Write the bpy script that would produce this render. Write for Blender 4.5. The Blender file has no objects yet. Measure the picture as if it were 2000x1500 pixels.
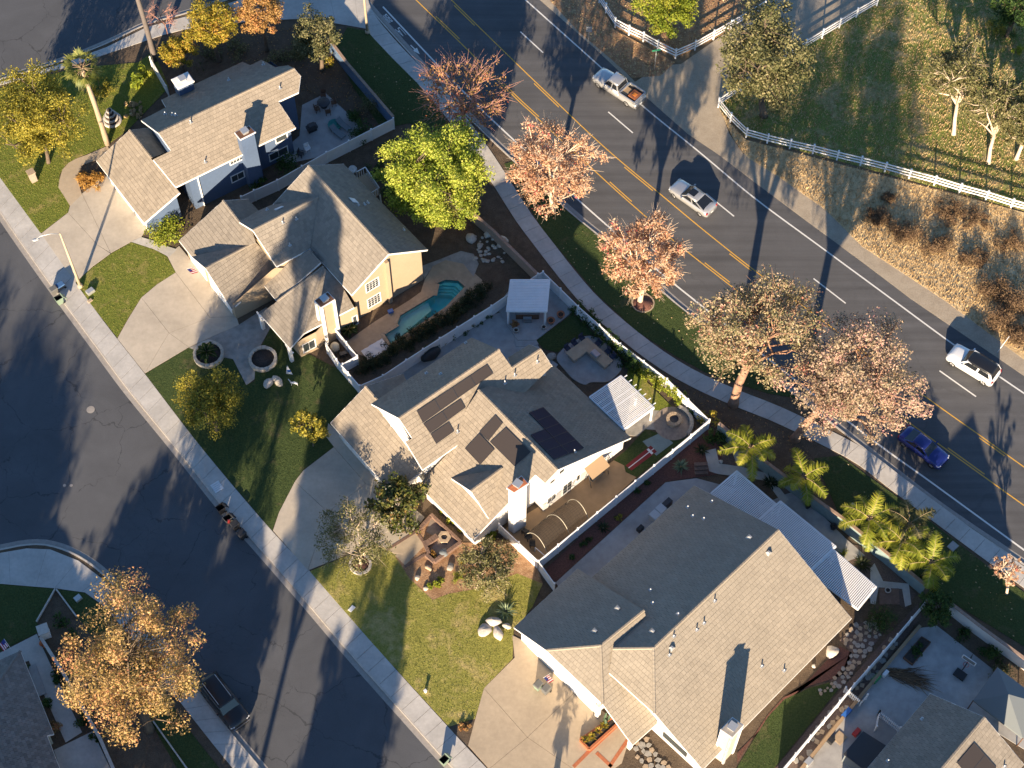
import bpy, math, random
import numpy as np
from mathutils import Vector, Matrix
R = math.radians
rng = np.random.default_rng(7)
random.seed(7)
scene = bpy.context.scene
col = scene.collection

# ------------------------------------------------------------------ camera
F_PX, NADX, NADY, CAM_H = 3400.0, 992.0, 2720.0, 140.0     # solved from verticals, lane dashes and kerbs
_dn = np.array([NADX - 1000, NADY - 750, F_PX]); _up = -_dn / np.linalg.norm(_dn)
_ex = np.array([1.0, 0, 0]) - _up * _up[0]; _ex /= np.linalg.norm(_ex)
_ny = np.cross(_up, _ex)
_B = np.array([_ex, _ny, _up])            # camera (x right, y down, z forward) -> world
cam_d = bpy.data.cameras.new('camera'); cam = bpy.data.objects.new('camera', cam_d); col.objects.link(cam)
cam_d.sensor_fit = 'HORIZONTAL'; cam_d.sensor_width = 36.0; cam_d.lens = F_PX / 2000.0 * 36.0
cam_d.clip_start = 1.0; cam_d.clip_end = 3000.0
_r = _B @ np.array([1.0, 0, 0]); _u = _B @ np.array([0, -1.0, 0]); _b = _B @ np.array([0, 0, -1.0])
cam.matrix_world = Matrix(((_r[0], _u[0], _b[0], 0), (_r[1], _u[1], _b[1], 0), (_r[2], _u[2], _b[2], CAM_H), (0, 0, 0, 1)))
scene.camera = cam

# ------------------------------------------------------------------ light
SUN_AZ, SUN_EL = 9.7, 15.5                # shadows run 9.7 degrees east of +Y
w = bpy.data.worlds.new('World'); scene.world = w; w.use_nodes = True
nt = w.node_tree; bg = nt.nodes['Background']
sky = nt.nodes.new('ShaderNodeTexSky'); sky.sky_type = 'NISHITA'; sky.sun_disc = False
sky.sun_elevation = R(SUN_EL); sky.sun_rotation = R(180 + SUN_AZ); sky.altitude = 300; sky.air_density = 1.0; sky.dust_density = 0.1; sky.ozone_density = 4.0
nt.links.new(sky.outputs[0], bg.inputs[0]); bg.inputs[1].default_value = 0.074
sun_d = bpy.data.lights.new('sun', 'SUN'); sun_d.energy = 5.0; sun_d.angle = R(0.55); sun_d.color = (1.0, 0.80, 0.56)
sun = bpy.data.objects.new('sun', sun_d); col.objects.link(sun)
sun.rotation_euler = Vector((math.sin(R(SUN_AZ)) * math.cos(R(SUN_EL)), math.cos(R(SUN_AZ)) * math.cos(R(SUN_EL)), -math.sin(R(SUN_EL)))).to_track_quat('-Z', 'Y').to_euler()
scene.view_settings.view_transform = 'Standard'; scene.view_settings.look = 'None'
scene.view_settings.gamma = 1.0; scene.view_settings.use_curve_mapping = False
scene.view_settings.exposure = 1.6

scene.cycles.max_bounces = 6; scene.cycles.diffuse_bounces = 2; scene.cycles.glossy_bounces = 2; scene.cycles.transmission_bounces = 4; scene.cycles.transparent_max_bounces = 6

# ------------------------------------------------------------------ pixel -> place
def ray(px, py): return _B @ np.array([px - 1000.0, py - 750.0, F_PX])
def P(px, py, z=0.0):
    """the point of the place at height z that the photograph shows at (px, py)"""
    q = ray(px, py); t = (z - CAM_H) / q[2]
    return np.array([q[0] * t, q[1] * t, z])
def PP(pts, z=0.0): return [P(x, y, z) for x, y in pts]
def mpp(px, py, z=0.0): return float(np.linalg.norm(P(px + 10, py, z) - P(px - 10, py, z)) / 20)

# ------------------------------------------------------------------ mesh helpers
OFF = {}
def off_of(o): return OFF.get(o.name, np.zeros(3)) if o is not None else np.zeros(3)
def link(name, me, mat, parent=None):
    o = bpy.data.objects.new(name, me); col.objects.link(o)
    if mat is not None:
        if isinstance(mat, str): mat = MAT[mat]
        if not me.materials: me.materials.append(mat)
    if parent is not None:
        o.parent = parent; OFF[o.name] = off_of(parent)
    return o
def tag(o, label=None, cat=None, group=None, kind=None):
    if label: o['label'] = label
    if cat: o['category'] = cat
    if group: o['group'] = group
    if kind: o['kind'] = kind
    return o
def thing(name, label, cat, loc=(0, 0, 0), group=None):
    o = bpy.data.objects.new(name, None); col.objects.link(o); o.empty_display_size = 0.3
    o.location = Vector([float(v) for v in loc]); OFF[o.name] = np.array([float(v) for v in loc])
    return tag(o, label, cat, group)
class MB:
    """collects faces in world coordinates; build() links them as one mesh object"""
    def __init__(s): s.v = []; s.f = []; s.sm = []
    def add(s, vs, fs, smooth=False):
        n = len(s.v); s.v.extend([tuple(map(float, p)) for p in vs])
        s.f.extend([tuple(i + n for i in f) for f in fs]); s.sm.extend([smooth] * len(fs)); return s
    def poly(s, pts): return s.add(pts, [tuple(range(len(pts)))])
    def box(s, c, size, rz=0.0, M=None):
        hx, hy, hz = size[0] / 2, size[1] / 2, size[2] / 2; ca, sa = math.cos(rz), math.sin(rz)
        vs = []
        for z in (-hz, hz):
            for x, y in ((-hx, -hy), (hx, -hy), (hx, hy), (-hx, hy)):
                vs.append((c[0] + x * ca - y * sa, c[1] + x * sa + y * ca, c[2] + z))
        return s.add(vs, [(0, 3, 2, 1), (4, 5, 6, 7), (0, 1, 5, 4), (1, 2, 6, 5), (2, 3, 7, 6), (3, 0, 4, 7)])
    def bar(s, a, b, wd, ht, up=(0, 0, 1)):
        """box along a-b; wd across, ht along up, centred on the axis"""
        a = np.array(a, float); b = np.array(b, float); d = b - a; L = np.linalg.norm(d)
        if L < 1e-6: return s
        d = d / L; u = np.array(up, float); sd = np.cross(d, u)
        if np.linalg.norm(sd) < 1e-4: sd = np.cross(d, np.array([1.0, 0, 0]))
        sd /= np.linalg.norm(sd); u = np.cross(sd, d)
        vs = []
        for p in (a, b):
            for i, j in ((-1, -1), (1, -1), (1, 1), (-1, 1)): vs.append(p + sd * (i * wd / 2) + u * (j * ht / 2))
        return s.add(vs, [(0, 3, 2, 1), (4, 5, 6, 7), (0, 1, 5, 4), (1, 2, 6, 5), (2, 3, 7, 6), (3, 0, 4, 7)])
    def prism(s, pts, z0, z1):
        n = len(pts); a = [(p[0], p[1], z0) for p in pts]; b = [(p[0], p[1], z1) for p in pts]
        area = sum(pts[i][0] * pts[(i + 1) % n][1] - pts[(i + 1) % n][0] * pts[i][1] for i in range(n))
        if area < 0: a = a[::-1]; b = b[::-1]
        return s.add(a + b, [tuple(range(n - 1, -1, -1)), tuple(range(n, 2 * n))] + [(i, (i + 1) % n, n + (i + 1) % n, n + i) for i in range(n)])
    def tube(s, pts, rad, n=7, cap=True, smooth=True):
        pts = [np.array(p, float) for p in pts]; m = len(pts)
        if not hasattr(rad, '__len__'): rad = [rad] * m
        vs = []; u = None
        for i, p in enumerate(pts):
            d = pts[min(i + 1, m - 1)] - pts[max(i - 1, 0)]; d = d / (np.linalg.norm(d) + 1e-9)
            if u is None: u = np.cross(d, [0.31, 0.95, 0.05]); 
            u = u - d * (u @ d); u /= (np.linalg.norm(u) + 1e-9); v = np.cross(d, u)
            for k in range(n):
                a = 2 * math.pi * k / n; vs.append(p + (u * math.cos(a) + v * math.sin(a)) * rad[i])
        fs = [(i * n + k, i * n + (k + 1) % n, (i + 1) * n + (k + 1) % n, (i + 1) * n + k) for i in range(m - 1) for k in range(n)]
        if cap: fs += [tuple(range(n - 1, -1, -1)), tuple(range((m - 1) * n, m * n))]
        return s.add(vs, fs, smooth)
    def lathe(s, c, prof, n=20, smooth=True, sx=1, sy=1):
        vs = []
        for r, z in prof:
            for k in range(n):
                a = 2 * math.pi * k / n; vs.append((c[0] + r * sx * math.cos(a), c[1] + r * sy * math.sin(a), c[2] + z))
        m = len(prof); fs = [(i * n + k, i * n + (k + 1) % n, (i + 1) * n + (k + 1) % n, (i + 1) * n + k) for i in range(m - 1) for k in range(n)]
        fs += [tuple(range(n - 1, -1, -1)), tuple(range((m - 1) * n, m * n))]
        return s.add(vs, fs, smooth)
    def blob(s, c, r, seed=0, rough=0.18, n=12, m=8, flat=0.0, rz=0.0):
        rg = np.random.default_rng(seed); ph = rg.uniform(0, 6.28, (6,)); vs = []
        ca, sa = math.cos(rz), math.sin(rz)
        for i in range(m + 1):
            t = math.pi * i / m
            for k in range(n):
                a = 2 * math.pi * k / n; d = np.array([math.sin(t) * math.cos(a), math.sin(t) * math.sin(a), math.cos(t)])
                q = 1 + rough * (math.sin(3 * d[0] + ph[0]) + math.sin(4 * d[1] + ph[1]) + math.sin(3.5 * d[2] + 2 * d[0] + ph[2]) + 0.6 * math.sin(7 * d[0] + 5 * d[1] + ph[3])) / 2
                x, y, z = d[0] * r[0] * q, d[1] * r[1] * q, d[2] * r[2] * q
                vs.append((c[0] + x * ca - y * sa, c[1] + x * sa + y * ca, c[2] + max(z, -r[2] * (1 - flat))))
        fs = [(i * n + k, (i + 1) * n + k, (i + 1) * n + (k + 1) % n, i * n + (k + 1) % n) for i in range(m) for k in range(n)]
        return s.add(vs, fs, True)
    def build(s, name, mat, parent=None, kind=None):
        o_ = off_of(parent); me = bpy.data.meshes.new(name)
        me.from_pydata([(x - o_[0], y - o_[1], z - o_[2]) for x, y, z in s.v], [], s.f)
        if any(s.sm): me.polygons.foreach_set('use_smooth', s.sm)
        me.update(); o = link(name, me, mat, parent)
        if kind: o['kind'] = kind
        return o
def quads_mesh(name, V, nv, mat, parent=None, cols=None, kind=None, smooth=False, smooth_n=None):
    """V: (n, nv, 3) world coordinates, one polygon each; cols (n,) random value per polygon in attribute 'rnd'"""
    n = len(V); V = np.asarray(V, np.float32) - off_of(parent).astype(np.float32)
    me = bpy.data.meshes.new(name); me.vertices.add(n * nv); me.vertices.foreach_set('co', V.reshape(-1))
    me.loops.add(n * nv); me.loops.foreach_set('vertex_index', np.arange(n * nv, dtype=np.int32))
    me.polygons.add(n); me.polygons.foreach_set('loop_start', np.arange(0, n * nv, nv, dtype=np.int32))
    me.polygons.foreach_set('loop_total', np.full(n, nv, np.int32))
    if cols is not None:
        at = me.attributes.new('rnd', 'FLOAT', 'POINT'); at.data.foreach_set('value', np.repeat(np.asarray(cols, np.float32), nv))
    me.update(calc_edges=True)
    o = link(name, me, mat, parent)
    if kind: o['kind'] = kind
    return o
def copy_tree(o, parent=None):
    c = o.copy(); col.objects.link(c)
    if parent is not None: c.parent = parent
    for ch in list(o.children): copy_tree(ch, c)
    return c
def inst(o, loc=None, rz=None, parent=None, scale=None):
    """a copy of one mesh object sharing its data"""
    c = o.copy(); col.objects.link(c)
    if parent is not None: c.parent = parent
    if loc is not None: c.location = Vector([float(v) for v in loc])
    if rz is not None: c.rotation_euler = (0, 0, rz)
    if scale is not None: c.scale = scale
    return c
def rot2(x, y, a): return (x * math.cos(a) - y * math.sin(a), x * math.sin(a) + y * math.cos(a))
def smooth_closed(pts, k=6):
    out = []; n = len(pts)
    for i in range(n):
        p0, p1, p2, p3 = [np.array(pts[(i + j - 1) % n], float) for j in range(4)]
        for t in np.linspace(0, 1, k, endpoint=False):
            out.append(tuple(0.5 * ((2 * p1) + (-p0 + p2) * t + (2 * p0 - 5 * p1 + 4 * p2 - p3) * t * t + (-p0 + 3 * p1 - 3 * p2 + p3) * t ** 3)))
    return out
def smooth_open(pts, k=6):
    pts = [np.array(p, float) for p in pts]; q = [2 * pts[0] - pts[1]] + pts + [2 * pts[-1] - pts[-2]]; out = []
    for i in range(1, len(q) - 2):
        p0, p1, p2, p3 = q[i - 1:i + 3]
        for t in np.linspace(0, 1, k, endpoint=False):
            out.append(0.5 * ((2 * p1) + (-p0 + p2) * t + (2 * p0 - 5 * p1 + 4 * p2 - p3) * t * t + (-p0 + 3 * p1 - 3 * p2 + p3) * t ** 3))
    out.append(pts[-1]); return out
def resample(pts, step):
    pts = [np.array(p, float) for p in pts]; d = [0]
    for a, b in zip(pts, pts[1:]): d.append(d[-1] + np.linalg.norm(b - a))
    n = max(1, int(round(d[-1] / step))); out = []
    for t in np.linspace(0, d[-1], n + 1):
        i = min(max(np.searchsorted(d, t) - 1, 0), len(pts) - 2); f = (t - d[i]) / max(d[i + 1] - d[i], 1e-9)
        out.append(pts[i] * (1 - f) + pts[i + 1] * f)
    return out
def offset_line(pts, dist):
    """offset an open polyline sideways in plan (positive = left of travel)"""
    out = []; n = len(pts)
    for i in range(n):
        d = np.array(pts[min(i + 1, n - 1)]) - np.array(pts[max(i - 1, 0)]); nrm = np.array([-d[1], d[0], 0]); nrm /= np.linalg.norm(nrm) + 1e-9
        out.append(np.array(pts[i]) + nrm * dist)
    return out
def inset(pts, d):
    """inset a plan polygon by d"""
    n = len(pts); pts = [np.array(p[:2], float) for p in pts]
    area = sum(pts[i][0] * pts[(i + 1) % n][1] - pts[(i + 1) % n][0] * pts[i][1] for i in range(n)); sg = 1 if area > 0 else -1
    out = []
    for i in range(n):
        a, b, c = pts[i - 1], pts[i], pts[(i + 1) % n]; d1 = (b - a) / np.linalg.norm(b - a); d2 = (c - b) / np.linalg.norm(c - b)
        n1 = np.array([-d1[1], d1[0]]) * sg; n2 = np.array([-d2[1], d2[0]]) * sg
        m = n1 + n2; m = m / max(m @ m, 0.3) * 2; out.append(b + m * d)
    return out
def in_poly(x, y, poly):
    x = np.asarray(x); y = np.asarray(y); c = np.zeros(x.shape, bool); n = len(poly)
    for i in range(n):
        x0, y0 = poly[i][0], poly[i][1]; x1, y1 = poly[i - 1][0], poly[i - 1][1]
        if abs(y1 - y0) < 1e-12: continue
        c ^= ((y0 > y) != (y1 > y)) & (x < (x1 - x0) * (y - y0) / (y1 - y0) + x0)
    return c
# ------------------------------------------------------------------ materials
MAT = {}
def _nodes(name):
    m = bpy.data.materials.new(name); m.use_nodes = True; t = m.node_tree; MAT[name] = m
    return m, t, t.nodes['Principled BSDF']
def _noise(t, vec, scale, detail=4, rough=0.6, dist=0.0):
    n = t.nodes.new('ShaderNodeTexNoise'); n.inputs['Scale'].default_value = scale; n.inputs['Detail'].default_value = detail
    n.inputs['Roughness'].default_value = rough; n.inputs['Distortion'].default_value = dist; t.links.new(vec, n.inputs['Vector']); return n.outputs['Fac']
def _ramp(t, fac, stops, interp='LINEAR'):
    r = t.nodes.new('ShaderNodeValToRGB'); r.color_ramp.interpolation = interp; e = r.color_ramp.elements
    e[0].position, e[0].color = stops[0][0], (*stops[0][1], 1)
    e[1].position, e[1].color = stops[-1][0], (*stops[-1][1], 1)
    for p, c in stops[1:-1]: q = e.new(p); q.color = (*c, 1)
    t.links.new(fac, r.inputs[0]); return r.outputs[0]
def _mix(t, fac, a, b, mode='MIX'):
    n = t.nodes.new('ShaderNodeMix'); n.data_type = 'RGBA'; n.blend_type = mode
    for s, v in ((0, fac), (6, a), (7, b)):
        if hasattr(v, 'is_linked'): t.links.new(v, n.inputs[s])
        else: n.inputs[s].default_value = v if s == 0 else (*v, 1)
    return n.outputs[2]
def _math(t, op, a, b=0.0, c=0.0):
    n = t.nodes.new('ShaderNodeMath'); n.operation = op
    for i, v in enumerate((a, b, c)):
        if hasattr(v, 'is_linked'): t.links.new(v, n.inputs[i])
        else: n.inputs[i].default_value = v
    return n.outputs[0]
def _pos(t, obj=False):
    if obj: return t.nodes.new('ShaderNodeTexCoord').outputs['Object']
    return t.nodes.new('ShaderNodeNewGeometry').outputs['Position']
def _bump(t, b, h, strength, dist):
    n = t.nodes.new('ShaderNodeBump'); n.inputs['Strength'].default_value = strength; n.inputs['Distance'].default_value = dist
    t.links.new(h, n.inputs['Height']); t.links.new(n.outputs[0], b.inputs['Normal']); return n
def sc(c, k): return tuple(min(1.0, v * k) for v in c)
def mat(name, c, rough=0.7, var=0.12, scale=3.0, bump=0.0, bscale=25.0, metal=0.0, big=0.10, bigscale=0.25, spec=None, coat=0.0):
    m, t, b = _nodes(name); v = _pos(t)
    f = _noise(t, v, scale); k = _ramp(t, f, [(0.25, sc(c, 1 - var)), (0.75, sc(c, 1 + var))])
    if big:
        g = _noise(t, v, bigscale, 3); k = _mix(t, 1.0, k, _ramp(t, g, [(0.3, (1 - big,) * 3), (0.7, (1 + big * 0.6,) * 3)]), 'MULTIPLY')
    t.links.new(k, b.inputs['Base Color']); b.inputs['Roughness'].default_value = rough; b.inputs['Metallic'].default_value = metal
    if spec is not None: b.inputs['Specular IOR Level'].default_value = spec
    if coat: b.inputs['Coat Weight'].default_value = coat; b.inputs['Coat Roughness'].default_value = 0.05
    if bump: _bump(t, b, _noise(t, v, bscale, 5), bump, 0.03)
    return m
def flat(name, c, rough=0.5, metal=0.0, spec=None, coat=0.0, trans=0.0):
    m, t, b = _nodes(name); b.inputs['Base Color'].default_value = (*c, 1); b.inputs['Roughness'].default_value = rough; b.inputs['Metallic'].default_value = metal
    if spec is not None: b.inputs['Specular IOR Level'].default_value = spec
    if coat: b.inputs['Coat Weight'].default_value = coat; b.inputs['Coat Roughness'].default_value = 0.04
    return m
def grass(name, greens, dry, dryness, bscale=9.0, bump=0.9):
    m, t, b = _nodes(name); v = _pos(t)
    f1 = _noise(t, v, 6.0, 6, 0.75); f2 = _noise(t, v, 0.35, 4, 0.6, 0.6); f3 = _noise(t, v, 1.7, 4, 0.6)
    k = _ramp(t, f1, [(0.28, greens[0]), (0.5, greens[1]), (0.75, greens[2])])
    d = _ramp(t, f1, [(0.3, sc(dry, 0.65)), (0.72, sc(dry, 1.15))])
    fac = _ramp(t, _math(t, 'ADD', _math(t, 'MULTIPLY', f2, 0.65), _math(t, 'MULTIPLY', f3, 0.35)), [(0.62 - dryness * 0.3, (0, 0, 0)), (0.78 - dryness * 0.3, (1, 1, 1))])
    t.links.new(_mix(t, fac, k, d), b.inputs['Base Color']); b.inputs['Roughness'].default_value = 0.9; b.inputs['Specular IOR Level'].default_value = 0.15
    _bump(t, b, _math(t, 'ADD', _noise(t, v, bscale, 6, 0.8), _math(t, 'MULTIPLY', f3, 0.6)), bump, 0.12); return m
def leaf(name, stops, trans=0.35, rough=0.6):
    """leaf colours picked per leaf by the 'rnd' attribute"""
    m, t, b = _nodes(name); a = t.nodes.new('ShaderNodeAttribute'); a.attribute_name = 'rnd'
    k = _ramp(t, a.outputs['Fac'], stops); t.links.new(k, b.inputs['Base Color']); b.inputs['Roughness'].default_value = rough; b.inputs['Specular IOR Level'].default_value = 0.25
    tr = t.nodes.new('ShaderNodeBsdfTranslucent'); t.links.new(k, tr.inputs[0]); mx = t.nodes.new('ShaderNodeMixShader'); mx.inputs[0].default_value = trans
    t.links.new(b.outputs[0], mx.inputs[1]); t.links.new(tr.outputs[0], mx.inputs[2]); t.links.new(mx.outputs[0], t.nodes['Material Output'].inputs[0]); return m
def asphalt(name, c, crack, streak_dir=None, crackscale=0.16, stain=0.25):
    m, t, b = _nodes(name); v = _pos(t)
    f = _noise(t, v, 14.0, 5, 0.8); k = _ramp(t, f, [(0.25, sc(c, 0.78)), (0.78, sc(c, 1.25))])
    g = _noise(t, v, 0.22, 5, 0.65, 0.5); k = _mix(t, 1.0, k, _ramp(t, g, [(0.3, (1 - stain,) * 3), (0.7, (1.12,) * 3)]), 'MULTIPLY')
    if streak_dir is not None:
        mp = t.nodes.new('ShaderNodeMapping'); mp.inputs['Rotation'].default_value = (0, 0, -streak_dir); mp.inputs['Scale'].default_value = (0.03, 1.1, 1)
        t.links.new(v, mp.inputs[0]); s = _noise(t, mp.outputs[0], 1.0, 3); k = _mix(t, 1.0, k, _ramp(t, s, [(0.3, (0.8,) * 3), (0.7, (1.15,) * 3)]), 'MULTIPLY')
    if crack:
        nz = t.nodes.new('ShaderNodeTexNoise'); nz.inputs['Scale'].default_value = 0.9; nz.inputs['Detail'].default_value = 4; t.links.new(v, nz.inputs['Vector'])
        vm = t.nodes.new('ShaderNodeVectorMath'); vm.operation = 'MULTIPLY_ADD'; t.links.new(nz.outputs['Color'], vm.inputs[0]); vm.inputs[1].default_value = (1.6, 1.6, 0); t.links.new(v, vm.inputs[2])
        fl = t.nodes.new('ShaderNodeVectorMath'); fl.operation = 'MULTIPLY'; t.links.new(vm.outputs[0], fl.inputs[0]); fl.inputs[1].default_value = (1, 1, 0)
        vo = t.nodes.new('ShaderNodeTexVoronoi'); vo.feature = 'DISTANCE_TO_EDGE'; vo.inputs['Scale'].default_value = crackscale; vo.inputs['Randomness'].default_value = 0.85; t.links.new(fl.outputs[0], vo.inputs['Vector'])
        br = _noise(t, v, 0.5, 3); wd = _math(t, 'MULTIPLY', _math(t, 'MAXIMUM', _math(t, 'SUBTRACT', br, 0.36), 0.0), 0.026)
        hit = _math(t, 'LESS_THAN', vo.outputs['Distance'], wd); k = _mix(t, _math(t, 'MULTIPLY', hit, crack), k, sc(c, 0.38))
        v2 = t.nodes.new('ShaderNodeTexVoronoi'); v2.feature = 'DISTANCE_TO_EDGE'; v2.inputs['Scale'].default_value = 0.9; t.links.new(fl.outputs[0], v2.inputs['Vector'])
        patch = _math(t, 'GREATER_THAN', _noise(t, v, 0.13, 3), 0.58); h2 = _math(t, 'MULTIPLY', _math(t, 'LESS_THAN', v2.outputs['Distance'], 0.012), patch)
        k = _mix(t, _math(t, 'MULTIPLY', h2, crack * 0.6), k, sc(c, 0.4))
    t.links.new(k, b.inputs['Base Color']); b.inputs['Roughness'].default_value = 0.85; b.inputs['Specular IOR Level'].default_value = 0.3
    _bump(t, b, f, 0.25, 0.02); return m
def ground(name, stops, scale=1.2, bump=0.8, bscale=7.0):
    m, t, b = _nodes(name); v = _pos(t); f = _math(t, 'ADD', _math(t, 'MULTIPLY', _noise(t, v, scale, 6, 0.7, 0.4), 0.5), _math(t, 'MULTIPLY', _noise(t, v, scale * 9, 4, 0.7), 0.5))
    t.links.new(_ramp(t, f, stops), b.inputs['Base Color']); b.inputs['Roughness'].default_value = 0.95; b.inputs['Specular IOR Level'].default_value = 0.1
    _bump(t, b, _noise(t, v, bscale, 6, 0.75), bump, 0.08); return m
def tile_mat(name, c, var=0.28):
    m, t, b = _nodes(name); v = _pos(t); a = t.nodes.new('ShaderNodeAttribute'); a.attribute_name = 'rnd'
    k = _ramp(t, a.outputs['Fac'], [(0, sc(c, 1 - var)), (0.5, c), (1, sc(c, 1 + var * 0.8))])
    g = _noise(t, v, 0.5, 5, 0.7, 0.4); k = _mix(t, 1.0, k, _ramp(t, g, [(0.28, (0.88, 0.88, 0.88)), (0.72, (1.06, 1.06, 1.06))]), 'MULTIPLY')
    st = _noise(t, v, 2.6, 5, 0.7); k = _mix(t, _ramp(t, st, [(0.58, (0, 0, 0)), (0.76, (0.22,) * 3)]), k, sc(c, 0.55))
    t.links.new(k, b.inputs['Base Color']); b.inputs['Roughness'].default_value = 0.85; b.inputs['Specular IOR Level'].default_value = 0.25
    _bump(t, b, _noise(t, v, 18, 4, 0.7), 0.25, 0.02); return m

asphalt('asphalt_street', (0.088, 0.091, 0.099), 0.6, None, 0.15, 0.15)
asphalt('asphalt_road', (0.098, 0.097, 0.10), 0.15, R(-41), 0.05, 0.12)
mat('concrete', (0.47, 0.445, 0.41), 0.85, 0.10, 4, 0.15, 30, big=0.18, bigscale=0.35)
mat('concrete_drive', (0.46, 0.40, 0.32), 0.85, 0.09, 3, 0.12, 30, big=0.16, bigscale=0.3)
mat('concrete_warm', (0.42, 0.335, 0.235), 0.85, 0.10, 3, 0.12, 30, big=0.12)
mat('gutter', (0.30, 0.275, 0.25), 0.85, 0.15, 3, 0.1, 30)
mat('kerb', (0.46, 0.42, 0.37), 0.85, 0.14, 3, 0.1, 30)
mat('patio', (0.36, 0.35, 0.34), 0.85, 0.16, 1.6, 0.12, 20, big=0.2)
mat('patio_tan', (0.40, 0.30, 0.20), 0.85, 0.16, 2.2, 0.15, 20, big=0.15)
mat('stamped', (0.30, 0.28, 0.25), 0.8, 0.3, 1.6, 0.3, 6)
mat('paver', (0.27, 0.22, 0.18), 0.85, 0.25, 3.5, 0.3, 12)
mat('clay', (0.38, 0.25, 0.135), 0.9, 0.10, 2, 0.25, 14, big=0.16)
mat('gravel_dark', (0.12, 0.085, 0.07), 0.9, 0.4, 8, 0.6, 14)
mat('mulch_red', (0.13, 0.055, 0.04), 0.9, 0.45, 7, 0.8, 12)
mat('mulch_dark', (0.045, 0.035, 0.03), 0.95, 0.5, 7, 0.8, 12)
mat('brick', (0.185, 0.115, 0.085), 0.85, 0.25, 4)
mat('brick_orange', (0.42, 0.14, 0.06), 0.85, 0.22, 4)
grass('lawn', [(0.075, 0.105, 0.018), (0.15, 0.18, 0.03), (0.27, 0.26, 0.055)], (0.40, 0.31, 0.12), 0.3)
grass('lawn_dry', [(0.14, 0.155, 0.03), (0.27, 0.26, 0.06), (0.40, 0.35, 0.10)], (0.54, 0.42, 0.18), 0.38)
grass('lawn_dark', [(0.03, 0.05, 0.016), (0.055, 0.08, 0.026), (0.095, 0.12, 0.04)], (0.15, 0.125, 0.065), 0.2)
grass('paddock', [(0.09, 0.14, 0.025), (0.19, 0.225, 0.055), (0.32, 0.31, 0.10)], (0.50, 0.40, 0.21), 0.42, 5.0, 0.5)
ground('dirt', [(0.3, (0.10, 0.07, 0.045)), (0.5, (0.20, 0.145, 0.09)), (0.7, (0.32, 0.24, 0.15))])
ground('dirt_dark', [(0.3, (0.06, 0.046, 0.034)), (0.5, (0.115, 0.085, 0.06)), (0.72, (0.19, 0.145, 0.10))])
ground('shoulder', [(0.3, (0.27, 0.22, 0.165)), (0.5, (0.37, 0.31, 0.235)), (0.7, (0.46, 0.39, 0.3))], 0.8, 0.4, 12)
ground('dry_grass', [(0.3, (0.30, 0.19, 0.10)), (0.45, (0.54, 0.39, 0.21)), (0.6, (0.70, 0.54, 0.31)), (0.75, (0.78, 0.64, 0.42))], 1.0, 1.0, 5.0)
ground('leaf_litter', [(0.3, (0.14, 0.075, 0.045)), (0.47, (0.31, 0.18, 0.10)), (0.6, (0.46, 0.30, 0.175)), (0.75, (0.6, 0.43, 0.28))], 1.4, 0.9, 7.0)
tile_mat('tile_tan', (0.285, 0.24, 0.187), 0.15); tile_mat('tile_grey', (0.25, 0.218, 0.18), 0.15); tile_mat('tile_pale', (0.312, 0.268, 0.21), 0.09); tile_mat('tile_dark', (0.20, 0.185, 0.17))
mat('white_paint', (0.78, 0.76, 0.73), 0.6, 0.05, 2, 0, big=0.06)
mat('vinyl_white', (0.80, 0.80, 0.80), 0.45, 0.04, 2, 0, big=0.06)
mat('stucco_white', (0.64, 0.62, 0.59), 0.85, 0.05, 6, 0.15, 25, big=0.06)
mat('stucco_peach', (0.36, 0.275, 0.185), 0.85, 0.06, 6, 0.15, 25, big=0.08)
mat('siding_blue', (0.085, 0.125, 0.205), 0.6, 0.06, 3, 0.0, big=0.08)
mat('stucco_grey', (0.27, 0.30, 0.33), 0.8, 0.08, 3, 0.1, 20)
mat('stucco_beige', (0.48, 0.44, 0.34), 0.85, 0.06, 5, 0.1, 20)
mat('block_wall', (0.33, 0.26, 0.20), 0.9, 0.15, 4, 0.2, 16)
mat('block_blue', (0.10, 0.16, 0.26), 0.85, 0.12, 4, 0.15, 16)
mat('block_teal', (0.20, 0.27, 0.27), 0.85, 0.12, 3, 0.15, 16)
mat('block_cap', (0.32, 0.22, 0.165), 0.9, 0.2, 4, 0.15, 16)
mat('stone', (0.50, 0.44, 0.36), 0.85, 0.22, 5, 0.3, 9); mat('stone_grey', (0.30, 0.28, 0.25), 0.85, 0.3, 4, 0.3, 9); mat('stone_tan', (0.38, 0.29, 0.20), 0.85, 0.25, 4, 0.3, 9); mat('stone_white', (0.50, 0.45, 0.39), 0.8, 0.15, 5, 0.3, 9)
mat('bark', (0.13, 0.095, 0.065), 0.95, 0.35, 5, 0.6, 10); mat('bark_pale', (0.56, 0.44, 0.33), 0.85, 0.18, 3, 0.25, 9); mat('bark_red', (0.30, 0.17, 0.11), 0.9, 0.35, 2.5, 0.4, 8); mat('palm_trunk', (0.33, 0.25, 0.17), 0.95, 0.35, 9, 0.7, 9); mat('palm_trunk_dark', (0.13, 0.11, 0.10), 0.95, 0.3, 9, 0.6, 9); mat('twig_pink', (0.42, 0.22, 0.17), 0.9, 0.2, 4)
leaf('leaf_pepper', [(0, (0.14, 0.20, 0.025)), (0.4, (0.30, 0.37, 0.045)), (0.75, (0.48, 0.51, 0.08)), (1, (0.58, 0.56, 0.13))], 0.4)
leaf('leaf_green', [(0, (0.02, 0.05, 0.012)), (0.5, (0.045, 0.09, 0.02)), (1, (0.10, 0.15, 0.035))])
leaf('leaf_bright', [(0, (0.10, 0.15, 0.015)), (0.5, (0.24, 0.29, 0.03)), (1, (0.40, 0.38, 0.05))], 0.4)
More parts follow.
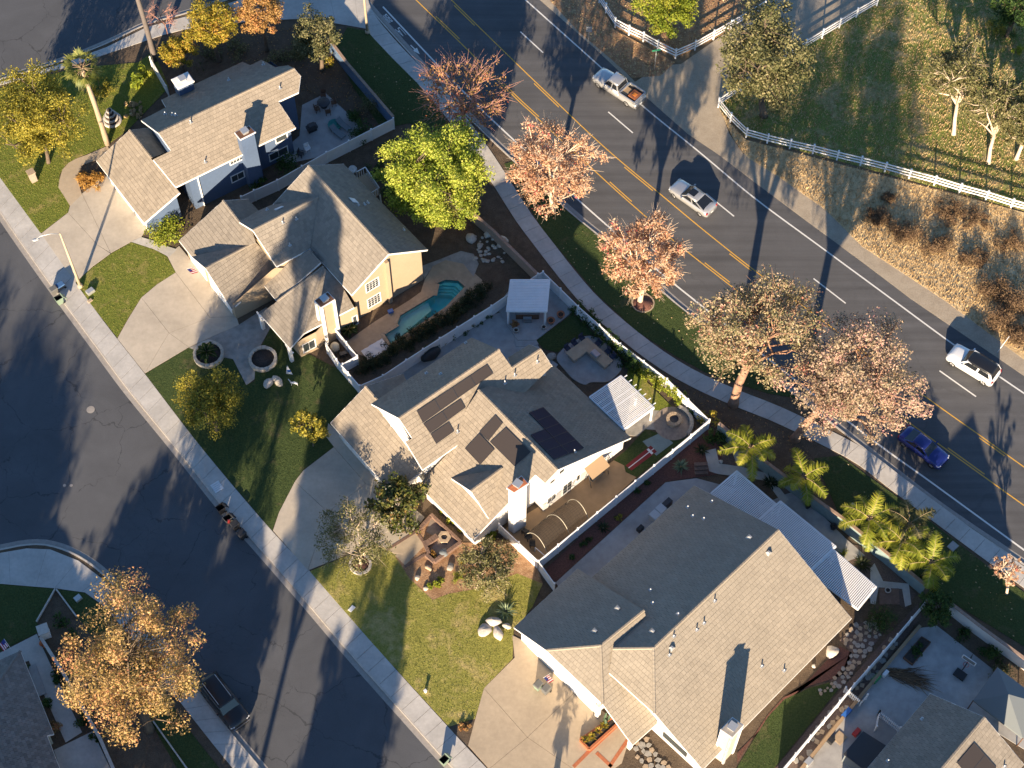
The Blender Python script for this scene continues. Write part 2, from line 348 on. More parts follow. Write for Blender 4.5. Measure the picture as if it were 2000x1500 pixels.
leaf('leaf_yellow', [(0, (0.13, 0.13, 0.015)), (0.4, (0.30, 0.25, 0.03)), (0.8, (0.46, 0.35, 0.05)), (1, (0.52, 0.27, 0.06))], 0.4)
leaf('leaf_yellowgreen', [(0, (0.08, 0.09, 0.014)), (0.45, (0.24, 0.22, 0.03)), (1, (0.50, 0.40, 0.06))], 0.35)
leaf('leaf_gold', [(0, (0.24, 0.14, 0.04)), (0.35, (0.40, 0.25, 0.09)), (0.7, (0.55, 0.33, 0.12)), (1, (0.62, 0.28, 0.12))], 0.4)
leaf('leaf_sycamore', [(0, (0.38, 0.19, 0.10)), (0.35, (0.55, 0.31, 0.18)), (0.7, (0.66, 0.43, 0.27)), (0.93, (0.70, 0.52, 0.36)), (1, (0.50, 0.10, 0.09))], 0.35)
leaf('leaf_rust', [(0, (0.16, 0.10, 0.04)), (0.3, (0.30, 0.19, 0.07)), (0.6, (0.42, 0.25, 0.10)), (0.9, (0.48, 0.23, 0.11)), (1, (0.5, 0.14, 0.07))], 0.35)
leaf('leaf_euc', [(0, (0.14, 0.145, 0.07)), (0.4, (0.29, 0.25, 0.13)), (0.7, (0.44, 0.33, 0.20)), (0.93, (0.52, 0.38, 0.27)), (1, (0.50, 0.20, 0.15))], 0.25)
leaf('leaf_euc_pink', [(0, (0.18, 0.155, 0.095)), (0.4, (0.35, 0.265, 0.17)), (0.75, (0.49, 0.35, 0.26)), (1, (0.52, 0.27, 0.24))], 0.25)
leaf('leaf_liquid', [(0, (0.16, 0.13, 0.045)), (0.3, (0.36, 0.26, 0.09)), (0.6, (0.54, 0.36, 0.15)), (0.85, (0.60, 0.36, 0.18)), (1, (0.58, 0.24, 0.13))], 0.35)
leaf('leaf_olive', [(0, (0.07, 0.08, 0.03)), (0.5, (0.17, 0.165, 0.065)), (1, (0.33, 0.29, 0.14))], 0.3)
leaf('leaf_greygreen', [(0, (0.05, 0.06, 0.025)), (0.5, (0.14, 0.14, 0.055)), (1, (0.30, 0.26, 0.13))], 0.3)
leaf('leaf_magnolia', [(0, (0.025, 0.04, 0.01)), (0.55, (0.07, 0.085, 0.02)), (0.85, (0.20, 0.17, 0.05)), (1, (0.30, 0.18, 0.07))], 0.15, 0.4)
leaf('leaf_juniper', [(0, (0.012, 0.02, 0.008)), (0.6, (0.028, 0.04, 0.014)), (1, (0.07, 0.075, 0.03))], 0.1)
leaf('leaf_palm', [(0, (0.15, 0.21, 0.03)), (0.5, (0.36, 0.39, 0.05)), (1, (0.62, 0.55, 0.10))], 0.4, 0.5)
leaf('leaf_fan', [(0, (0.09, 0.12, 0.025)), (0.6, (0.22, 0.24, 0.06)), (1, (0.40, 0.34, 0.10))], 0.35, 0.5)
leaf('leaf_brush', [(0, (0.07, 0.04, 0.025)), (0.5, (0.15, 0.095, 0.055)), (1, (0.27, 0.18, 0.10))], 0.1, 0.9)
leaf('leaf_dry', [(0, (0.30, 0.19, 0.09)), (0.5, (0.52, 0.37, 0.19)), (1, (0.70, 0.54, 0.31))], 0.25, 0.9)
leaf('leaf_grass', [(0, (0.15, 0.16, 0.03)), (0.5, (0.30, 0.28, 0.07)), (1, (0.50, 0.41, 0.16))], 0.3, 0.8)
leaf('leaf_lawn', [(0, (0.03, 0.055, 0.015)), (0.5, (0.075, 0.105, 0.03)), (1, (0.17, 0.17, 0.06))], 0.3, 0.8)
leaf('leaf_agave', [(0, (0.08, 0.12, 0.07)), (1, (0.22, 0.27, 0.15))], 0.1, 0.5)
leaf('leaf_orange_grass', [(0, (0.20, 0.10, 0.03)), (0.5, (0.46, 0.24, 0.05)), (1, (0.62, 0.40, 0.12))], 0.35, 0.8)
flat('glass_dark', (0.02, 0.025, 0.03), 0.06, spec=0.6); flat('glass_window', (0.05, 0.06, 0.065), 0.08, spec=0.6); flat('car_black_glass', (0.012, 0.014, 0.018), 0.05, spec=0.7)
flat('paint_silver', (0.50, 0.50, 0.50), 0.32, 0.55, coat=0.8); flat('paint_white', (0.78, 0.78, 0.77), 0.3, 0.0, coat=0.8); flat('paint_blue', (0.012, 0.022, 0.16), 0.3, 0.35, coat=1.0); flat('paint_black', (0.012, 0.012, 0.014), 0.4, 0.0, coat=0.35); flat('paint_grey', (0.36, 0.36, 0.37), 0.35, 0.5, coat=0.8)
flat('rubber', (0.015, 0.015, 0.016), 0.8); flat('alloy', (0.45, 0.45, 0.46), 0.35, 0.9); flat('lamp_red', (0.35, 0.015, 0.015), 0.25, coat=0.6); flat('lamp_clear', (0.65, 0.66, 0.68), 0.15, coat=0.8); flat('plate_white', (0.7, 0.7, 0.7), 0.5)
flat('metal_pale', (0.55, 0.55, 0.54), 0.45, 0.6); flat('metal_dark', (0.06, 0.06, 0.065), 0.5, 0.4); flat('steel', (0.42, 0.42, 0.42), 0.35, 0.9)
flat('line_white', (0.66, 0.65, 0.62), 0.7); flat('line_yellow', (0.62, 0.34, 0.05), 0.7)
flat('black_plastic', (0.018, 0.018, 0.02), 0.55); flat('bin_grey', (0.12, 0.12, 0.115), 0.6); flat('bin_green', (0.20, 0.27, 0.20), 0.6); flat('bin_blue', (0.05, 0.12, 0.26), 0.5); flat('bin_inside', (0.008, 0.008, 0.008), 0.9)
flat('solar_thermal', (0.035, 0.027, 0.024), 0.55); flat('solar_cell', (0.010, 0.016, 0.04), 0.45, spec=0.15); flat('solar_edge', (0.03, 0.03, 0.035), 0.5)
flat('red_plastic', (0.45, 0.04, 0.03), 0.5); flat('teal_plastic', (0.02, 0.22, 0.19), 0.45); flat('blue_plastic', (0.03, 0.12, 0.40), 0.45); flat('orange_plastic', (0.62, 0.2, 0.03), 0.5); flat('green_plastic', (0.04, 0.28, 0.08), 0.5); flat('flag_red', (0.45, 0.03, 0.04), 0.8); flat('flag_blue', (0.03, 0.04, 0.2), 0.8); flat('flag_white', (0.75, 0.75, 0.75), 0.8)
flat('wood_brown', (0.12, 0.06, 0.035), 0.75); flat('wood_tan', (0.32, 0.22, 0.13), 0.8); flat('fabric_grey', (0.16, 0.18, 0.19), 0.9); flat('fabric_navy', (0.02, 0.026, 0.05), 0.85); flat('fabric_white', (0.72, 0.70, 0.68), 0.9); flat('terracotta', (0.33, 0.14, 0.075), 0.85); flat('rust', (0.30, 0.10, 0.04), 0.85); flat('turf_red', (0.22, 0.03, 0.03), 0.95); flat('sign_green', (0.02, 0.16, 0.09), 0.5); flat('pumpkin', (0.45, 0.10, 0.02), 0.6); flat('net_black', (0.03, 0.028, 0.025), 0.9)
def water():
    m, t, b = _nodes('pool_water'); v = _pos(t); tr = t.nodes.new('ShaderNodeBsdfTransparent'); tr.inputs[0].default_value = (0.66, 0.95, 0.94, 1); gl = t.nodes.new('ShaderNodeBsdfGlossy'); gl.inputs['Roughness'].default_value = 0.03
    bp = t.nodes.new('ShaderNodeBump'); bp.inputs['Strength'].default_value = 0.15; bp.inputs['Distance'].default_value = 0.02; t.links.new(_noise(t, v, 4, 3), bp.inputs['Height']); fr = t.nodes.new('ShaderNodeFresnel'); fr.inputs[0].default_value = 1.33
    t.links.new(bp.outputs[0], gl.inputs['Normal']); t.links.new(bp.outputs[0], fr.inputs['Normal']); mx = t.nodes.new('ShaderNodeMixShader'); t.links.new(fr.outputs[0], mx.inputs[0]); t.links.new(tr.outputs[0], mx.inputs[1]); t.links.new(gl.outputs[0], mx.inputs[2]); t.links.new(mx.outputs[0], t.nodes['Material Output'].inputs[0])
water()
mat('pool_shell', (0.26, 0.78, 0.76), 0.8, 0.08, 2); mat('pool_floor', (0.72, 0.90, 0.80), 0.8, 0.08, 2)
def net():
    m, t, b = _nodes('netting'); b.inputs['Base Color'].default_value = (0.03, 0.025, 0.02, 1); b.inputs['Roughness'].default_value = 0.9; b.inputs['Alpha'].default_value = 0.22
net()
# ------------------------------------------------------------------ the ground, streets and pavements
def sheet(name, px, z, m, thick=0.06, kind='structure', smooth=False, label=None, parent=None, hole=None):
    if smooth: px = smooth_closed(px, 5)
    pts = [tuple(p[:2]) for p in PP(px, z)]
    if hole: pts = with_hole(pts, [tuple(p[:2]) for p in PP(hole, 0.1)])
    o = MB().prism(pts, z - thick, z).build(name, m, parent, kind)
    if label: o['label'] = label
    return o
POOL = [(748, 649), (776, 632), (782, 616), (847, 577), (852, 554), (870, 546), (895, 548), (908, 560), (870, 600), (763, 672)]
def with_hole(outer, hole):
    """outline joined to a hole by a bridge, both plan points"""
    ar = lambda q: sum(q[i][0] * q[(i + 1) % len(q)][1] - q[(i + 1) % len(q)][0] * q[i][1] for i in range(len(q)))
    if (ar(outer) > 0) == (ar(hole) > 0): hole = hole[::-1]
    i, j = min(((a, b) for a in range(len(outer)) for b in range(len(hole))), key=lambda t: np.linalg.norm(np.array(outer[t[0]][:2]) - np.array(hole[t[1]][:2])))
    return list(outer[:i + 1]) + list(hole[j:]) + list(hole[:j + 1]) + list(outer[i:])
g = MB(); g.poly([(p[0], p[1], -0.06) for p in with_hole([(-500, -300), (500, -300), (500, 700), (-500, 700)], [tuple(p[:2]) for p in PP(POOL, 0.1)])]); g.build('ground', 'dirt', None, 'structure')
# kerb lines in the photograph
K = [(-320, -60), (-150, 205), (-60, 325), (0, 415), (39, 471.8), (101.4, 560), (182, 669.4), (249.6, 760.8), (338, 869), (429, 984), (494, 1057), (597, 1175), (685.4, 1279), (792, 1398.6), (857, 1471.4), (935, 1555), (1060, 1690)]
L = [(-100, 210), (-40, 292), (0, 345), (62.4, 430.2), (120, 513), (179.4, 596.6), (228.8, 661.6), (282.1, 729.2), (390, 870), (517, 1021), (605, 1115), (636, 1146.4), (727, 1255.6), (875, 1419.4), (950, 1500), (1010, 1560)]
KA = [(640, -120), (690, -36), (719, 10), (828.4, 132.6), (905, 216), (980, 290), (1110, 409), (1195.8, 479.6), (1315, 586), (1365, 625), (1500, 728), (1693, 878), (1826, 982), (1971, 1081), (2090, 1160)]
FE = [(985, -80), (1055, 0), (1167, 99), (1260, 188), (1344, 262), (1401, 300), (1474, 356), (1584, 438), (1690, 516), (1779, 583.6), (1844, 628), (1943, 695), (2000, 734), (2100, 800)]
E2 = [(-200, 1110), (0, 1071.5), (52, 1062), (99, 1064), (156, 1086), (213, 1130), (275, 1205), (330, 1275), (400, 1365), (458, 1438), (510, 1500), (600, 1605)]
TS = [(-150, 196), (0, 153), (112, 120), (208, 83), (286, 46), (364, 24), (460, -8), (560, -46)]
# streets
sheet('residential_street', K + [(900, 1900), (-900, 1900), (-900, 1100), (-500, 60)], 0.0, 'asphalt_street')
sheet('cross_street', [(-500, 60), (-320, -60)] + [(-150, 196)] + TS[1:] + [(690, -120), (690, -260), (-500, -260)], 0.004, 'asphalt_street')
sheet('arterial_road', KA + FE[::-1], 0.008, 'asphalt_road')
# the built-up block and the corner lot lie one kerb above the street
sheet('yard_soil', K[1:] + [(1500, 1690), (2300, 1690)] + KA[::-1] + TS[::-1][:-1], 0.10, 'dirt_dark', 0.16, hole=POOL)
sheet('corner_lot_soil', E2 + [(600, 1800), (-300, 1800), (-300, 1200)], 0.10, 'dirt_dark', 0.16)
def strip(name, line, z0, d0, z1, d1, m, kind='structure', step=0.8, thick=0.12, parent=None):
    """a band along a plan line between the sideways offsets d0 and d1"""
    ln = resample(line, step); a = offset_line(ln, d0); b = offset_line(ln, d1); mb = MB(); n = len(ln)
    vs = [(p[0], p[1], z0) for p in a] + [(p[0], p[1], z1) for p in b] + [(p[0], p[1], min(z0, z1) - thick) for p in a] + [(p[0], p[1], min(z0, z1) - thick) for p in b]
    fs = []
    for i in range(n - 1):
        fs += [(i, i + 1, n + i + 1, n + i), (2 * n + i, 3 * n + i, 3 * n + i + 1, 2 * n + i + 1), (i, 2 * n + i, 2 * n + i + 1, i + 1), (n + i, n + i + 1, 3 * n + i + 1, 3 * n + i)]
    fs += [(0, n, 3 * n, 2 * n), (n - 1, 3 * n - 1, 4 * n - 1, 2 * n - 1)]
    mb.add(vs, fs); return mb.build(name, m, parent, kind)
Kw = smooth_open(PP(K[1:], 0.13), 4); KAw = smooth_open(PP(KA, 0.13), 4); E2w = smooth_open(PP(E2, 0.13), 5); TSw = smooth_open(PP(TS, 0.13), 4)
strip('kerb', Kw, 0.135, 0.0, 0.135, 0.16, 'kerb'); strip('gutter', Kw, 0.022, -0.002, 0.01, -0.46, 'gutter')
strip('kerb', KAw, 0.137, 0.16, 0.137, 0.0, 'kerb') if False else strip('kerb', KAw, 0.137, -0.16, 0.137, 0.0, 'kerb'); strip('gutter', KAw, 0.026, 0.002, 0.014, 0.5, 'gutter')
strip('kerb', E2w, 0.135, 0.0, 0.135, -0.16, 'kerb'); strip('gutter', E2w, 0.022, 0.002, 0.01, 0.46, 'gutter')
strip('kerb', TSw, 0.135, 0.0, 0.135, -0.16, 'kerb'); strip('gutter', TSw, 0.022, 0.002, 0.014, 0.46, 'gutter')
# pavements made of slabs
def slabs(name, left, right, step, z, m='concrete', label=None):
    root = tag(bpy.data.objects.new(name, None), label, kind='structure'); col.objects.link(root)
    l = resample(left, 0.25); n = max(2, int(round(sum(np.linalg.norm(np.array(b) - a) for a, b in zip(l, l[1:])) / step)))
    def at(line, t):
        d = np.cumsum([0] + [np.linalg.norm(np.array(b) - a) for a, b in zip(line, line[1:])]); s = t * d[-1]; i = min(max(np.searchsorted(d, s) - 1, 0), len(line) - 2)
        f = (s - d[i]) / max(d[i + 1] - d[i], 1e-9); return np.array(line[i]) * (1 - f) + np.array(line[i + 1]) * f
    rg = np.random.default_rng(len(name) + n)
    for i in range(n):
        g0, g1 = (i + 0.010) / n, (i + 0.990) / n; zz = z + rg.uniform(-0.004, 0.004)
        q = [at(left, g0), at(left, g1), at(right, g1), at(right, g0)]
        MB().prism(q, zz - 0.05, zz).build('slab', m, root)
    return root
Lw = smooth_open(PP(L, 0.14), 4)
def crop(line, x0, x1): return [p for p in line if x0 <= p[0] <= x1]
Kin = offset_line(Kw, 0.165)
def near_part(line, a, b):
    i = min(range(len(line)), key=lambda k: np.linalg.norm(line[k][:2] - a[:2])); j = min(range(len(line)), key=lambda k: np.linalg.norm(line[k][:2] - b[:2])); return line[i:j + 1]
Kin = resample(Kin, 0.3); Lr = resample(Lw, 0.3)
slabs('sidewalk', near_part(Kin, P(-110, 230), P(975, 1590)), near_part(Lr, P(-100, 210), P(1010, 1560)), 1.5, 0.142)
SC = smooth_open(PP([(700, -10), (716, 33), (770, 98), (826, 155), (880, 215), (945, 303), (1016, 414), (1047, 457), (1140, 574), (1225, 652), (1305, 711), (1376, 750), (1450, 782), (1516, 808), (1600, 848), (1680, 890), (1745, 939), (1820, 995), (1935, 1080), (2060, 1170)], 0.14), 4)
slabs('sidewalk', offset_line(SC, 0.86), offset_line(SC, -0.86), 1.55, 0.142)
E2in = offset_line(E2w, -0.165)
slabs('sidewalk', near_part(E2in, P(275, 1205), P(510, 1500)), near_part(offset_line(E2w, -1.75), P(240, 1228), P(440, 1515)), 1.5, 0.142)
sheet('corner_ramp', [(-200, 1126), (0, 1080), (52, 1071), (98, 1073), (153, 1095), (207, 1136), (262, 1202), (240, 1226), (205, 1185), (166, 1157), (109, 1149), (0, 1140), (-200, 1150)], 0.136, 'concrete')
for a, b in (((17, 1077), (20, 1139)), ((91, 1074), (70, 1145)), ((150, 1097), (108, 1147)), ((195, 1130), (160, 1155))):
    m_ = MB(); m_.bar(P(*a, 0.137), P(*b, 0.137), 0.03, 0.006); m_.build('expansion_joint', 'gutter', None, 'structure')
sheet('corner_pavement', [(0, 160), (112, 127), (208, 92), (286, 53), (364, 32), (460, 2), (560, -36), (675, -36), (712, 18), (717, 56), (677, 49), (600, 36), (500, 40), (400, 52), (364, 56), (312, 70), (135, 130), (0, 166), (-150, 206), (-150, 204)], 0.14, 'concrete')
for a, b in (((120, 126), (131, 131)), ((190, 98), (204, 108)), ((228, 82), (240, 96)), ((300, 50), (312, 70)), ((640, -30), (655, 44)), ((690, -30), (700, 50)), ((600, -20), (610, 36))):
    m_ = MB(); m_.bar(P(*a, 0.141), P(*b, 0.141), 0.03, 0.006); m_.build('expansion_joint', 'gutter', None, 'structure')

# road markings, laid 4 mm above the asphalt
def stripe(line, off, width, z, m, name='lane_line', a=None, b=None):
    ln = line if a is None else near_part(line, a, b)
    return strip(name, ln, z, off - width / 2, z, off + width / 2, m, step=1.2, thick=0.003)
WF = resample(smooth_open(PP([(985, -40), (1026.8, 0), (1172, 130), (1253, 205), (1366, 297), (1474, 387), (1600, 480), (1732, 577), (1857, 669), (1950, 734), (2000, 768), (2090, 828)], 0.012), 6), 0.4)
WN = resample(smooth_open(PP([(747.8, 13), (847.9, 119.6), (925, 199), (1003, 273), (1119, 381), (1214, 465), (1292, 534), (1370, 597), (1530, 724), (1701, 857), (1823, 945), (2000, 1074), (2090, 1138)], 0.012), 6), 0.4)
YN = resample(smooth_open(PP([(775, -40), (813, 0), (906, 90), (1000, 184.6), (1050, 231), (1188, 358), (1255.6, 418), (1318, 472), (1422, 554), (1590, 685), (1758, 812), (1847, 877), (2000, 987), (2090, 1050)], 0.012), 6), 0.4)
YF = resample(smooth_open(PP([(843, -40), (882, 0), (980, 96), (1071, 184), (1180, 287), (1292, 381), (1380, 454), (1484, 536), (1600, 621), (1710, 704), (1823, 786), (1919, 854), (2000, 912), (2090, 974)], 0.012), 6), 0.4)
stripe(WF, 0, 0.15, 0.013, 'line_white'); stripe(WN, 0, 0.16, 0.013, 'line_white')
stripe(YN, 0, 0.11, 0.013, 'line_yellow'); stripe(YF, 0, 0.11, 0.013, 'line_yellow')
def dashes(line, off, width, m, starts, name='lane_dash'):
    for a, b in starts: stripe(line, off, width, 0.013, m, name, P(*a), P(*b))
dashes(YN, 0.24, 0.11, 'line_yellow', [((850, 32), (896, 78)), ((983, 168), (1051, 232)), ((1190, 360), (1228, 394)), ((1370, 514), (1424, 556)), ((1846, 877), (1918, 928))])
dashes(YF, -0.24, 0.11, 'line_yellow', [((886, 8), (928, 50)), ((1043, 160), (1092, 207)), ((1222, 324), (1280, 372)), ((1425, 492), (1470, 526)), ((1915, 852), (1966, 890)), ((1640, 652), (1690, 690))])
for a, b in (((1016.4, 61.9), (1060.6, 102.7)), ((1188, 218.4), (1236, 259.5)), ((1379, 378), (1433.7, 422.4)), ((1589, 544), (1651.6, 592.2)), ((1835, 724), (1906.4, 774.6))):
    m_ = MB(); m_.bar(P(*a, 0.0115), P(*b, 0.0115), 0.13, 0.005); m_.build('lane_dash', 'line_white', None, 'structure')
def road_word(txt, c, along, size, squash):
    cu = bpy.data.curves.new('road_lettering', 'FONT'); cu.body = txt; cu.size = size; cu.align_x = 'CENTER'; cu.align_y = 'CENTER'
    o = bpy.data.objects.new('road_lettering', cu); col.objects.link(o); dg = bpy.context.evaluated_depsgraph_get(); me = bpy.data.meshes.new_from_object(o.evaluated_get(dg)); bpy.data.objects.remove(o)
    o = bpy.data.objects.new('road_lettering', me); col.objects.link(o); me.materials.clear(); me.materials.append(MAT['line_white'])
    o.location = Vector([float(v) for v in c]); o.rotation_euler = (0, 0, along); o.scale = (0.27, squash, 1); o['kind'] = 'structure'; return o
_d = P(790, 62) - P(740, 6); _al = math.atan2(_d[1], _d[0])
road_word('BIKE', P(753, 37, 0.013), _al - math.pi / 2, 1.9, 1.0); road_word('LANE', P(777, 64, 0.013), _al - math.pi / 2, 1.9, 1.0)
_a0, _a1 = P(802, 88, 0.013), P(820, 106, 0.013); _dd = (_a1 - _a0) / np.linalg.norm(_a1 - _a0); _sd = np.array([-_dd[1], _dd[0], 0])
MB().poly([_a0 + _sd * .06, _a0 - _sd * .06, _a1 - _dd * .9 - _sd * .06, _a1 - _dd * .9 - _sd * .3, _a1, _a1 - _dd * .9 + _sd * .3, _a1 - _dd * .9 + _sd * .06][::-1]).build('bike_lane_arrow', 'line_white', None, 'structure')

# far side of the arterial
sheet('dirt_shoulder', FE[1:] + [(2100, 770), (2000, 700), (1930, 648), (1850, 588), (1760, 528), (1680, 478), (1600, 396), (1520, 338), (1452, 300), (1425, 262), (1404, 205), (1425, 180), (1480, 145), (1570, 82), (1700, 6), (1760, -40), (1500, -40), (1440, 48), (1330, 125), (1290, 128), (1240, 160), (1210, 128), (1100, 12), (1085, -40), (1010, -40)], 0.02, 'shoulder')
sheet('leaf_covered_verge', [(1062, -40), (1075, 2), (1130, 62), (1185, 108), (1235, 152), (1290, 148), (1318, 122), (1270, 95), (1200, 58), (1168, 0), (1160, -40)], 0.03, 'leaf_litter', smooth=False)
sheet('small_paddock', [(1160, -60), (1172, 0), (1203, 52), (1320, 113), (1470, 36), (1560, -60)], 0.028, 'leaf_litter')
sheet('grass_paddock', [(1402, 205), (1427, 234), (1457, 265), (1974, 404), (2150, 450), (2150, -80), (1780, -80), (1709, 11), (1573, 85), (1440, 178)], 0.03, 'paddock')
sheet('dry_verge', [(1404, 211), (1427, 242), (1457, 273), (1974, 408), (2150, 455), (2150, 800), (2060, 742), (2000, 702), (1930, 650), (1850, 590), (1760, 531), (1685, 482), (1610, 408), (1525, 348), (1460, 308), (1432, 270)], 0.032, 'dry_grass')
# lawns and beds of the block
LAWN = {}
def lawn(key, px, z, m):
    LAWN[key] = PP(px, z); return sheet('lawn', px, z, m)
lawn('h1', [(-100, 212), (-40, 295), (0, 347), (62, 432), (79, 455), (133, 414), (136, 400), (114, 365), (117, 340), (128, 322), (148, 309), (210, 283), (253, 250), (330, 170), (300, 100), (270, 122), (150, 132), (0, 172), (-100, 200)], 0.148, 'lawn')
lawn('h12', [(149, 551), (180, 523), (216, 496), (257, 473), (300, 487), (325, 500), (343, 532), (307, 554), (276, 580), (250, 621), (229, 659), (179, 596)], 0.148, 'lawn')
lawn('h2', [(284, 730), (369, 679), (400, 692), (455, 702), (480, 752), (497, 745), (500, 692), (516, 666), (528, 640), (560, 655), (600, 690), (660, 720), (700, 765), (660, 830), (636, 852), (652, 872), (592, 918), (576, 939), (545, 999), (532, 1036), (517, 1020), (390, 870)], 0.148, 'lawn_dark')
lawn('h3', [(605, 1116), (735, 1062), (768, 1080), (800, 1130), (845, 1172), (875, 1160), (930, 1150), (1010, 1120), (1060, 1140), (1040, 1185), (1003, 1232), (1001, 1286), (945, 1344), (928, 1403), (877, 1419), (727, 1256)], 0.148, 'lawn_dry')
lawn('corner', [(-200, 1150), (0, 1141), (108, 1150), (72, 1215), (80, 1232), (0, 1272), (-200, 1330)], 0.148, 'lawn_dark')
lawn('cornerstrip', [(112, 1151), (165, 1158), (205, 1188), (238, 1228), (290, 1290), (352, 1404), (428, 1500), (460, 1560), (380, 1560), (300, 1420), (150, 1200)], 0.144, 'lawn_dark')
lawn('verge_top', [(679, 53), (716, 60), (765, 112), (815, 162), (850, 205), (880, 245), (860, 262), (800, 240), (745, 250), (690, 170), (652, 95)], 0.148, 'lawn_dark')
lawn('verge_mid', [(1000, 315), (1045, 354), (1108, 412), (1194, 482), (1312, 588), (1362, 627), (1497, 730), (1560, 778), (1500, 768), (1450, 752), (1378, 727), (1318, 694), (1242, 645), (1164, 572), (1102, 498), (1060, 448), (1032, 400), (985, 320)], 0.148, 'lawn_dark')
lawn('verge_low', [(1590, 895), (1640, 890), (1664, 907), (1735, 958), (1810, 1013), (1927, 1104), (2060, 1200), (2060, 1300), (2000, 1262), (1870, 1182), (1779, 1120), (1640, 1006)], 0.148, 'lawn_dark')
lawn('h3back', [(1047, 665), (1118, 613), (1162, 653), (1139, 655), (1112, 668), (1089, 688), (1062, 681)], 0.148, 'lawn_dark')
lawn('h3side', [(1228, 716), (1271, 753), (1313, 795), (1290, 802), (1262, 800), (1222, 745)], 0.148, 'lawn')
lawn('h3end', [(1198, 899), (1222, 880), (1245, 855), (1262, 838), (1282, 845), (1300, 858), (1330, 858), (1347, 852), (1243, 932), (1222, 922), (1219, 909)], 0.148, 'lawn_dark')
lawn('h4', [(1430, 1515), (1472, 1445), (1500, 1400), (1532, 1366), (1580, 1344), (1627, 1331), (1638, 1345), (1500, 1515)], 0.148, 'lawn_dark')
# driveways
def slabset(name, polys, z, m='concrete_drive'):
    root = tag(bpy.data.objects.new(name, None), kind='structure'); col.objects.link(root)
    for i, q in enumerate(polys): MB().prism(inset(PP(q, z), 0.012), z - 0.05, z + 0.003 * ((i * 7) % 3 - 1)).build('slab', m, root)
    return root
slabset('driveway', [[(80, 456), (133, 415), (190, 478), (147, 552)], [(133, 415), (137, 400), (160, 378), (216, 494), (190, 478)], [(147, 552), (190, 478), (216, 495), (180, 521)], [(160, 378), (205, 340), (255, 400), (290, 440), (276, 463), (257, 472), (216, 494)]], 0.152)
slabset('driveway', [[(229, 661), (250, 623), (276, 581), (330, 650), (283, 729)], [(276, 581), (307, 555), (343, 532), (410, 620), (330, 650)], [(343, 532), (326, 499), (350, 480), (400, 540), (462, 618), (410, 620)], [(283, 729), (330, 650), (369, 678)], [(330, 650), (410, 620), (462, 618), (467, 634), (447, 643), (369, 678)]], 0.152)
slabset('driveway', [[(533, 1036), (545, 1000), (576, 940), (640, 1000), (601, 1114)], [(576, 940), (592, 919), (652, 873), (715, 945), (640, 1000)], [(652, 873), (636, 852), (641, 826), (700, 880), (772, 962), (715, 945)], [(601, 1114), (640, 1000), (690, 1050), (735, 1061)], [(640, 1000), (715, 945), (772, 962), (830, 1010), (815, 1030), (790, 1050), (757, 1073), (735, 1061), (690, 1050)]], 0.152)
slabset('driveway', [[(914, 1456), (928, 1404), (945, 1344), (1030, 1440), (955, 1502)], [(945, 1344), (1005, 1284), (1000, 1240), (1060, 1270), (1130, 1345), (1030, 1440)], [(1130, 1345), (1190, 1400), (1230, 1440), (1215, 1490), (1160, 1530), (1030, 1440)], [(955, 1502), (1030, 1440), (1160, 1530), (1120, 1600), (1040, 1600)]], 0.152, 'concrete_warm')
sheet('curved_walk', [(137, 402), (114, 366), (116, 351), (122, 331), (134, 318), (148, 310), (168, 303), (210, 285), (216, 296), (188, 312), (160, 322), (150, 345), (160, 380)], 0.156, 'concrete_warm')
sheet('front_walk', [(257, 472), (276, 463), (300, 470), (330, 482), (346, 487), (330, 502), (322, 497), (300, 486)], 0.158, 'concrete')
sheet('front_walk', [(447, 643), (467, 634), (520, 600), (566, 648), (548, 660), (528, 640), (516, 662), (500, 690), (497, 740), (481, 752), (455, 701), (400, 691), (369, 679)], 0.157, 'stamped')
# patios and yards
sheet('patio', [(590, 205), (636, 182), (707, 246), (700, 262), (650, 300), (560, 320), (545, 300), (585, 265)], 0.15, 'patio')
sheet('pool_deck', [(676, 668), (712, 642), (735, 626), (800, 586), (822, 570), (830, 545), (845, 520), (870, 508), (905, 515), (940, 545), (950, 565), (765, 694), (735, 702), (700, 692)], 0.15, 'patio_tan', hole=POOL)
sheet('flagstone_terrace', [(822, 520), (860, 506), (900, 490), (925, 496), (935, 515), (925, 540), (905, 515), (870, 508), (845, 520), (828, 545)], 0.154, 'stamped')
sheet('clay_yard', [(980, 1040), (1000, 1020), (1030, 1003), (1110, 955), (1180, 912), (1199, 899), (1219, 909), (1222, 922), (1243, 932), (1100, 1060), (1052, 1108)], 0.15, 'clay')
sheet('backyard_patio', [(745, 740), (800, 712), (860, 675), (940, 620), (985, 608), (1010, 640), (1047, 668), (1060, 690), (1090, 712), (1075, 730), (960, 700), (830, 760)], 0.144, 'patio')
sheet('barbecue_pad', [(1087, 700), (1097, 684), (1113, 670), (1149, 656), (1181, 667), (1200, 684), (1213, 704), (1213, 722), (1189, 744), (1155, 746), (1142, 751), (1121, 741), (1103, 722)], 0.20, 'patio', 0.1, smooth=True)
sheet('raised_patio', [(974, 606), (980, 585), (1000, 560), (1060, 545), (1100, 580), (1120, 607), (1047, 664), (1011, 664), (990, 635)], 0.25, 'patio', 0.14)
sheet('patio_step', [(1004, 660), (1047, 663), (1052, 672), (1040, 677), (1008, 676)], 0.19, 'patio')
sheet('pergola_patio', [(1180, 760), (1222, 745), (1262, 802), (1290, 800), (1290, 840), (1260, 838), (1245, 852), (1226, 850), (1200, 800)], 0.146, 'stamped')
_fc = P(1314, 827, 0.15); sheet_c = MB().lathe((_fc[0], _fc[1], 0.1), [(1.75, 0), (1.75, 0.07), (0.01, 0.07)], 40, False); sheet_c.build('fire_pit_patio', 'paver', None, 'structure')
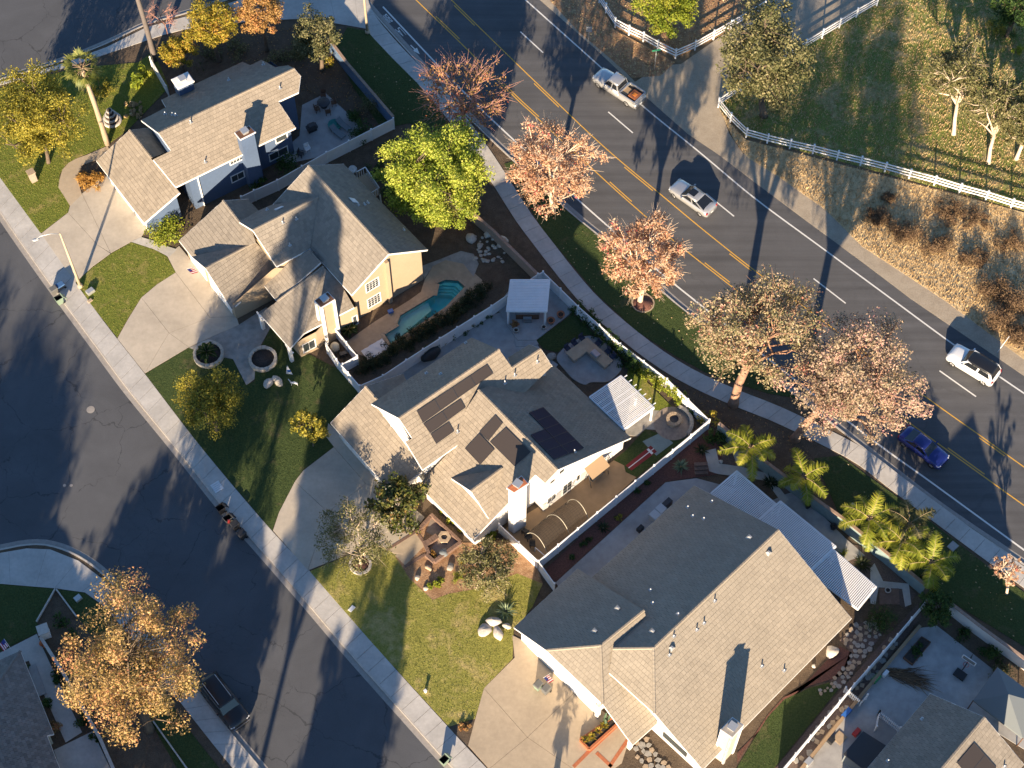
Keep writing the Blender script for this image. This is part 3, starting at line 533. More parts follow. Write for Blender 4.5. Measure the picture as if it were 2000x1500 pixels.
sheet('red_mulch_bed', [(1060, 1116), (1349, 851), (1382, 822), (1415, 870), (1402, 926), (1360, 932), (1300, 940), (1085, 1136)], 0.148, 'mulch_red')
sheet('side_yard', [(1085, 1138), (1110, 1115), (1300, 942), (1360, 934), (1440, 955), (1400, 1000), (1135, 1200)], 0.15, 'patio')
sheet('garden_path', [(1376, 880), (1398, 876), (1405, 905), (1450, 912), (1500, 925), (1540, 975), (1530, 985), (1495, 938), (1400, 925), (1385, 920)], 0.152, 'concrete'); sheet('garden_path', [(1425, 870), (1440, 868), (1455, 912), (1441, 911)], 0.156, 'concrete')
sheet('gravel_bed', [(1390, 872), (1420, 866), (1500, 905), (1560, 960), (1540, 985), (1500, 935), (1400, 920)], 0.142, 'gravel_dark')
sheet('back_patio', [(1535, 965), (1545, 962), (1600, 1000), (1650, 1050), (1690, 1085), (1640, 1100), (1500, 1050), (1480, 990)], 0.15, 'patio')
sheet('gravel_bed', [(1650, 1060), (1700, 1070), (1790, 1160), (1770, 1190), (1700, 1140), (1655, 1090)], 0.142, 'gravel_dark')
sheet('garden_path', [(1700, 1110), (1708, 1100), (1725, 1135), (1775, 1140), (1780, 1180), (1768, 1185), (1762, 1150), (1716, 1147), (1710, 1180), (1700, 1178)], 0.153, 'concrete')
sheet('brick_pad', [(1718, 1149), (1755, 1149), (1757, 1180), (1718, 1180)], 0.156, 'brick')
sheet('red_mulch_bed', [(1440, 1470), (1470, 1440), (1560, 1350), (1640, 1262), (1665, 1275), (1645, 1320), (1580, 1340), (1530, 1362), (1498, 1398), (1468, 1444), (1440, 1490)], 0.146, 'mulch_red')
sheet('stone_bed', [(1640, 1250), (1668, 1222), (1705, 1208), (1722, 1240), (1640, 1346), (1622, 1330), (1650, 1300), (1660, 1272)], 0.146, 'gravel_dark')
sheet('concrete_yard', [(1560, 1515), (1620, 1440), (1792, 1226), (1830, 1226), (1935, 1310), (1930, 1420), (1700, 1515)], 0.15, 'patio')
sheet('concrete_yard', [(1830, 1222), (1930, 1300), (2060, 1400), (2060, 1500), (1930, 1420), (1935, 1310), (1800, 1226)], 0.154, 'patio')
sheet('side_path', [(1515, 1500), (1606, 1390), (1736, 1240), (1792, 1180), (1800, 1205), (1700, 1330), (1560, 1505)], 0.148, 'gravel_dark')
sheet('entry_walk', [(-100, 1310), (0, 1275), (72, 1238), (82, 1262), (160, 1430), (128, 1450), (56, 1290), (-100, 1350)], 0.15, 'concrete'); sheet('corner_driveway', [(105, 1465), (181, 1428), (215, 1500), (260, 1600), (150, 1600)], 0.152, 'concrete')
# ------------------------------------------------------------------ houses
def plane_from(anch):
    """least-squares plane z = a x + b y + c through (px, py, z) anchors"""
    Q = np.array([P(x, y, z) for x, y, z in anch]); A = np.c_[Q[:, :2], np.ones(len(Q))]
    s, *_ = np.linalg.lstsq(A, Q[:, 2], rcond=None); return s
def hit(px, py, s, dz=0.0):
    q = ray(px, py); # CAM_H + q2 t = a q0 t + b q1 t + c + dz
    t = (s[2] + dz - CAM_H) / (q[2] - s[0] * q[0] - s[1] * q[1]); return np.array([q[0] * t, q[1] * t, CAM_H + q[2] * t])
def clip_axis(poly, ax, val, keep_less):
    out = []; n = len(poly)
    for i in range(n):
        a, b = poly[i], poly[(i + 1) % n]; ina = (a[ax] <= val) == keep_less or a[ax] == val; inb = (b[ax] <= val) == keep_less or b[ax] == val
        if ina: out.append(a)
        if ina != inb:
            t = (val - a[ax]) / (b[ax] - a[ax]); out.append(a + (b - a) * t)
    return out
class House:
    def __init__(s, name, label, base_px, tile, wall):
        s.root = thing(name, label, 'house', P(*base_px, 0.1)); s.tile = tile; s.wall = wall; s.faces = []; s.deck = MB(); s.tv = []; s.tf = []; s.tc = []; s.fascia = []; s.caps = MB(); s.rg = np.random.default_rng(len(s.root.name) * 7 + int(base_px[0]))
        s.roof = None
    def face(s, outline, anch, slope=None, cw=0.33, ch=0.39, lift=0.0, edges=''):
        """outline: pixels of the face; anch: (px,py,z) that fix its plane; edges: one letter per edge
        (e eave or rake with a white board, r ridge or hip with cap tiles, . nothing)"""
        pl = plane_from(anch); pts = [hit(x, y, pl, lift) for x, y in outline]; pl = np.array([pl[0], pl[1], pl[2] + lift])
        s.faces.append((pl, [p[:2] for p in pts])); n = len(pts)
        up = np.array([pl[0], pl[1]]); sl = np.linalg.norm(up); u = up / max(sl, 1e-6); e = np.array([-u[1], u[0]]); cs = 1 / math.sqrt(1 + sl * sl)
        nor = np.array([-pl[0], -pl[1], 1]) * cs
        th = 0.10; s.deck.add([p - nor * 0.012 for p in pts] + [p - nor * th for p in pts], [])
        k0 = len(s.deck.v) - 2 * n; area = sum(pts[i][0] * pts[(i + 1) % n][1] - pts[(i + 1) % n][0] * pts[i][1] for i in range(n)); ordr = list(range(n)) if area > 0 else list(range(n - 1, -1, -1))
        s.deck.f.append(tuple(k0 + i for i in ordr)); s.deck.f.append(tuple(k0 + n + i for i in reversed(ordr))); s.deck.sm += [False, False]
        for i in range(n): s.deck.f.append((k0 + i, k0 + (i + 1) % n, k0 + n + (i + 1) % n, k0 + n + i)); s.deck.sm.append(False)
        # tiles: courses along the slope, each course lapping the one below
        L2 = np.array([[p[:2] @ e, (p[:2] @ u) / cs] for p in pts]); lo = L2[:, 1].min(); hi = L2[:, 1].max(); row = 0; v0 = lo - 0.03
        while v0 < hi:
            a = clip_axis([q for q in L2], 1, v0, False); a = clip_axis(a, 1, v0 + ch * 0.95, True) if len(a) > 2 else []
            if len(a) > 2:
                xs = [q[0] for q in a]; x0 = math.floor(min(xs) / cw) * cw - (row % 2) * cw / 2
                while x0 < max(xs):
                    b = clip_axis(a, 0, x0 + 0.006, False); b = clip_axis(b, 0, x0 + cw - 0.006, True) if len(b) > 2 else []
                    if len(b) > 2:
                        ar = 0.5 * abs(sum(b[i][0] * b[(i + 1) % len(b)][1] - b[(i + 1) % len(b)][0] * b[i][1] for i in range(len(b))))
                        if ar > 0.004:
                            jit = s.rg.uniform(0, 0.014); top = []; bot = []
                            for q in b:
                                xy = e * q[0] + u * q[1] * cs; z = pl[0] * xy[0] + pl[1] * xy[1] + pl[2]
                                base = np.array([xy[0], xy[1], z]); f = 1 - (q[1] - v0) / ch
                                top.append(base + nor * (0.018 + 0.004 * f + jit)); bot.append(base - nor * 0.010)
                            m = len(b); k = len(s.tv); s.tv += top + bot
                            arr = sum(top[i][0] * top[(i + 1) % m][1] - top[(i + 1) % m][0] * top[i][1] for i in range(m)); od = list(range(m)) if arr > 0 else list(range(m - 1, -1, -1))
                            s.tf.append(tuple(k + i for i in od)); cv = s.rg.beta(2, 2); s.tc += [cv] * (2 * m)
                            for i in range(m):
                                j = (i + 1) % m; 
                                if abs(b[i][1] - v0) < 0.004 and abs(b[j][1] - v0) < 0.004 or abs(b[i][0] - b[j][0]) < 0.004: s.tf.append((k + i, k + j, k + m + j, k + m + i))
                    x0 += cw
            v0 += ch; row += 1
        for i, c in enumerate(edges):
            a, b = pts[i], pts[(i + 1) % n]
            if c == 'e': s.fascia.append((a, b))
            elif c == 'r':
                ln = resample([a, b], 0.34)
                for p, q in zip(ln, ln[1:]):
                    d = (q - p) / np.linalg.norm(q - p); sd = np.cross(d, [0, 0, 1.0]); sd /= np.linalg.norm(sd); z = np.array([0, 0, 1.0])
                    j = s.rg.uniform(-.006, .008); p2 = p - d * 0.03
                    A = [p2 + sd * 0.13 + z * (0.0 + j), p2 + sd * .07 + z * (0.095 + j), p2 - sd * .07 + z * (0.095 + j), p2 - sd * 0.13 + z * (0.0 + j)]; Bq = [q + sd * 0.12 + z * -0.01, q + sd * .065 + z * 0.07, q - sd * .065 + z * 0.07, q - sd * 0.12 + z * -0.01]
                    s.caps.add(A + Bq, [(0, 1, 5, 4), (1, 2, 6, 5), (2, 3, 7, 6), (0, 3, 2, 1), (4, 5, 6, 7)])
        return pts
    def h_at(s, x, y, faces=None, default=2.6):
        best = None
        for i, (pl, poly) in enumerate(s.faces):
            if faces is not None and i not in faces: continue
            if in_poly(np.array([x]), np.array([y]), poly)[0]:
                z = pl[0] * x + pl[1] * y + pl[2]; best = z if best is None else max(best, z)
        return default if best is None else best
    def walls(s, plan, groups, z0=0.05, m=None, skip=(), step=0.35, cap=99.):
        """vertical walls round a plan polygon; groups of roof planes: lowest plane of a group, highest group"""
        n = len(plan); mb = MB(); hz = lambda p: min(cap, max(min(s.faces[i][0] @ np.array([p[0], p[1], 1.0]) for i in g_) for g_ in groups)) - 0.11
        for i in range(n):
            if i in skip: continue
            a, b = np.array(plan[i][:2]), np.array(plan[(i + 1) % n][:2]); k = max(1, int(np.linalg.norm(b - a) / step))
            ps = [a + (b - a) * t for t in np.linspace(0, 1, k + 1)]; hs = [hz(p) for p in ps]
            mb.add([(p[0], p[1], z0) for p in ps] + [(p[0], p[1], h) for p, h in zip(ps, hs)], [(j, j + 1, k + 2 + j, k + 1 + j) for j in range(k)])
        return mb.build('wall', m or s.wall, s.root)
    def finish(s, board=0.19, bm='white_paint'):
        s.roof = s.deck.build('roof', s.tile, s.root)
        V = np.array(s.tv) - off_of(s.root); me = bpy.data.meshes.new('roof_tiles'); me.from_pydata([tuple(v) for v in V], [], s.tf)
        at = me.attributes.new('rnd', 'FLOAT', 'POINT'); at.data.foreach_set('value', np.array(s.tc, np.float32)); me.update()
        o = link('roof_tiles', me, s.tile, s.roof); o['kind'] = 'stuff'
        if s.caps.v:
            c = s.caps.build('ridge_tiles', s.tile, s.roof); c['kind'] = 'stuff'; at = c.data.attributes.new('rnd', 'FLOAT', 'POINT'); at.data.foreach_set('value', s.rg.uniform(0.2, 0.9, len(c.data.vertices)).astype(np.float32))
        for a, b in s.fascia:
            mb = MB(); z = np.array([0, 0, board / 2 + 0.0]); mb.bar(a - z, b - z, 0.05, board); mb.build('fascia_board', bm, s.roof)
    def vent(s, px, py, z, h=0.45, r=0.05, m='metal_pale', name='vent_pipe'):
        p = P(px, py, z); b = s.h_at(p[0], p[1], default=z); mb = MB(); mb.tube([(p[0], p[1], b - 0.05), (p[0], p[1], b + h)], r, 8); mb.box((p[0], p[1], b + 0.05), (0.3, 0.3, 0.05), 0.7); return mb.build(name, m, s.root)
    def hood(s, px, py, z, rz=0.8, sz=0.5, m='metal_pale'):
        p = P(px, py, z); b = s.h_at(p[0], p[1], default=z); mb = MB(); h = sz / 2; vs = []
        for x, y, zz in ((-h, -h, 0), (h, -h, 0), (h, h, 0), (-h, h, 0), (-h * .3, -h * .7, .32), (h * .3, -h * .7, .32), (h * .3, h * .1, .32), (-h * .3, h * .1, .32)):
            q = rot2(x, y, rz); vs.append((p[0] + q[0], p[1] + q[1], b - 0.04 + zz))
        mb.add(vs, [(0, 3, 2, 1), (4, 5, 6, 7), (0, 1, 5, 4), (1, 2, 6, 5), (2, 3, 7, 6), (3, 0, 4, 7)]); return mb.build('roof_vent', m, s.root)
    def window(s, a, b, z0, z1, out, nx=2, ny=2, frame='white_paint', pane='glass_window', fw=0.09, arch=False):
        """window on the vertical wall through plan points a-b (left to right seen from outside), out: outward normal"""
        a = np.array(a[:2], float); b = np.array(b[:2], float); d = (b - a); W = np.linalg.norm(d); d /= W; o = np.array(out[:2], float); o /= np.linalg.norm(o)
        def pt(u, z, k): q = a + d * u + o * k; return (q[0], q[1], z)
        w_ = MB()
        for u0, u1, v0, v1 in ((0, W, z0, z0 + fw), (0, W, z1 - fw, z1), (0, fw, z0 + fw, z1 - fw), (W - fw, W, z0 + fw, z1 - fw)):
            w_.add([pt(u0, v0, .05), pt(u1, v0, .05), pt(u1, v1, .05), pt(u0, v1, .05), pt(u0, v0, -.02), pt(u1, v0, -.02), pt(u1, v1, -.02), pt(u0, v1, -.02)], [(0, 1, 2, 3), (0, 4, 5, 1), (1, 5, 6, 2), (2, 6, 7, 3), (3, 7, 4, 0)])
        f = w_.build('window', frame, s.root)
        cw = (W - 2 * fw) / nx; ch_ = (z1 - z0 - 2 * fw) / ny
        for i in range(nx):
            for j in range(ny):
                g_ = 0.022; u0 = fw + i * cw + g_; u1 = fw + (i + 1) * cw - g_; v0 = z0 + fw + j * ch_ + g_; v1 = z0 + fw + (j + 1) * ch_ - g_
                MB().add([pt(u0, v0, .015), pt(u1, v0, .015), pt(u1, v1, .015), pt(u0, v1, .015)], [(0, 1, 2, 3)]).build('pane', pane, f)
        mu = MB(); mu.add([pt(fw, z0 + fw, .01), pt(W - fw, z0 + fw, .01), pt(W - fw, z1 - fw, .01), pt(fw, z1 - fw, .01)], [(0, 1, 2, 3)]); mu.build('muntin', frame, f)
        return f
    def chimney(s, corners, z0, z1, m, capm='brick', trim='white_paint', flue='metal_pale', over=0.12):
        """corners: 4 plan points"""
        c = MB(); c.prism(corners, z0, z1); ch_ = c.build('chimney', m, s.root)
        cp = MB(); big = inset(corners, -over); cp.prism(big, z1, z1 + 0.14); cp.build('chimney_trim', trim, ch_)
        tp = MB(); tp.prism(inset(corners, -over + 0.06), z1 + 0.13, z1 + 0.17); tp.build('chimney_top', capm, ch_)
        ctr = np.mean([np.array(q[:2]) for q in corners], axis=0); fl = MB(); d = np.array(corners[1][:2]) - np.array(corners[0][:2]); rz = math.atan2(d[1], d[0])
        fl.box((ctr[0], ctr[1], z1 + 0.32), (0.55, 0.55, 0.3), rz); fl.box((ctr[0], ctr[1], z1 + 0.5), (0.7, 0.7, 0.06), rz); fl.build('flue', flue, ch_); return ch_
def rect_from(a, b, wdt, z=0):
    """plan rectangle: edge a-b, extended wdt to its left"""
    a = np.array(a[:2], float); b = np.array(b[:2], float); d = (b - a) / np.linalg.norm(b - a); n = np.array([-d[1], d[0]]); return [a, b, b + n * wdt, a + n * wdt]

# ---- H4: the wide single-storey house
h4 = House('tan_roofed_house', 'wide single-storey house with pale tan tiled roof beside white slatted patio covers', (1350, 1240), 'tile_pale', 'stucco_white')
ZE, ZR = 2.9, 7.25
A, A2, BK, C4, D4, FR = (1355.6, 948.1), (1157.6, 1126.4), (1520.9, 1035), (1662.7, 1207.8), (1372, 1503), (1276, 1266)
f_nw = h4.face([A, (1128, 1153), (1202, 1268), FR, BK], [(*A, ZE), (*A2, ZE), (*BK, ZR), (*FR, ZR)], edges='e..re')
f_se = h4.face([FR, (1278, 1393), D4, C4, BK], [(*C4, ZE), (*D4, ZE), (*BK, ZR), (*FR, ZR)], edges='reee.')
W1, W2, W3, W3b, WR0, WR1 = (1004, 1225.6), (1128, 1110.9), (1235.3, 1455), (1283.4, 1412.5), (1173, 1261), (1258, 1192); ZW = 6.32
h4.face([W2, W1, (1067, 1270), WR0, WR1, (1250, 1188)], [(*W1, ZE), (*W2, ZE), (*WR0, ZW), (*WR1, ZW)], lift=0.03, edges='ee.r..')
h4.face([WR1, WR0, (1177, 1375), W3, W3b, (1278, 1396), (1193, 1318), (1198, 1270), (1202, 1259), (1261, 1203)], [(*W3, ZE), (*W3b, ZE), (*WR0, ZW), (*WR1, ZW)], lift=0.03, edges='.ree......')
# clipped gable ends (small hips)
p0, p1, p2 = hit(1067, 1270, plane_from([(*W1, ZE), (*W2, ZE), (*WR0, ZW), (*WR1, ZW)])), hit(1177, 1375, plane_from([(*W3, ZE), (*W3b, ZE), (*WR0, ZW), (*WR1, ZW)])), P(*WR0, ZW)
h4.face([(1067, 1270), (1177, 1375), WR0], [(1067, 1270, p0[2]), (1177, 1375, p0[2]), (*WR0, ZW)], lift=0.04, edges='err')
p0 = hit(1278, 1393, plane_from([(*C4, ZE), (*D4, ZE), (*BK, ZR), (*FR, ZR)]))
h4.face([(1197, 1267), (1190, 1314), (1278, 1393), FR], [(1196, 1316, p0[2]), (1278, 1393, p0[2]), (*FR, ZR)], lift=0.02, edges='.err')
mainp = inset([P(*A, ZE), P(*C4, ZE), P(*D4, ZE), P(*A, ZE) + P(*D4, ZE) - P(*C4, ZE)], 0.45); h4.walls(mainp, [(0, 1, 5)])
wq = [P(*W1, ZE), P(*W3, ZE)]; wd = (P(*W2, ZE) - P(*W1, ZE)); wd /= np.linalg.norm(wd)
wingp = inset([wq[0], wq[1], wq[1] + wd * 7, wq[0] + wd * 7.5], 0.45)
gar_end = wingp[0] * 0.30 + wingp[1] * 0.70     # the porch under the wing's last bay stays open
h4.walls([wingp[0], gar_end, gar_end + wd[:2] * 6, wingp[3]], [(2, 3, 4)])
fo = np.array([-wd[0], -wd[1]])
def on(a, b, t): return np.array(a[:2]) * (1 - t) + np.array(b[:2]) * t
# garage doors and front windows
def garage_door(h, a, b, out, z1=2.25, rows=4, cols=8, m='white_paint'):
    a = np.array(a[:2]); b = np.array(b[:2]); o = np.array(out[:2]) / np.linalg.norm(out[:2]); fr = MB(); fr.prism([a + o * .0, b + o * .0, b + o * .03, a + o * .03], 0.1, z1); d = fr.build('garage_door', m, h.root)
    for j in range(rows):
        for i in range(cols):
            p = on(a, b, (i + .08) / cols); q = on(a, b, (i + .92) / cols); MB().prism([p + o * .03, q + o * .03, q + o * .05, p + o * .05], 0.16 + (z1 - .16) / rows * j + .04, 0.16 + (z1 - .16) / rows * (j + 1) - .04).build('panel', m, d)
garage_door(h4, on(wingp[0], gar_end, .08), on(wingp[0], gar_end, .60), fo); garage_door(h4, on(wingp[0], gar_end, .66), on(wingp[0], gar_end, .95), fo, cols=4)
h4.window(on(mainp[2], mainp[3], .25), on(mainp[2], mainp[3], .08), 0.7, 2.2, fo, 1, 1); h4.window(on(mainp[2], mainp[3], .50), on(mainp[2], mainp[3], .30), 0.6, 2.3, fo, 2, 1)
# arched transom
am = MB(); c0 = on(mainp[2], mainp[3], .40); dv = np.array([wd[1], -wd[0]]); pts_ = [np.array([*(c0 + dv * (1.75 * math.cos(t)) + fo * .03), 2.42 + 0.75 * math.sin(t)]) for t in np.linspace(0, math.pi, 14)]
am.poly(pts_); am.build('arched_window', 'glass_window', h4.root)
# wing porch posts and beam
pw = MB(); pp_ = wingp[1]
for t in (0.02, 0.98): q = on(wingp[1], gar_end, t); pw = MB(); pw.box((q[0], q[1], 1.4), (0.35, 0.35, 2.7), math.atan2(wd[1], wd[0])); pw.build('porch_post', 'stucco_white', h4.root)
# chimney on the lower right eave
ca, cb, cc, cd = P(1411, 1425, 6.9), P(1430, 1438, 6.9), P(1449, 1417, 6.9), P(1431, 1404, 6.9)
h4.chimney([ca, cb, cc, cd], 0.1, 6.75, 'stucco_beige', 'gutter', 'white_paint')
for k_, (a_, b_) in enumerate(((ca, cb), (cb, cc))):
    for q_ in (a_, b_):
        mb = MB(); mb.box((q_[0], q_[1], 3.4), (0.2, 0.2, 6.6), 0.75); mb.build('chimney_corner_board', 'white_paint', h4.root)
for x_, y_ in ((1200, 1199), (1156, 1236), (1268, 1235), (1314, 1266)): pass
for x_, y_, z_ in ((1205, 1197, 4.6), (1161, 1239, 4.9), (1273, 1239, 6.0), (1461, 1059, 5.6), (1498, 1086, 6.2), (1310, 1270, 6.3)): h4.hood(x_, y_, z_)
for x_, y_, z_ in ((1372, 1227, 5.6), (1358, 1240, 5.6), (1393, 1183, 6.0), (1314, 1250, 6.3), (1488, 1300, 4.2), (1533, 1305, 3.9), (1306, 1284, 6.2), (1323, 1206, 6.2), (1274, 1183, 5.2), (1270, 1155, 5.0), (1352, 1012, 3.6), (1390, 982, 3.9), (1343, 992, 3.4), (1373, 1020, 3.8)): h4.vent(x_, y_, z_, 0.35, 0.06)
h4.finish()

# ---- H3: the white two-storey house with solar panels
h3 = House('white_house', 'white two-storey house with solar panels on its tan tiled roofs', (930, 860), 'tile_tan', 'stucco_white')
Za, Zra = 5.2, 8.0
a1, a2, a4, a5 = (725.4, 788.8), (779, 816.8), (920.9, 659.6), (975, 683); e1, e2 = (825, 917.4), (916, 853)
h3.face([a1, a2, a5, a4], [(*a1, Za), (*a4, Za), (*a2, Zra), (*a5, Zra)], edges='er.e')
SEa = [(*e1, Za), (*e2, Za), (*a2, Zra), (*a5, Zra)]
b0, b1, b2, b3, b4 = (1000, 718.4), (1056, 681.6), (1034, 673), (992, 699), (1078, 715)
h3.face([a2, (805, 856), (792, 863), e1, (917, 852), (985, 806), b4, b1, b0, a5], SEa, edges='e.ee..e..r')
zb = hit(*b0, plane_from(SEa))[2]
h3.face([b0, b1, b2, b3], [(*b0, zb), (*b1, zb), (*b2, zb - 1.0), (*b3, zb - 1.0)], edges='reee')
# cross wing C: long slope to the street, shaded slope to the garden
c1, c2 = (935, 762), (1089, 917.6); Zc, Zl = 7.5, 2.7
fe1, fe2 = (817.4, 948.8), (924.5, 1054); ne1, ne2 = (1232, 855), (1080, 712)
NEp = [(*c1, Zc), (*c2, Zc), (*ne1, 2.45), (*ne2, 2.45)]; SWp = [(*c1, Zc), (*c2, Zc), (*fe1, Zl), (*fe2, Zl)]
h3.face([c1, c2, ne1, ne2, (1040, 700), (990, 740)], NEp, edges='ree...')
h3.face([c1, (910, 800), (880, 880), (838, 925), fe1, fe2, (1046, 927), (1064, 943), c2], SWp, edges='....eee..')
# front cross gable on the street slope
d1, d2, d3, d4 = (919.4, 959), (980.6, 914), (882, 934.3), (954, 1011.7)
zd = hit(*d2, plane_from(SWp))[2] + 0.05; zd3 = hit(*d3, plane_from(SWp))[2] + 0.05
h3.face([d3, d1, d2], [(*d1, zd), (*d2, zd), (*d3, zd3)], lift=0.03, edges='er.')
zd4 = hit(*d4, plane_from(SWp))[2] + 0.05
h3.face([d1, d4, (967, 990), d2], [(*d1, zd), (*d2, zd), (*d4, zd4)], lift=0.03, edges='e...')
gq = [hit(*d3, plane_from(SWp)), P(*d1, zd), hit(*d4, plane_from(SWp))]; MB().poly([q + np.array([0.12, 0.1, -0.12]) for q in gq]).build('gable_wall', 'stucco_white', h3.root)
# garage wing
g1, g2, g5, g6 = (646, 826), (714, 755), (787, 730), (764, 960)
GSW = [(*g1, 2.7), (740, 932, 2.7), (*g2, 4.7)]
h3.face([g1, g6, (825, 922), (802, 858), (758, 806), (733, 776), g2], GSW, edges='ee....e')
zg = 4.7
h3.face([g2, (745, 790), (800, 760), g5], [(*g2, zg), (745, 790, zg), (*g5, 2.75)], lift=-0.02, edges='r..e')
# walls
pa1, pe1 = P(*a1, Za), P(*e1, Za); dA = (P(*a4, Za) - pa1)[:2]; dA /= np.linalg.norm(dA)
A_plan = inset([pa1, pe1, pe1[:2] + dA * 8.6, P(*a5, Zra)[:2] + (pe1 - pa1)[:2] * 0.5, P(*a5, Zra)[:2] - (pe1 - pa1)[:2] * 0.5], 0.4); h3.walls(A_plan, [(0, 1)])
B_plan = inset([P(*b3, zb - 1), P(*b4, 5.2) - (P(*b2, zb - 1) - P(*b3, zb - 1)), P(*b4, 5.2), P(*b2, zb - 1)], 0.35); h3.walls(B_plan, [(1, 2)])
ext = P(*ne1, 2.45); c2w = P(*c2, Zc); dC = (P(*c1, Zc) - c2w)[:2]; dC /= np.linalg.norm(dC); q_sw = np.array([dC[1], -dC[0]])
if q_sw @ (P(*fe2, Zl) - c2w)[:2] < 0: q_sw = -q_sw
sw_len = abs((P(*fe2, Zl) - c2w)[:2] @ q_sw)
r1 = c2w[:2] + q_sw * (abs((hit(1064, 943, plane_from(SWp))[:2] - c2w[:2]) @ q_sw) - .3); r2 = P(1046, 927, hit(1046, 927, plane_from(SWp))[2])[:2]
nd = (r2 - c2w[:2]) @ dC; C_plan = [ext[:2] + dC * .45 + q_sw * .4, c2w[:2] + dC * .45, r1 + dC * .45, r1 + dC * (nd + .4), P(*fe2, Zl)[:2] + dC * .45 - q_sw * .5, P(*fe1, Zl)[:2] - dC * .4 - q_sw * .5, ext[:2] + dC * 11 + q_sw * .4]
h3.walls(C_plan, [(3, 4)])
G_plan = inset([P(*g1, 2.7), P(*g6, 2.7), P(*g6, 2.7)[:2] + dA * 6, P(*g1, 2.7)[:2] + dA * 6.6], 0.4); h3.walls(G_plan, [(7, 8)])
garage_door(h3, on(G_plan[0], G_plan[1], .08), on(G_plan[0], G_plan[1], .52), -dA); garage_door(h3, on(G_plan[0], G_plan[1], .58), on(G_plan[0], G_plan[1], .88), -dA, cols=4)
se_out = -dC
wl = lambda t0, t1, z0, z1, nx, ny, **k: h3.window(on(C_plan[2], C_plan[0], t0), on(C_plan[2], C_plan[0], t1), z0, z1, se_out, nx, ny, **k)
wl(0.04, 0.16, 0.9, 2.1, 2, 3); wl(0.23, 0.36, 0.3, 2.2, 2, 3); wl(0.40, 0.46, 0.9, 2.1, 1, 2, ); wl(0.06, 0.14, 4.5, 5.2, 1, 1); wl(0.17, 0.25, 5.0, 5.8, 1, 1)
h3.window(on(A_plan[0], A_plan[1], .12), on(A_plan[0], A_plan[1], .30), 3.7, 4.7, -dA, 2, 1); h3.window(on(A_plan[0], A_plan[1], .68), on(A_plan[0], A_plan[1], .90), 3.7, 4.7, -dA, 3, 2)
# chimney
_k = [P(993, 953, 8.45), P(1004, 960, 8.45), P(1029, 944, 8.45), P(1018, 932, 8.45)]
h3.chimney(_k, 0.1, 8.3, 'stucco_white', 'brick_orange')
for x_, y_, z_ in ((986, 742, 7), (1005, 731, 6.7), (1049, 712, 6), (893, 835, 6.6), (1122, 884, 5.8)): h3.vent(x_, y_, z_, 0.5, 0.06)
for x_, y_, z_ in ((833, 727, 6), (861, 733, 6.5), (910, 668, 5.6)): h3.vent(x_, y_, z_, 0.3, 0.06)
h3.finish()
# ---- H2: the peach house
h2 = House('peach_house', 'peach stucco two-storey house with grey tiled gables beside the swimming pool', (600, 500), 'tile_grey', 'stucco_peach')
Zm, Zrm = 5.3, 8.3
m1, m2, m3, m4, m5, m6 = (602.7, 323.8), (759, 496), (670.7, 320.4), (834.8, 487.7), (533.8, 399), (687, 576)
h2.face([m1, m2, m4, m3], [(*m1, Zrm + .15), (*m2, Zrm - .1), (*m3, Zm), (*m4, Zm)], edges='reee')
MSW = [(*m1, Zrm + .15), (*m2, Zrm - .1), (*m5, Zm), (*m6, Zm)]
h2.face([m1, m5, (548, 395), (600, 440), (606, 486), m6, m2], MSW, edges='e..eee.')
n1, n2, n3, n4, n5 = (493.9, 449.6), (622, 384), (467.5, 433.5), (535.5, 398.6), (539.8, 520)
h2.face([n3, n1, n2, (560, 392), n4, (504, 412)], [(*n3, Zm), (*n4, Zm), (*n1, 7.6), (*n2, 7.6)], lift=0.02, edges='er...e')
h2.face([n1, n5, (606, 485), n2], [(*n5, Zm), (606, 485, Zm), (*n1, 7.6), (*n2, 7.6)], lift=0.02, edges='ee..')
# garage wing with its cross gable
p1_, p2_, p3_ = (350, 470), (436, 392), (484, 389)
PSW = [(*p1_, 2.7), (375, 501.5, 2.7), (*p2_, 5.1)]
h2.face([p1_, (375, 501.5), (500, 475), (493, 452), (467, 433), p2_], PSW, edges='e...re')
h2.face([p2_, (467, 433), (500, 440), (505, 412), p3_], [(*p2_, 5.1), (467, 433, 5.1), (*p3_, 2.9)], lift=-.02, edges='r...e')
q1, q2, q3, q4 = (401, 523.6), (499, 472.6), (374.9, 501.5), (453, 604.6)
h2.face([q3, q1, q2], [(*q1, 4.6), (*q2, 4.6), (*q3, 3.2)], lift=.03, edges='er.')
h2.face([q1, q4, (459, 598), (544, 522.7), q2], [(*q1, 4.6), (*q2, 4.6), (*q4, 2.5), (544, 522.7, 2.5)], lift=.03, edges='e.e..')
# front sitting-room wing and the lean-to strip above it
SSW = [(508, 613.7, 2.6), (566.6, 680, 2.6), (631, 521, 5.3)]
h2.face([(508, 613.7), (566.6, 680), (593.6, 650.6), (631, 521), (541.4, 588.5)], SSW, edges='ee.r.')
zs = hit(593.6, 650.6, plane_from(SSW))[2]
h2.face([(593.6, 650.6), (691.7, 600), (660, 545), (631, 521)], [(593.6, 650.6, zs), (691.7, 600, zs), (631, 521, 5.3)], edges='e..r')
h2.face([(517, 558), (541.4, 588.5), (627, 512), (606, 487.7), (573.8, 504.8)], [(517, 558, 2.95), (541.4, 588.5, 2.95), (627, 512, 5.6)], edges='ee..e')
pm3, pm4, pm5, pm6 = [P(*q, Zm) for q in (m3, m4, m5, m6)]
M_plan = inset([pm5, pm6, pm4, pm3], 0.42); h2.walls(M_plan, [(0, 1)])
pn3, pn5 = P(*n3, Zm), P(*n5, Zm); dN = (P(*n4, Zm) - pn3)[:2]; dN /= np.linalg.norm(dN)
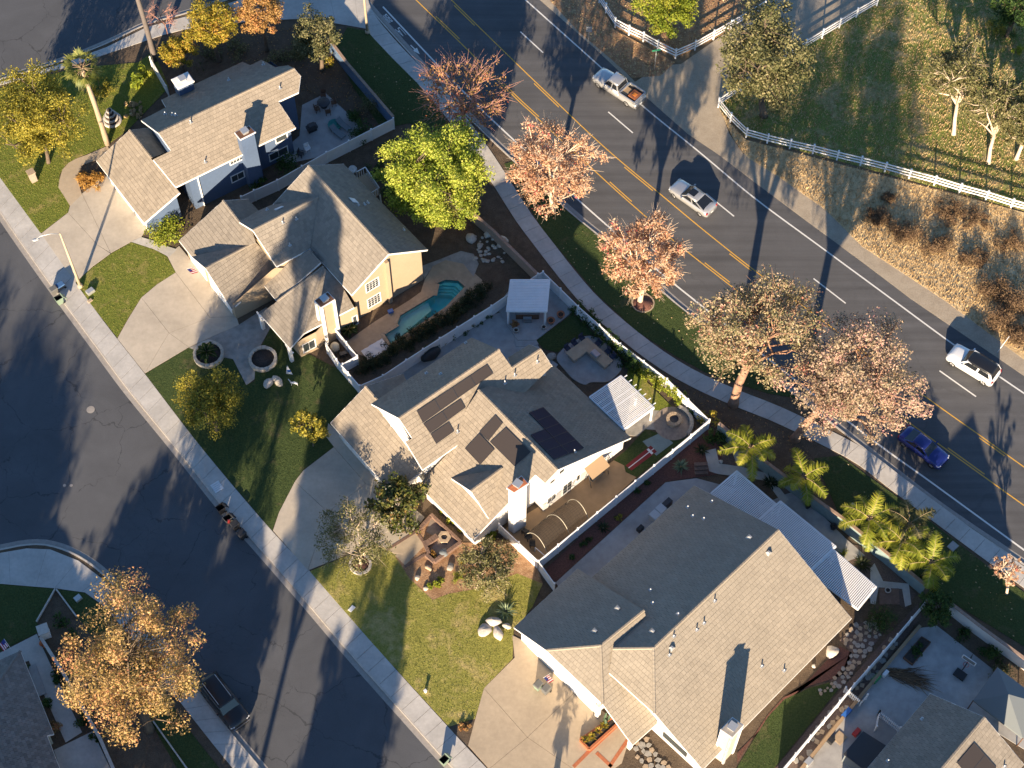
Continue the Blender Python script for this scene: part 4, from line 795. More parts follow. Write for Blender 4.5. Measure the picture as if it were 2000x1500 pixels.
N_plan = inset([pn3, pn5, pn5[:2] + dN * 5, pn3[:2] + dN * 5], 0.4); h2.walls(N_plan, [(2, 3)])
pq3, pq4 = P(*p1_, 2.7), P(*q4, 2.5); dQ = dN
Q_plan = inset([pq3, pq4, pq4[:2] + dQ * 6.3, pq3[:2] + dQ * 6], 0.35); h2.walls(Q_plan, [(4, 5), (6, 7)])
S_plan = [P(516, 620, 2.5)[:2], P(560, 668, 2.5)[:2] , P(600, 652, 2.5)[:2], P(690, 606, zs)[:2], P(640, 540, 2.6)[:2]]; S_plan = [np.array(q) for q in S_plan]
sw_ = P(508, 613.7, 2.6)[:2]; se_ = P(566.6, 680, 2.6)[:2]; es_ = P(691.7, 600, zs)[:2]
S_plan = [sw_ + dN * .9, se_ + dN * .9 , se_ + dN * .9 + (es_ - P(593.6, 650.6, zs)[:2]) * 0.35, P(593.6, 650.6, zs)[:2] + dN * 0.3 + (es_ - P(593.6, 650.6, zs)[:2]) * 0.35, es_ + dN * .3, sw_ + dN * 7]
h2.walls(S_plan, [(8, 9)], skip=(4,), cap=5.2)
outSE = (pm6 - pm5)[:2]; outSE /= np.linalg.norm(outSE); outSW = -dN
garage_door(h2, on(Q_plan[0], Q_plan[1], .06), on(Q_plan[0], Q_plan[1], .40), outSW, cols=5); garage_door(h2, on(Q_plan[0], Q_plan[1], .48), on(Q_plan[0], Q_plan[1], .92), outSW)
GW = lambda t0, t1, z0, z1, nx, ny: h2.window(on(M_plan[1], M_plan[2], t0), on(M_plan[1], M_plan[2], t1), z0, z1, outSE, nx, ny, pane='glass_window')
GW(.17, .37, 3.5, 5.0, 4, 4); GW(.17, .37, 0.8, 2.4, 4, 4)
mb = MB(); q_ = on(M_plan[1], M_plan[2], .46) + outSE * .0; mb.prism([q_, q_ + outSE * .35, q_ + outSE * .35 + dN * .35, q_ + dN * .35], 0.1, 6.9); mb.build('corner_pilaster', 'stucco_peach', h2.root)
h2.window(on(S_plan[1], S_plan[2], .15), on(S_plan[1], S_plan[2], .9), 0.6, 2.1, outSE, 2, 1)
h2.window(on(S_plan[3], S_plan[4], .80), on(S_plan[3], S_plan[4], .97), 0.3, 1.9, outSE, 1, 1)
_k = [P(617, 588, 6.6), P(627, 599, 6.6), P(651, 585, 6.6), P(640, 573, 6.6)]
h2.chimney(_k, 0.1, 6.5, 'stucco_peach', 'wood_brown')
for q_ in _k[:3]:
    mb = MB(); mb.box((q_[0], q_[1], 3.3), (0.26, 0.26, 6.4), 0.6); mb.build('chimney_corner_board', 'white_paint', h2.root)
for t_ in (0.0, 1.0):
    q_ = se_ + np.array([-.1, .1]) + (sw_ - se_) * t_ * 0.96 ; mb = MB(); mb.box((q_[0], q_[1], 1.25), (0.3, 0.3, 2.4), 0.7)
    for sgn in (1, -1):
        ar = (sw_ - se_) / np.linalg.norm(sw_ - se_) * sgn; mb.bar((q_[0], q_[1], 1.9), (q_[0] + ar[0] * .6, q_[1] + ar[1] * .6, 2.4), 0.12, 0.12)
    mb.build('porch_post', 'white_paint', h2.root)
def skylight(h, px4, z):
    c = [P(x, y, z) for x, y in px4]; mb = MB(); zz = [h.h_at(q[0], q[1], default=z) for q in c]; t = [np.array([q[0], q[1], b + .14]) for q, b in zip(c, zz)]; bt = [np.array([q[0], q[1], b - .05]) for q, b in zip(c, zz)]
    mb.add(t + bt, [(0, 1, 2, 3), (0, 4, 5, 1), (1, 5, 6, 2), (2, 6, 7, 3), (3, 7, 4, 0)]); return mb.build('skylight', 'plate_white', h.root)
skylight(h2, [(682, 393), (693, 391), (701, 399), (690, 402)], 7.0); skylight(h2, [(536, 413), (551, 408), (556, 412), (541, 418)], 6)
for x_, y_, z_ in ((553, 441, 6.8), (579, 429, 7), (566, 479, 6), (718, 396, 6.5), (712, 404, 6.5), (700, 407, 6.8), (522, 408, 6), (788, 445, 6)): h2.vent(x_, y_, z_, .4, .06)
h2.finish()

# ---- H1: the blue house
h1 = House('blue_house', 'two-storey house with dark blue siding, white trim and a tan tiled roof', (420, 260), 'tile_tan', 'siding_blue')
Zb, Zrb = 5.3, 7.9
r1_, r2_ = (309, 259.6), (575, 134)
NWp = [(*r1_, Zrb), (*r2_, Zrb), (276, 235, Zb + .3), (324.5, 210, Zb + .3), (474, 121, Zb - .5), (316, 195, Zb - .5)]
h1.face([(276, 235), r1_, r2_, (563, 128), (537.7, 131.5), (511, 117), (489, 128), (474, 121), (316, 195), (324.5, 210)], NWp, edges='er...e.ee.')
SEp = [(*r1_, Zrb), (*r2_, Zrb), (343, 365, Zb), (474.8, 300.6, Zb)]
h1.face([r1_, (334, 294.5), (299, 311.5), (343, 365), (475, 300.6), (503, 285), (577, 249.6), (543, 198), (583, 180), (587, 149), r2_], SEp, edges='e.ee.eeeee.')
GS = [(188.5, 314, 2.7), (282, 435.4, 2.7), (253, 254.5, 4.9)]
h1.face([(188.5, 314), (282, 435.4), (351, 376), (343, 366), (298, 313), (253, 254.5)], GS, edges='ee...e')
h1.face([(253, 254.5), (296, 309), (332, 294), (311, 262), (295.6, 249.4)], [(253, 254.5, 4.9), (296, 309, 4.9), (295.6, 249.4, 3.3)], lift=-.03, edges='r...e')
p_ = [P(276, 235, Zb + .3), P(343, 365, Zb)]; dB = (P(474.8, 300.6, Zb) - p_[1])[:2]; dB /= np.linalg.norm(dB); sB = np.array([dB[1], -dB[0]])
f0 = P(*r1_, Zrb)[:2] + dB * .5; f1 = P(*r2_, Zrb)[:2] - dB * .3
half = 4.6; low = P(343, 365, Zb)[:2]; wlow = abs((low - f0) @ sB) - .4
ext2 = abs((P(577, 249.6, 4)[:2] - f0) @ sB) - .45
ctr = P(*r1_, Zrb)[:2]
B_plan = [ctr + dB * .5 - sB * 4.2, low + dB * .45 - sB * .4, P(503, 285, Zb)[:2] + dB * .1 - sB * .4 + sB * 0, None, None, None, None]
s0 = (low + dB * .45 - sB * .4 - ctr) @ sB
u_ch = (P(503, 285, 4.9)[:2] - ctr) @ dB; u_r = (P(577, 249.6, 4.4)[:2] - ctr) @ dB - .4; s_out = (P(577, 249.6, 4.4)[:2] - ctr) @ sB - .4; u_end = (P(583, 180, 6)[:2] - ctr) @ dB - .35; s_in = (P(583, 180, 6)[:2] - ctr) @ sB - .4
at1 = lambda u, s_: ctr + dB * u + sB * s_
B_plan = [at1(.5, -4.0), at1(.5, s0), at1(u_ch, s0), at1(u_ch, s_out), at1(u_r, s_out), at1(u_r, s_in), at1(u_end, s_in), at1(u_end, -3.6)]
h1.walls(B_plan, [(0, 1)])
gs1 = P(188.5, 314, 2.7)[:2]; gs2 = P(282, 435.4, 2.7)[:2]
G1 = inset([gs1, gs2, gs2 + dB * 4.2, gs1 + dB * 5.6], .4); h1.walls(G1, [(2, 3)])
garage_door(h1, on(G1[0], G1[1], .1), on(G1[0], G1[1], .62), -dB); garage_door(h1, on(G1[0], G1[1], .68), on(G1[0], G1[1], .95), -dB, cols=4)
W1_ = lambda t0, t1, z0, z1, nx, ny: h1.window(on(B_plan[1], B_plan[2], t0), on(B_plan[1], B_plan[2], t1), z0, z1, sB, nx, ny)
W1_(.58, .78, 4.0, 4.85, 4, 2); W1_(.55, .75, 1.3, 2.4, 2, 1)
h1.window(on(B_plan[3], B_plan[4], .55), on(B_plan[3], B_plan[4], .9), 2.9, 3.9, sB, 1, 1); h1.window(on(B_plan[3], B_plan[4], .3), on(B_plan[3], B_plan[4], .85), 0.7, 1.9, sB, 2, 1)
h1.window(on(B_plan[6], B_plan[7], .12), on(B_plan[6], B_plan[7], .36), 3.8, 5.0, dB, 1, 2); h1.window(on(B_plan[6], B_plan[7], .12), on(B_plan[6], B_plan[7], .42), .6, 2.1, dB, 2, 1)
for t_ in (.12, .80):
    q_ = on(B_plan[1], B_plan[2], t_); mb = MB(); mb.box((q_[0] + sB[0] * .06, q_[1] + sB[1] * .06, 2.6), (.12, .12, 5.0), .5); mb.build('downspout', 'white_paint', h1.root)
uc = u_ch - 1.0; cq = [P(461, 260, 8.1), P(470, 271, 8.1), P(496, 258, 8.1), P(486, 248, 8.1)]
h1.chimney(cq, .1, 8.0, 'siding_blue', 'wood_brown')
# lower chimney behind the ridge, with white cap
cz = P(360, 170, 5.5); cq = [cz[:2] + dB * a_ + sB * b_ for a_, b_ in ((-.8, .6), (.8, .6), (.8, -.6), (-.8, -.6))]
h1.chimney(cq, .1, 6.4, 'siding_blue', 'white_paint')
# little gable over the entry window
for x_, y_, z_ in ((374, 246, 7.2), (400, 314, 6.0), (548, 180, 6.8), (446, 152, 6.4), (338, 227, 6.6), (345, 231, 6.6), (324, 228, 6), (515, 128, 6)): h1.vent(x_, y_, z_, .45, .06)
h1.finish()

# ---- H5 and H6: the houses cut by the frame
h5 = House('garden_corner_house', 'house with mossy grey tiles and a solar panel, cut by the lower right edge', (1880, 1500), 'tile_grey', 'stucco_beige')
k1, k2, k3, k4 = (1817, 1355), (1640, 1565), (1923, 1401), (1790, 1560)
h5.face([k1, k2, k4, k3], [(*k1, 6.3), (*k2, 6.3), (*k3, 9.0), (*k4, 9.0)], edges='e.re', cw=.34, ch=.36)
_p = P(*k3, 9.0) * 2 - P(*k1, 6.3); _q = P(*k4, 9.0) * 2 - P(*k2, 6.3)
def pixof(p):
    r = _B.T @ (np.array(p, float) - np.array([0, 0, CAM_H])); return (1000 + F_PX * r[0] / r[2], 750 + F_PX * r[1] / r[2])
_p[2] = _q[2] = 6.3; h5.face([k3, k4, pixof(_q), pixof(_p)], [(*k3, 9.0), (*k4, 9.0), (*pixof(_p), 6.3)], edges='..ee', cw=.34, ch=.36)
h5.walls(inset([P(*k1, 6.3), P(*k2, 6.3), _q, _p], .45), [(0, 1)])
for x_, y_, z_ in ((1802, 1403, 7.0), (1735, 1485, 7.0), (1965, 1492, 7.6)): h5.vent(x_, y_, z_, .35, .06)
h5.finish()
h6 = House('corner_lot_house', 'single-storey house with dark shingled hip roof on the shaded lower left corner', (40, 1400), 'tile_dark', 'stucco_beige')
j0, j1, j2 = (39.5, 1271.7), (104.5, 1433.8), (135, 1520)
h6.face([j0, j1, (91.7, 1437), (150, 1590), (-140, 1620), (-60, 1400), (0, 1327)], [(*j0, 2.9), (*j1, 2.9), (0, 1327, 4.0)], edges='eee....', cw=.34, ch=.30)
h6.face([j0, (0, 1327), (-60, 1400), (-150, 1355)], [(*j0, 2.9), (-150, 1355, 2.9), (0, 1327, 4.0)], edges='r..e', cw=.34, ch=.30)
h6.walls([q[:2] for q in (P(30, 1283, 2.7), P(90, 1432, 2.7), P(80, 1440, 2.7), P(135, 1590, 2.7), P(-100, 1600, 2.7), P(-120, 1355, 2.7))], [(0, 1)])
h6.finish()
# ------------------------------------------------------------------ vegetation
def leaves(C, Rr, n_per, size, rg, outward=0.5, up=0.35, aspect=0.62, shell=0.45, squash=1.0, sag=0.0):
    """leaf quads through clumps: C (k,3), Rr (k,), returns (n,4,3)"""
    k = len(C); idx = np.repeat(np.arange(k), n_per); n = len(idx)
    d = rg.normal(size=(n, 3)); d /= np.linalg.norm(d, axis=1)[:, None]; r = rg.random(n) ** shell
    off = d * (r * Rr[idx])[:, None]; off[:, 2] *= squash; pos = C[idx] + off
    if sag: pos[:, 2] -= sag * rg.random(n)
    nor = d * outward + rg.normal(size=(n, 3)) * 0.55 + np.array([0, 0, up]); nor /= np.linalg.norm(nor, axis=1)[:, None]
    t = np.cross(nor, rg.normal(size=(n, 3))); t /= np.linalg.norm(t, axis=1)[:, None] + 1e-9; b = np.cross(nor, t)
    s = size * rg.uniform(0.6, 1.3, n)[:, None]; t = t * s * 0.5; b = b * s * 0.5 * aspect
    return np.stack([pos - t, pos + b * 0.9 - t * 0.1, pos + t, pos - b * 0.9 + t * 0.1], axis=1)
def tree(name, label, cx, cy, rx, zc, rz, lm, base=None, bark='bark', cl=70, cr=0.22, n_per=60, leaf_s=0.3, trunk_r=0.22, seed=1, cat='tree', hollow=0.35, twigs=0, sx=1.0, sy=1.0, sag=0.0, limb_r=0.07, fork=0.35, group=None, low=-0.55, leaf_frac=1.0, shell=0.45):
    """crown centred where the photograph shows (cx, cy) at height zc; rx: half-width in photo pixels"""
    rg = np.random.default_rng(seed); c = P(cx, cy, zc); Rm = rx * mpp(cx, cy, zc)
    b = np.array([c[0], c[1], 0.1]) if base is None else P(*base, 0.1)
    root = thing(name, label, cat, b, group)
    # clump centres through the crown's volume, fewer inside and below
    pts = []
    lob = rg.uniform(0, 6.28, 5)
    while len(pts) < cl:
        q = rg.normal(size=3); q /= np.linalg.norm(q); r = hollow + (1 - hollow) * rg.random() ** 0.6
        if q[2] * r < low: continue
        a = math.atan2(q[1], q[0]); wob = 1 + 0.13 * math.sin(3 * a + lob[0]) + 0.10 * math.sin(5 * a + lob[1] + 3 * q[2]) + 0.08 * math.sin(8 * a + lob[2])
        pts.append(q * r * wob)
    Q = np.array(pts); C = c + Q * np.array([Rm * sx, Rm * sy, rz]) * 0.84; CR = Rm * cr * rg.uniform(0.65, 1.3, cl)
    tb = MB(); h = c[2] - rz * 0.55; top = np.array([b[0] + (c[0] - b[0]) * fork * 1.2, b[1] + (c[1] - b[1]) * fork * 1.2, max(b[2] + 0.5, b[2] + (h - b[2]) * 0.8)])
    mid = (b + top) / 2 + rg.normal(size=3) * np.array([.12, .12, 0]) * trunk_r * 3
    tb.tube([b - np.array([0, 0, .1]), b + (mid - b) * .25, mid, top], [trunk_r * 1.35, trunk_r * 1.05, trunk_r * .95, trunk_r * .85], 9)
    nl = max(4, cl // 9); order = rg.permutation(cl); mains = []
    for i in order[:nl]:
        e = C[i]; m1 = top + (e - top) * 0.35 + np.array([0, 0, 0.12 * Rm]) * rg.uniform(.2, 1) + rg.normal(size=3) * .08 * Rm; m2 = top + (e - top) * 0.7 + rg.normal(size=3) * .07 * Rm + np.array([0, 0, .05 * Rm])
        r0 = limb_r * rg.uniform(.8, 1.3) * 1.6
        tb.tube([top - np.array([0, 0, .15]), m1, m2, e], [r0, r0 * .75, r0 * .5, r0 * .2], 6); mains += [m1, m2, (m1 + m2) / 2]
    mains = np.array(mains)
    for i in order[nl:]:
        e = C[i]; j = np.argmin(np.linalg.norm(mains - e, axis=1)); s0 = mains[j]; md = (s0 + e) / 2 + rg.normal(size=3) * .05 * Rm
        tb.tube([s0, md, e], [limb_r * .7, limb_r * .5, limb_r * .2], 5)
    for i in range(cl):
        for _ in range(twigs):
            d = rg.normal(size=3); d /= np.linalg.norm(d); d[2] = abs(d[2]) * .6; o_ = C[i] - c; o_ = o_ / (np.linalg.norm(o_) + 1e-6); d = d * .7 + o_ * .7
            tb.tube([C[i], C[i] + d * CR[i] * .6 + rg.normal(size=3) * .05, C[i] + d * CR[i] * 1.35], [limb_r * .32, limb_r * .22, limb_r * .1], 3, cap=False)
    tb.build('trunk', bark, root)
    if n_per:
        Lq = leaves(C, CR, n_per, leaf_s, rg, sag=sag, shell=shell); cl_c = rg.normal(0, .14, cl); v = np.clip(rg.beta(2, 2, len(Lq)) + np.repeat(cl_c, n_per), 0, 1)
        if leaf_frac < 1: k = rg.random(len(Lq)) < leaf_frac; Lq = Lq[k]; v = v[k]
        quads_mesh('crown', Lq, 4, lm, root, v)
    return root
def bush(name, label, cx, cy, rx, h, lm, n=900, leaf_s=0.22, seed=1, cat='shrub', sy=1.0, group=None, spiky=False, cl=None, rz=0.0, hs=0.5):
    rg = np.random.default_rng(seed); b = P(cx, cy, h * hs); b = np.array([b[0], b[1], 0.12]); Rm = rx * mpp(cx, cy); cl = cl or max(8, n // 60); root = thing(name, label, cat, b, group)
    q = rg.normal(size=(cl, 3)); q /= np.linalg.norm(q, axis=1)[:, None]; q[:, 2] = np.abs(q[:, 2]); r = rg.random(cl) ** .5
    o = q * r[:, None] * np.array([Rm, Rm * sy, h * .85]) * .85; x = o[:, 0] * math.cos(rz) - o[:, 1] * math.sin(rz); y = o[:, 0] * math.sin(rz) + o[:, 1] * math.cos(rz); o[:, 0] = x; o[:, 1] = y
    C = b + o + np.array([0, 0, h * .1]); CR = np.full(cl, min(Rm, h) * .38) * rg.uniform(.7, 1.4, cl)
    st = MB()
    for i in range(min(cl, 10)): st.tube([b - np.array([0, 0, .05]), (b + C[i]) / 2 + rg.normal(size=3) * .04, C[i]], [.035, .025, .01], 4)
    st.build('stem', 'bark', root)
    Lq = leaves(C, CR, max(4, n // cl), leaf_s, rg, aspect=0.16 if spiky else .62); v = np.clip(rg.beta(2, 2, len(Lq)) + np.repeat(rg.normal(0, .12, cl), max(4, n // cl)), 0, 1); quads_mesh('foliage', Lq, 4, lm, root, v); return root
def frond_leaflets(base, az, el, Lf, droop, rg, nl=30, wl=0.55, wq=0.085, twist=0.5):
    """a feather frond: returns rachis points and leaflet quads"""
    d = np.array([math.cos(az) * math.cos(el), math.sin(az) * math.cos(el), math.sin(el)]); pts = []; p = np.array(base, float); v = d.copy(); n = 10
    for i in range(n + 1):
        pts.append(p.copy()); v = v + np.array([0, 0, -droop / n]) * (0.4 + i / n * 1.4); v /= np.linalg.norm(v); p = p + v * Lf / n
    pts = np.array(pts); Q = []
    for k in range(nl):
        t = .12 + .86 * k / (nl - 1); f = t * n; i = min(int(f), n - 1); q = pts[i] + (pts[i + 1] - pts[i]) * (f - i); tg = pts[i + 1] - pts[i]; tg /= np.linalg.norm(tg); sd = np.cross(tg, [0, 0, 1.]); sd /= np.linalg.norm(sd) + 1e-9; upv = np.cross(sd, tg)
        ll = wl * (math.sin(math.pi * min(1, t * .9 + .12)) ** .6) * rg.uniform(.8, 1.1)
        for s in (-1, 1):
            dr = sd * s * .85 + tg * .45 + upv * rg.uniform(-.15, .45) + np.array([0, 0, -.35 * rg.random()]); dr /= np.linalg.norm(dr); e = q + dr * ll + np.array([0, 0, -.12 * ll]); w2 = tg * wq * .5
            Q.append([q - w2, q + w2, e * .4 + q * .6 + w2 * 1.3, e]); Q.append([q - w2, e * .4 + q * .6 + w2 * 1.3, e, e * .4 + q * .6 - w2 * 1.3])
    return pts, np.array(Q)
def feather_palm(name, label, base, h, Lf, nf, seed, lm='leaf_palm', lean=(0, 0), trunk_r=.16, group=None, wl=.6, el=(-.1, 1.1), droop=1.6, cat='palm tree'):
    rg = np.random.default_rng(seed); b = P(*base, .1); root = thing(name, label, cat, b, group); top = b + np.array([lean[0], lean[1], h]); tb = MB()
    tb.tube([b - np.array([0, 0, .1]), b + (top - b) * .3 + np.array([0, 0, 0]), b + (top - b) * .7, top], [trunk_r * 1.25, trunk_r, trunk_r * .92, trunk_r * .8], 10); tb.build('trunk', 'palm_trunk', root)
    for i in range(nf):
        a = 2.399 * i + rg.uniform(-.2, .2); e = el[0] + (el[1] - el[0]) * (i / nf); pts, Q = frond_leaflets(top, a, e, Lf * rg.uniform(.85, 1.1), droop * rg.uniform(.8, 1.2), rg, wl=wl)
        o = quads_mesh('frond', Q, 4, lm, root, np.clip(rg.normal(.5 + .12 * rg.normal(), .16, len(Q)), 0, 1)); mb = MB(); mb.tube(pts, list(np.linspace(.035, .006, len(pts))), 4); mb.build('rachis', 'wood_tan', o)
    return root
def fan_palm(name, label, base, h, top_px=None, nf=26, Lf=1.1, seed=3, trunk='palm_trunk', skirt=8, trunk_r=.22, cat='palm tree', group=None, lm='leaf_fan', blade=.85):
    rg = np.random.default_rng(seed); b = P(*base, .1); root = thing(name, label, cat, b, group); top = b + np.array([0, 0, h]) if top_px is None else P(*top_px, h); tb = MB()
    n = 9; pts = [b + (top - b) * t + np.array([math.sin(t * 4) * .06, 0, 0]) for t in np.linspace(-.01, 1, n)]; tb.tube(pts, [trunk_r * (1.35 - .45 * t) * (1 + .05 * ((i % 2) * 2 - 1)) for i, t in enumerate(np.linspace(0, 1, n))], 10); tb.build('trunk', trunk, root)
    for i in range(nf):
        a = 2.399 * i + rg.uniform(-.25, .25); e = -0.9 + 2.1 * i / nf if i >= skirt else rg.uniform(-1.35, -.8); d = np.array([math.cos(a) * math.cos(e), math.sin(a) * math.cos(e), math.sin(e)])
        hub = top + d * Lf; sd = np.cross(d, [0, 0, 1.]); sd /= np.linalg.norm(sd) + 1e-9; upv = np.cross(sd, d); Q = []
        for k in range(13):
            t = (k - 6) / 6 * 1.25; dr = d * math.cos(t) + sd * math.sin(t); l = blade * rg.uniform(.8, 1.1) * (1 - .25 * abs(t) / 1.25); tip = hub + dr * l + np.array([0, 0, -.35 * l * rg.random()]); md = hub + dr * l * .55; w2 = np.cross(dr, upv) * .055 + upv * .02
            Q.append([hub, md + w2, tip, md - w2])
        o = quads_mesh('frond', np.array(Q), 4, lm, root, np.clip(rg.normal(.25 if i < skirt else .55, .18, len(Q)), 0, 1)); mb = MB(); mb.tube([top, top + d * Lf * .5, hub], [.03, .02, .015], 4); mb.build('stalk', 'wood_tan', o)
    return root
def rosette(name, label, px, r, n, lm, seed, cat='plant', group=None, h=.5, wq=.09, el=(.15, 1.2), z=.14):
    """agave or yucca like rosette of blades"""
    rg = np.random.default_rng(seed); b = P(*px, z); root = thing(name, label, cat, b, group); Q = []; c = []
    for i in range(n):
        a = 2.399 * i; e = el[0] + (el[1] - el[0]) * rg.random(); d = np.array([math.cos(a) * math.cos(e), math.sin(a) * math.cos(e), math.sin(e)]); sd = np.cross(d, [0, 0, 1.]); sd /= np.linalg.norm(sd); l = r * rg.uniform(.75, 1.1); m_ = b + d * l * .5 + np.array([0, 0, .04]); t = b + d * l + np.array([0, 0, -.12 * l]); w2 = sd * wq * .5
        Q += [[b - w2, b + w2, m_ + w2 * 1.25, m_ - w2 * 1.25], [m_ - w2 * 1.25, m_ + w2 * 1.25, t, t]]; v = rg.random(); c += [v, v]
    quads_mesh('blade_rosette', np.array(Q), 4, lm, root, c); mb = MB(); mb.lathe((b[0], b[1], b[2] - .04), [(.10, 0), (.12, .1), (.05, .2)], 8); mb.build('core', 'palm_trunk', root); return root
def tufts(name, polys, n, h, lm, seed, label=None, w=.03, z=.148, lean=.5, cat=None):
    """grass nobody could count: blades as one object"""
    rg = np.random.default_rng(seed); out = []
    for poly in polys:
        X = np.array([p[:2] for p in poly]); lo, hi = X.min(0), X.max(0); k = int(n * (hi - lo).prod()); xy = lo + rg.random((k, 2)) * (hi - lo); xy = xy[in_poly(xy[:, 0], xy[:, 1], X)]; out.append(xy)
    xy = np.concatenate(out); m = len(xy); a = rg.random(m) * 6.28; hh = h * rg.uniform(.5, 1.3, m); ln = np.c_[np.cos(a), np.sin(a)] * (lean * hh * rg.random(m))[:, None]; s = np.c_[-np.sin(a + .6), np.cos(a + .6)] * w
    V = np.zeros((m, 3, 3)); V[:, 0, :2] = xy - s; V[:, 1, :2] = xy + s; V[:, 2, :2] = xy + ln; V[:, :2, 2] = z - .01; V[:, 2, 2] = z + hh
    o = quads_mesh(name, V, 3, lm, None, rg.beta(2, 2, m), 'stuff'); tag(o, label, cat); return o
def litter(name, polys, n, s, lm, seed, z, label, cat='leaves'):
    rg = np.random.default_rng(seed); out = []
    for poly in polys:
        X = np.array([p[:2] for p in poly]); lo, hi = X.min(0), X.max(0); k = int(n * (hi - lo).prod()); xy = lo + rg.random((k, 2)) * (hi - lo); out.append(xy[in_poly(xy[:, 0], xy[:, 1], X)])
    xy = np.concatenate(out); m = len(xy); C = np.c_[xy, np.full(m, z + .03)]; nor = rg.normal(size=(m, 3)) * .5 + np.array([0, 0, 1]); nor /= np.linalg.norm(nor, axis=1)[:, None]; t = np.cross(nor, rg.normal(size=(m, 3))); t /= np.linalg.norm(t, axis=1)[:, None]; b = np.cross(nor, t); q = s * rg.uniform(.5, 1.4, m)[:, None] * .5
    o = quads_mesh(name, np.stack([C - t * q, C + b * q * .7, C + t * q, C - b * q * .7], 1), 4, lm, None, rg.beta(2, 2, m), 'stuff'); tag(o, label, cat); return o

# -- street trees along the arterial
SYC = dict(bark='bark_pale', cl=130, cr=.16, n_per=85, leaf_s=.25, trunk_r=.24, hollow=.45, twigs=4, limb_r=.075, low=-.75, shell=.7)
tree('sycamore_tree', 'half-bare rusty sycamore reaching over the double yellow line, nearest the bike lane arrow', 905, 188, 110, 6.5, 3.8, 'leaf_rust', base=(905, 258), seed=11, **{**SYC, 'n_per': 24, 'leaf_frac': .8, 'bark': 'twig_pink'})
tree('sycamore_tree', 'round peach-coloured sycamore with bare pale branches beside the bright green pepper tree', 1076, 324, 103, 7.6, 4.3, 'leaf_sycamore', base=(1080, 412), seed=12, **SYC)
tree('sycamore_tree', 'peach-coloured sycamore with a straight white trunk in a mulch ring on the verge', 1261, 500, 92, 8.0, 4.4, 'leaf_sycamore', base=(1250, 588), seed=13, **SYC)
tree('sycamore_tree', 'small leafless sycamore at the right edge by the sidewalk', 1968, 1112, 36, 4.0, 2.2, 'leaf_sycamore', base=(1966, 1160), seed=14, **{**SYC, 'cl': 40, 'n_per': 16, 'trunk_r': .12, 'limb_r': .05})
tree('eucalyptus_tree', 'broad olive-brown tree with a peeling red trunk by the curving sidewalk', 1488, 650, 152, 9.5, 4.6, 'leaf_euc', base=(1432, 790), bark='bark_red', cl=120, cr=.165, n_per=140, leaf_s=.25, trunk_r=.42, seed=15, hollow=.4, twigs=1, limb_r=.12, sy=.95, sag=.15)
tree('eucalyptus_tree', 'large pinkish-brown tree overhanging the road behind the blue car', 1672, 735, 148, 10.5, 6.0, 'leaf_euc_pink', base=(1552, 858), bark='bark_red', cl=150, cr=.155, n_per=150, leaf_s=.24, trunk_r=.40, seed=16, hollow=.35, twigs=0, limb_r=.12, sag=.15)
tree('pepper_tree', 'dense bright lime-green tree behind the peach house', 853, 342, 120, 6.0, 5.4, 'leaf_pepper', cl=230, cr=.155, n_per=190, leaf_s=.25, trunk_r=.3, seed=17, hollow=.4, sag=.35)
tree('liquidambar_tree', 'large orange and gold autumn tree on the shaded corner lot', 258, 1290, 158, 9.0, 6.5, 'leaf_liquid', base=(292, 1425), cl=105, cr=.18, n_per=250, leaf_s=.22, trunk_r=.35, seed=18, hollow=.35, sy=1.2, low=-.8)
# -- trees of the first garden
tree('locust_tree', 'large yellow-green tree at the left edge of the first lawn', 74, 228, 104, 5.0, 5.0, 'leaf_yellowgreen', base=(95, 318), cl=110, cr=.2, n_per=230, leaf_s=.22, trunk_r=.2, seed=19, hollow=.3)
tree('gold_tree', 'yellow autumn tree above the blue house beside the cross street', 412, 44, 60, 6, 3.0, 'leaf_yellow', cl=80, cr=.2, n_per=120, leaf_s=.22, seed=20); tree('orange_tree', 'orange autumn tree touching the top edge next to the yellow tree', 508, 22, 56, 6, 3.0, 'leaf_gold', cl=80, cr=.2, n_per=110, leaf_s=.22, seed=21)
tree('small_gold_tree', 'small yellow tree between the dark palm trunk and the blue house', 348, 100, 42, 3.2, 1.8, 'leaf_yellow', cl=45, cr=.24, n_per=110, leaf_s=.2, seed=22)
tree('bare_tree', 'leafless pink-twigged tree on the cross street verge', 316, 32, 36, 4.0, 2.0, 'leaf_rust', base=(327, 68), bark='twig_pink', cl=46, cr=.24, n_per=2, leaf_s=.12, trunk_r=.07, twigs=7, limb_r=.035, seed=23)
tree('flowering_tree', 'dark green tree with pale lit tips beside the top sidewalk', 620, 72, 58, 5.2, 3.4, 'leaf_greygreen', cl=70, cr=.22, n_per=120, leaf_s=.24, seed=24)
bush('golden_shrub', 'upright yellow shrub against the blue block wall', 640, 118, 15, 2.2, 'leaf_yellow', 500, .16, 25); bush('conifer_shrub', 'spreading dark conifer in the corner of the blue garden wall', 722, 200, 34, 2.6, 'leaf_greygreen', 1600, .22, 26, spiky=True); bush('dark_shrub', 'dark shrub between the patio loungers and white fence', 705, 255, 26, 2.0, 'leaf_green', 800, .2, 27); bush('garden_shrub', 'leafy shrub under the blue wall window near the white picket fence', 565, 320, 26, 2.0, 'leaf_green', 900, .2, 28); bush('garden_shrub', 'round green shrub at the foot of the blue chimney', 505, 355, 20, 1.6, 'leaf_green', 600, .2, 29)
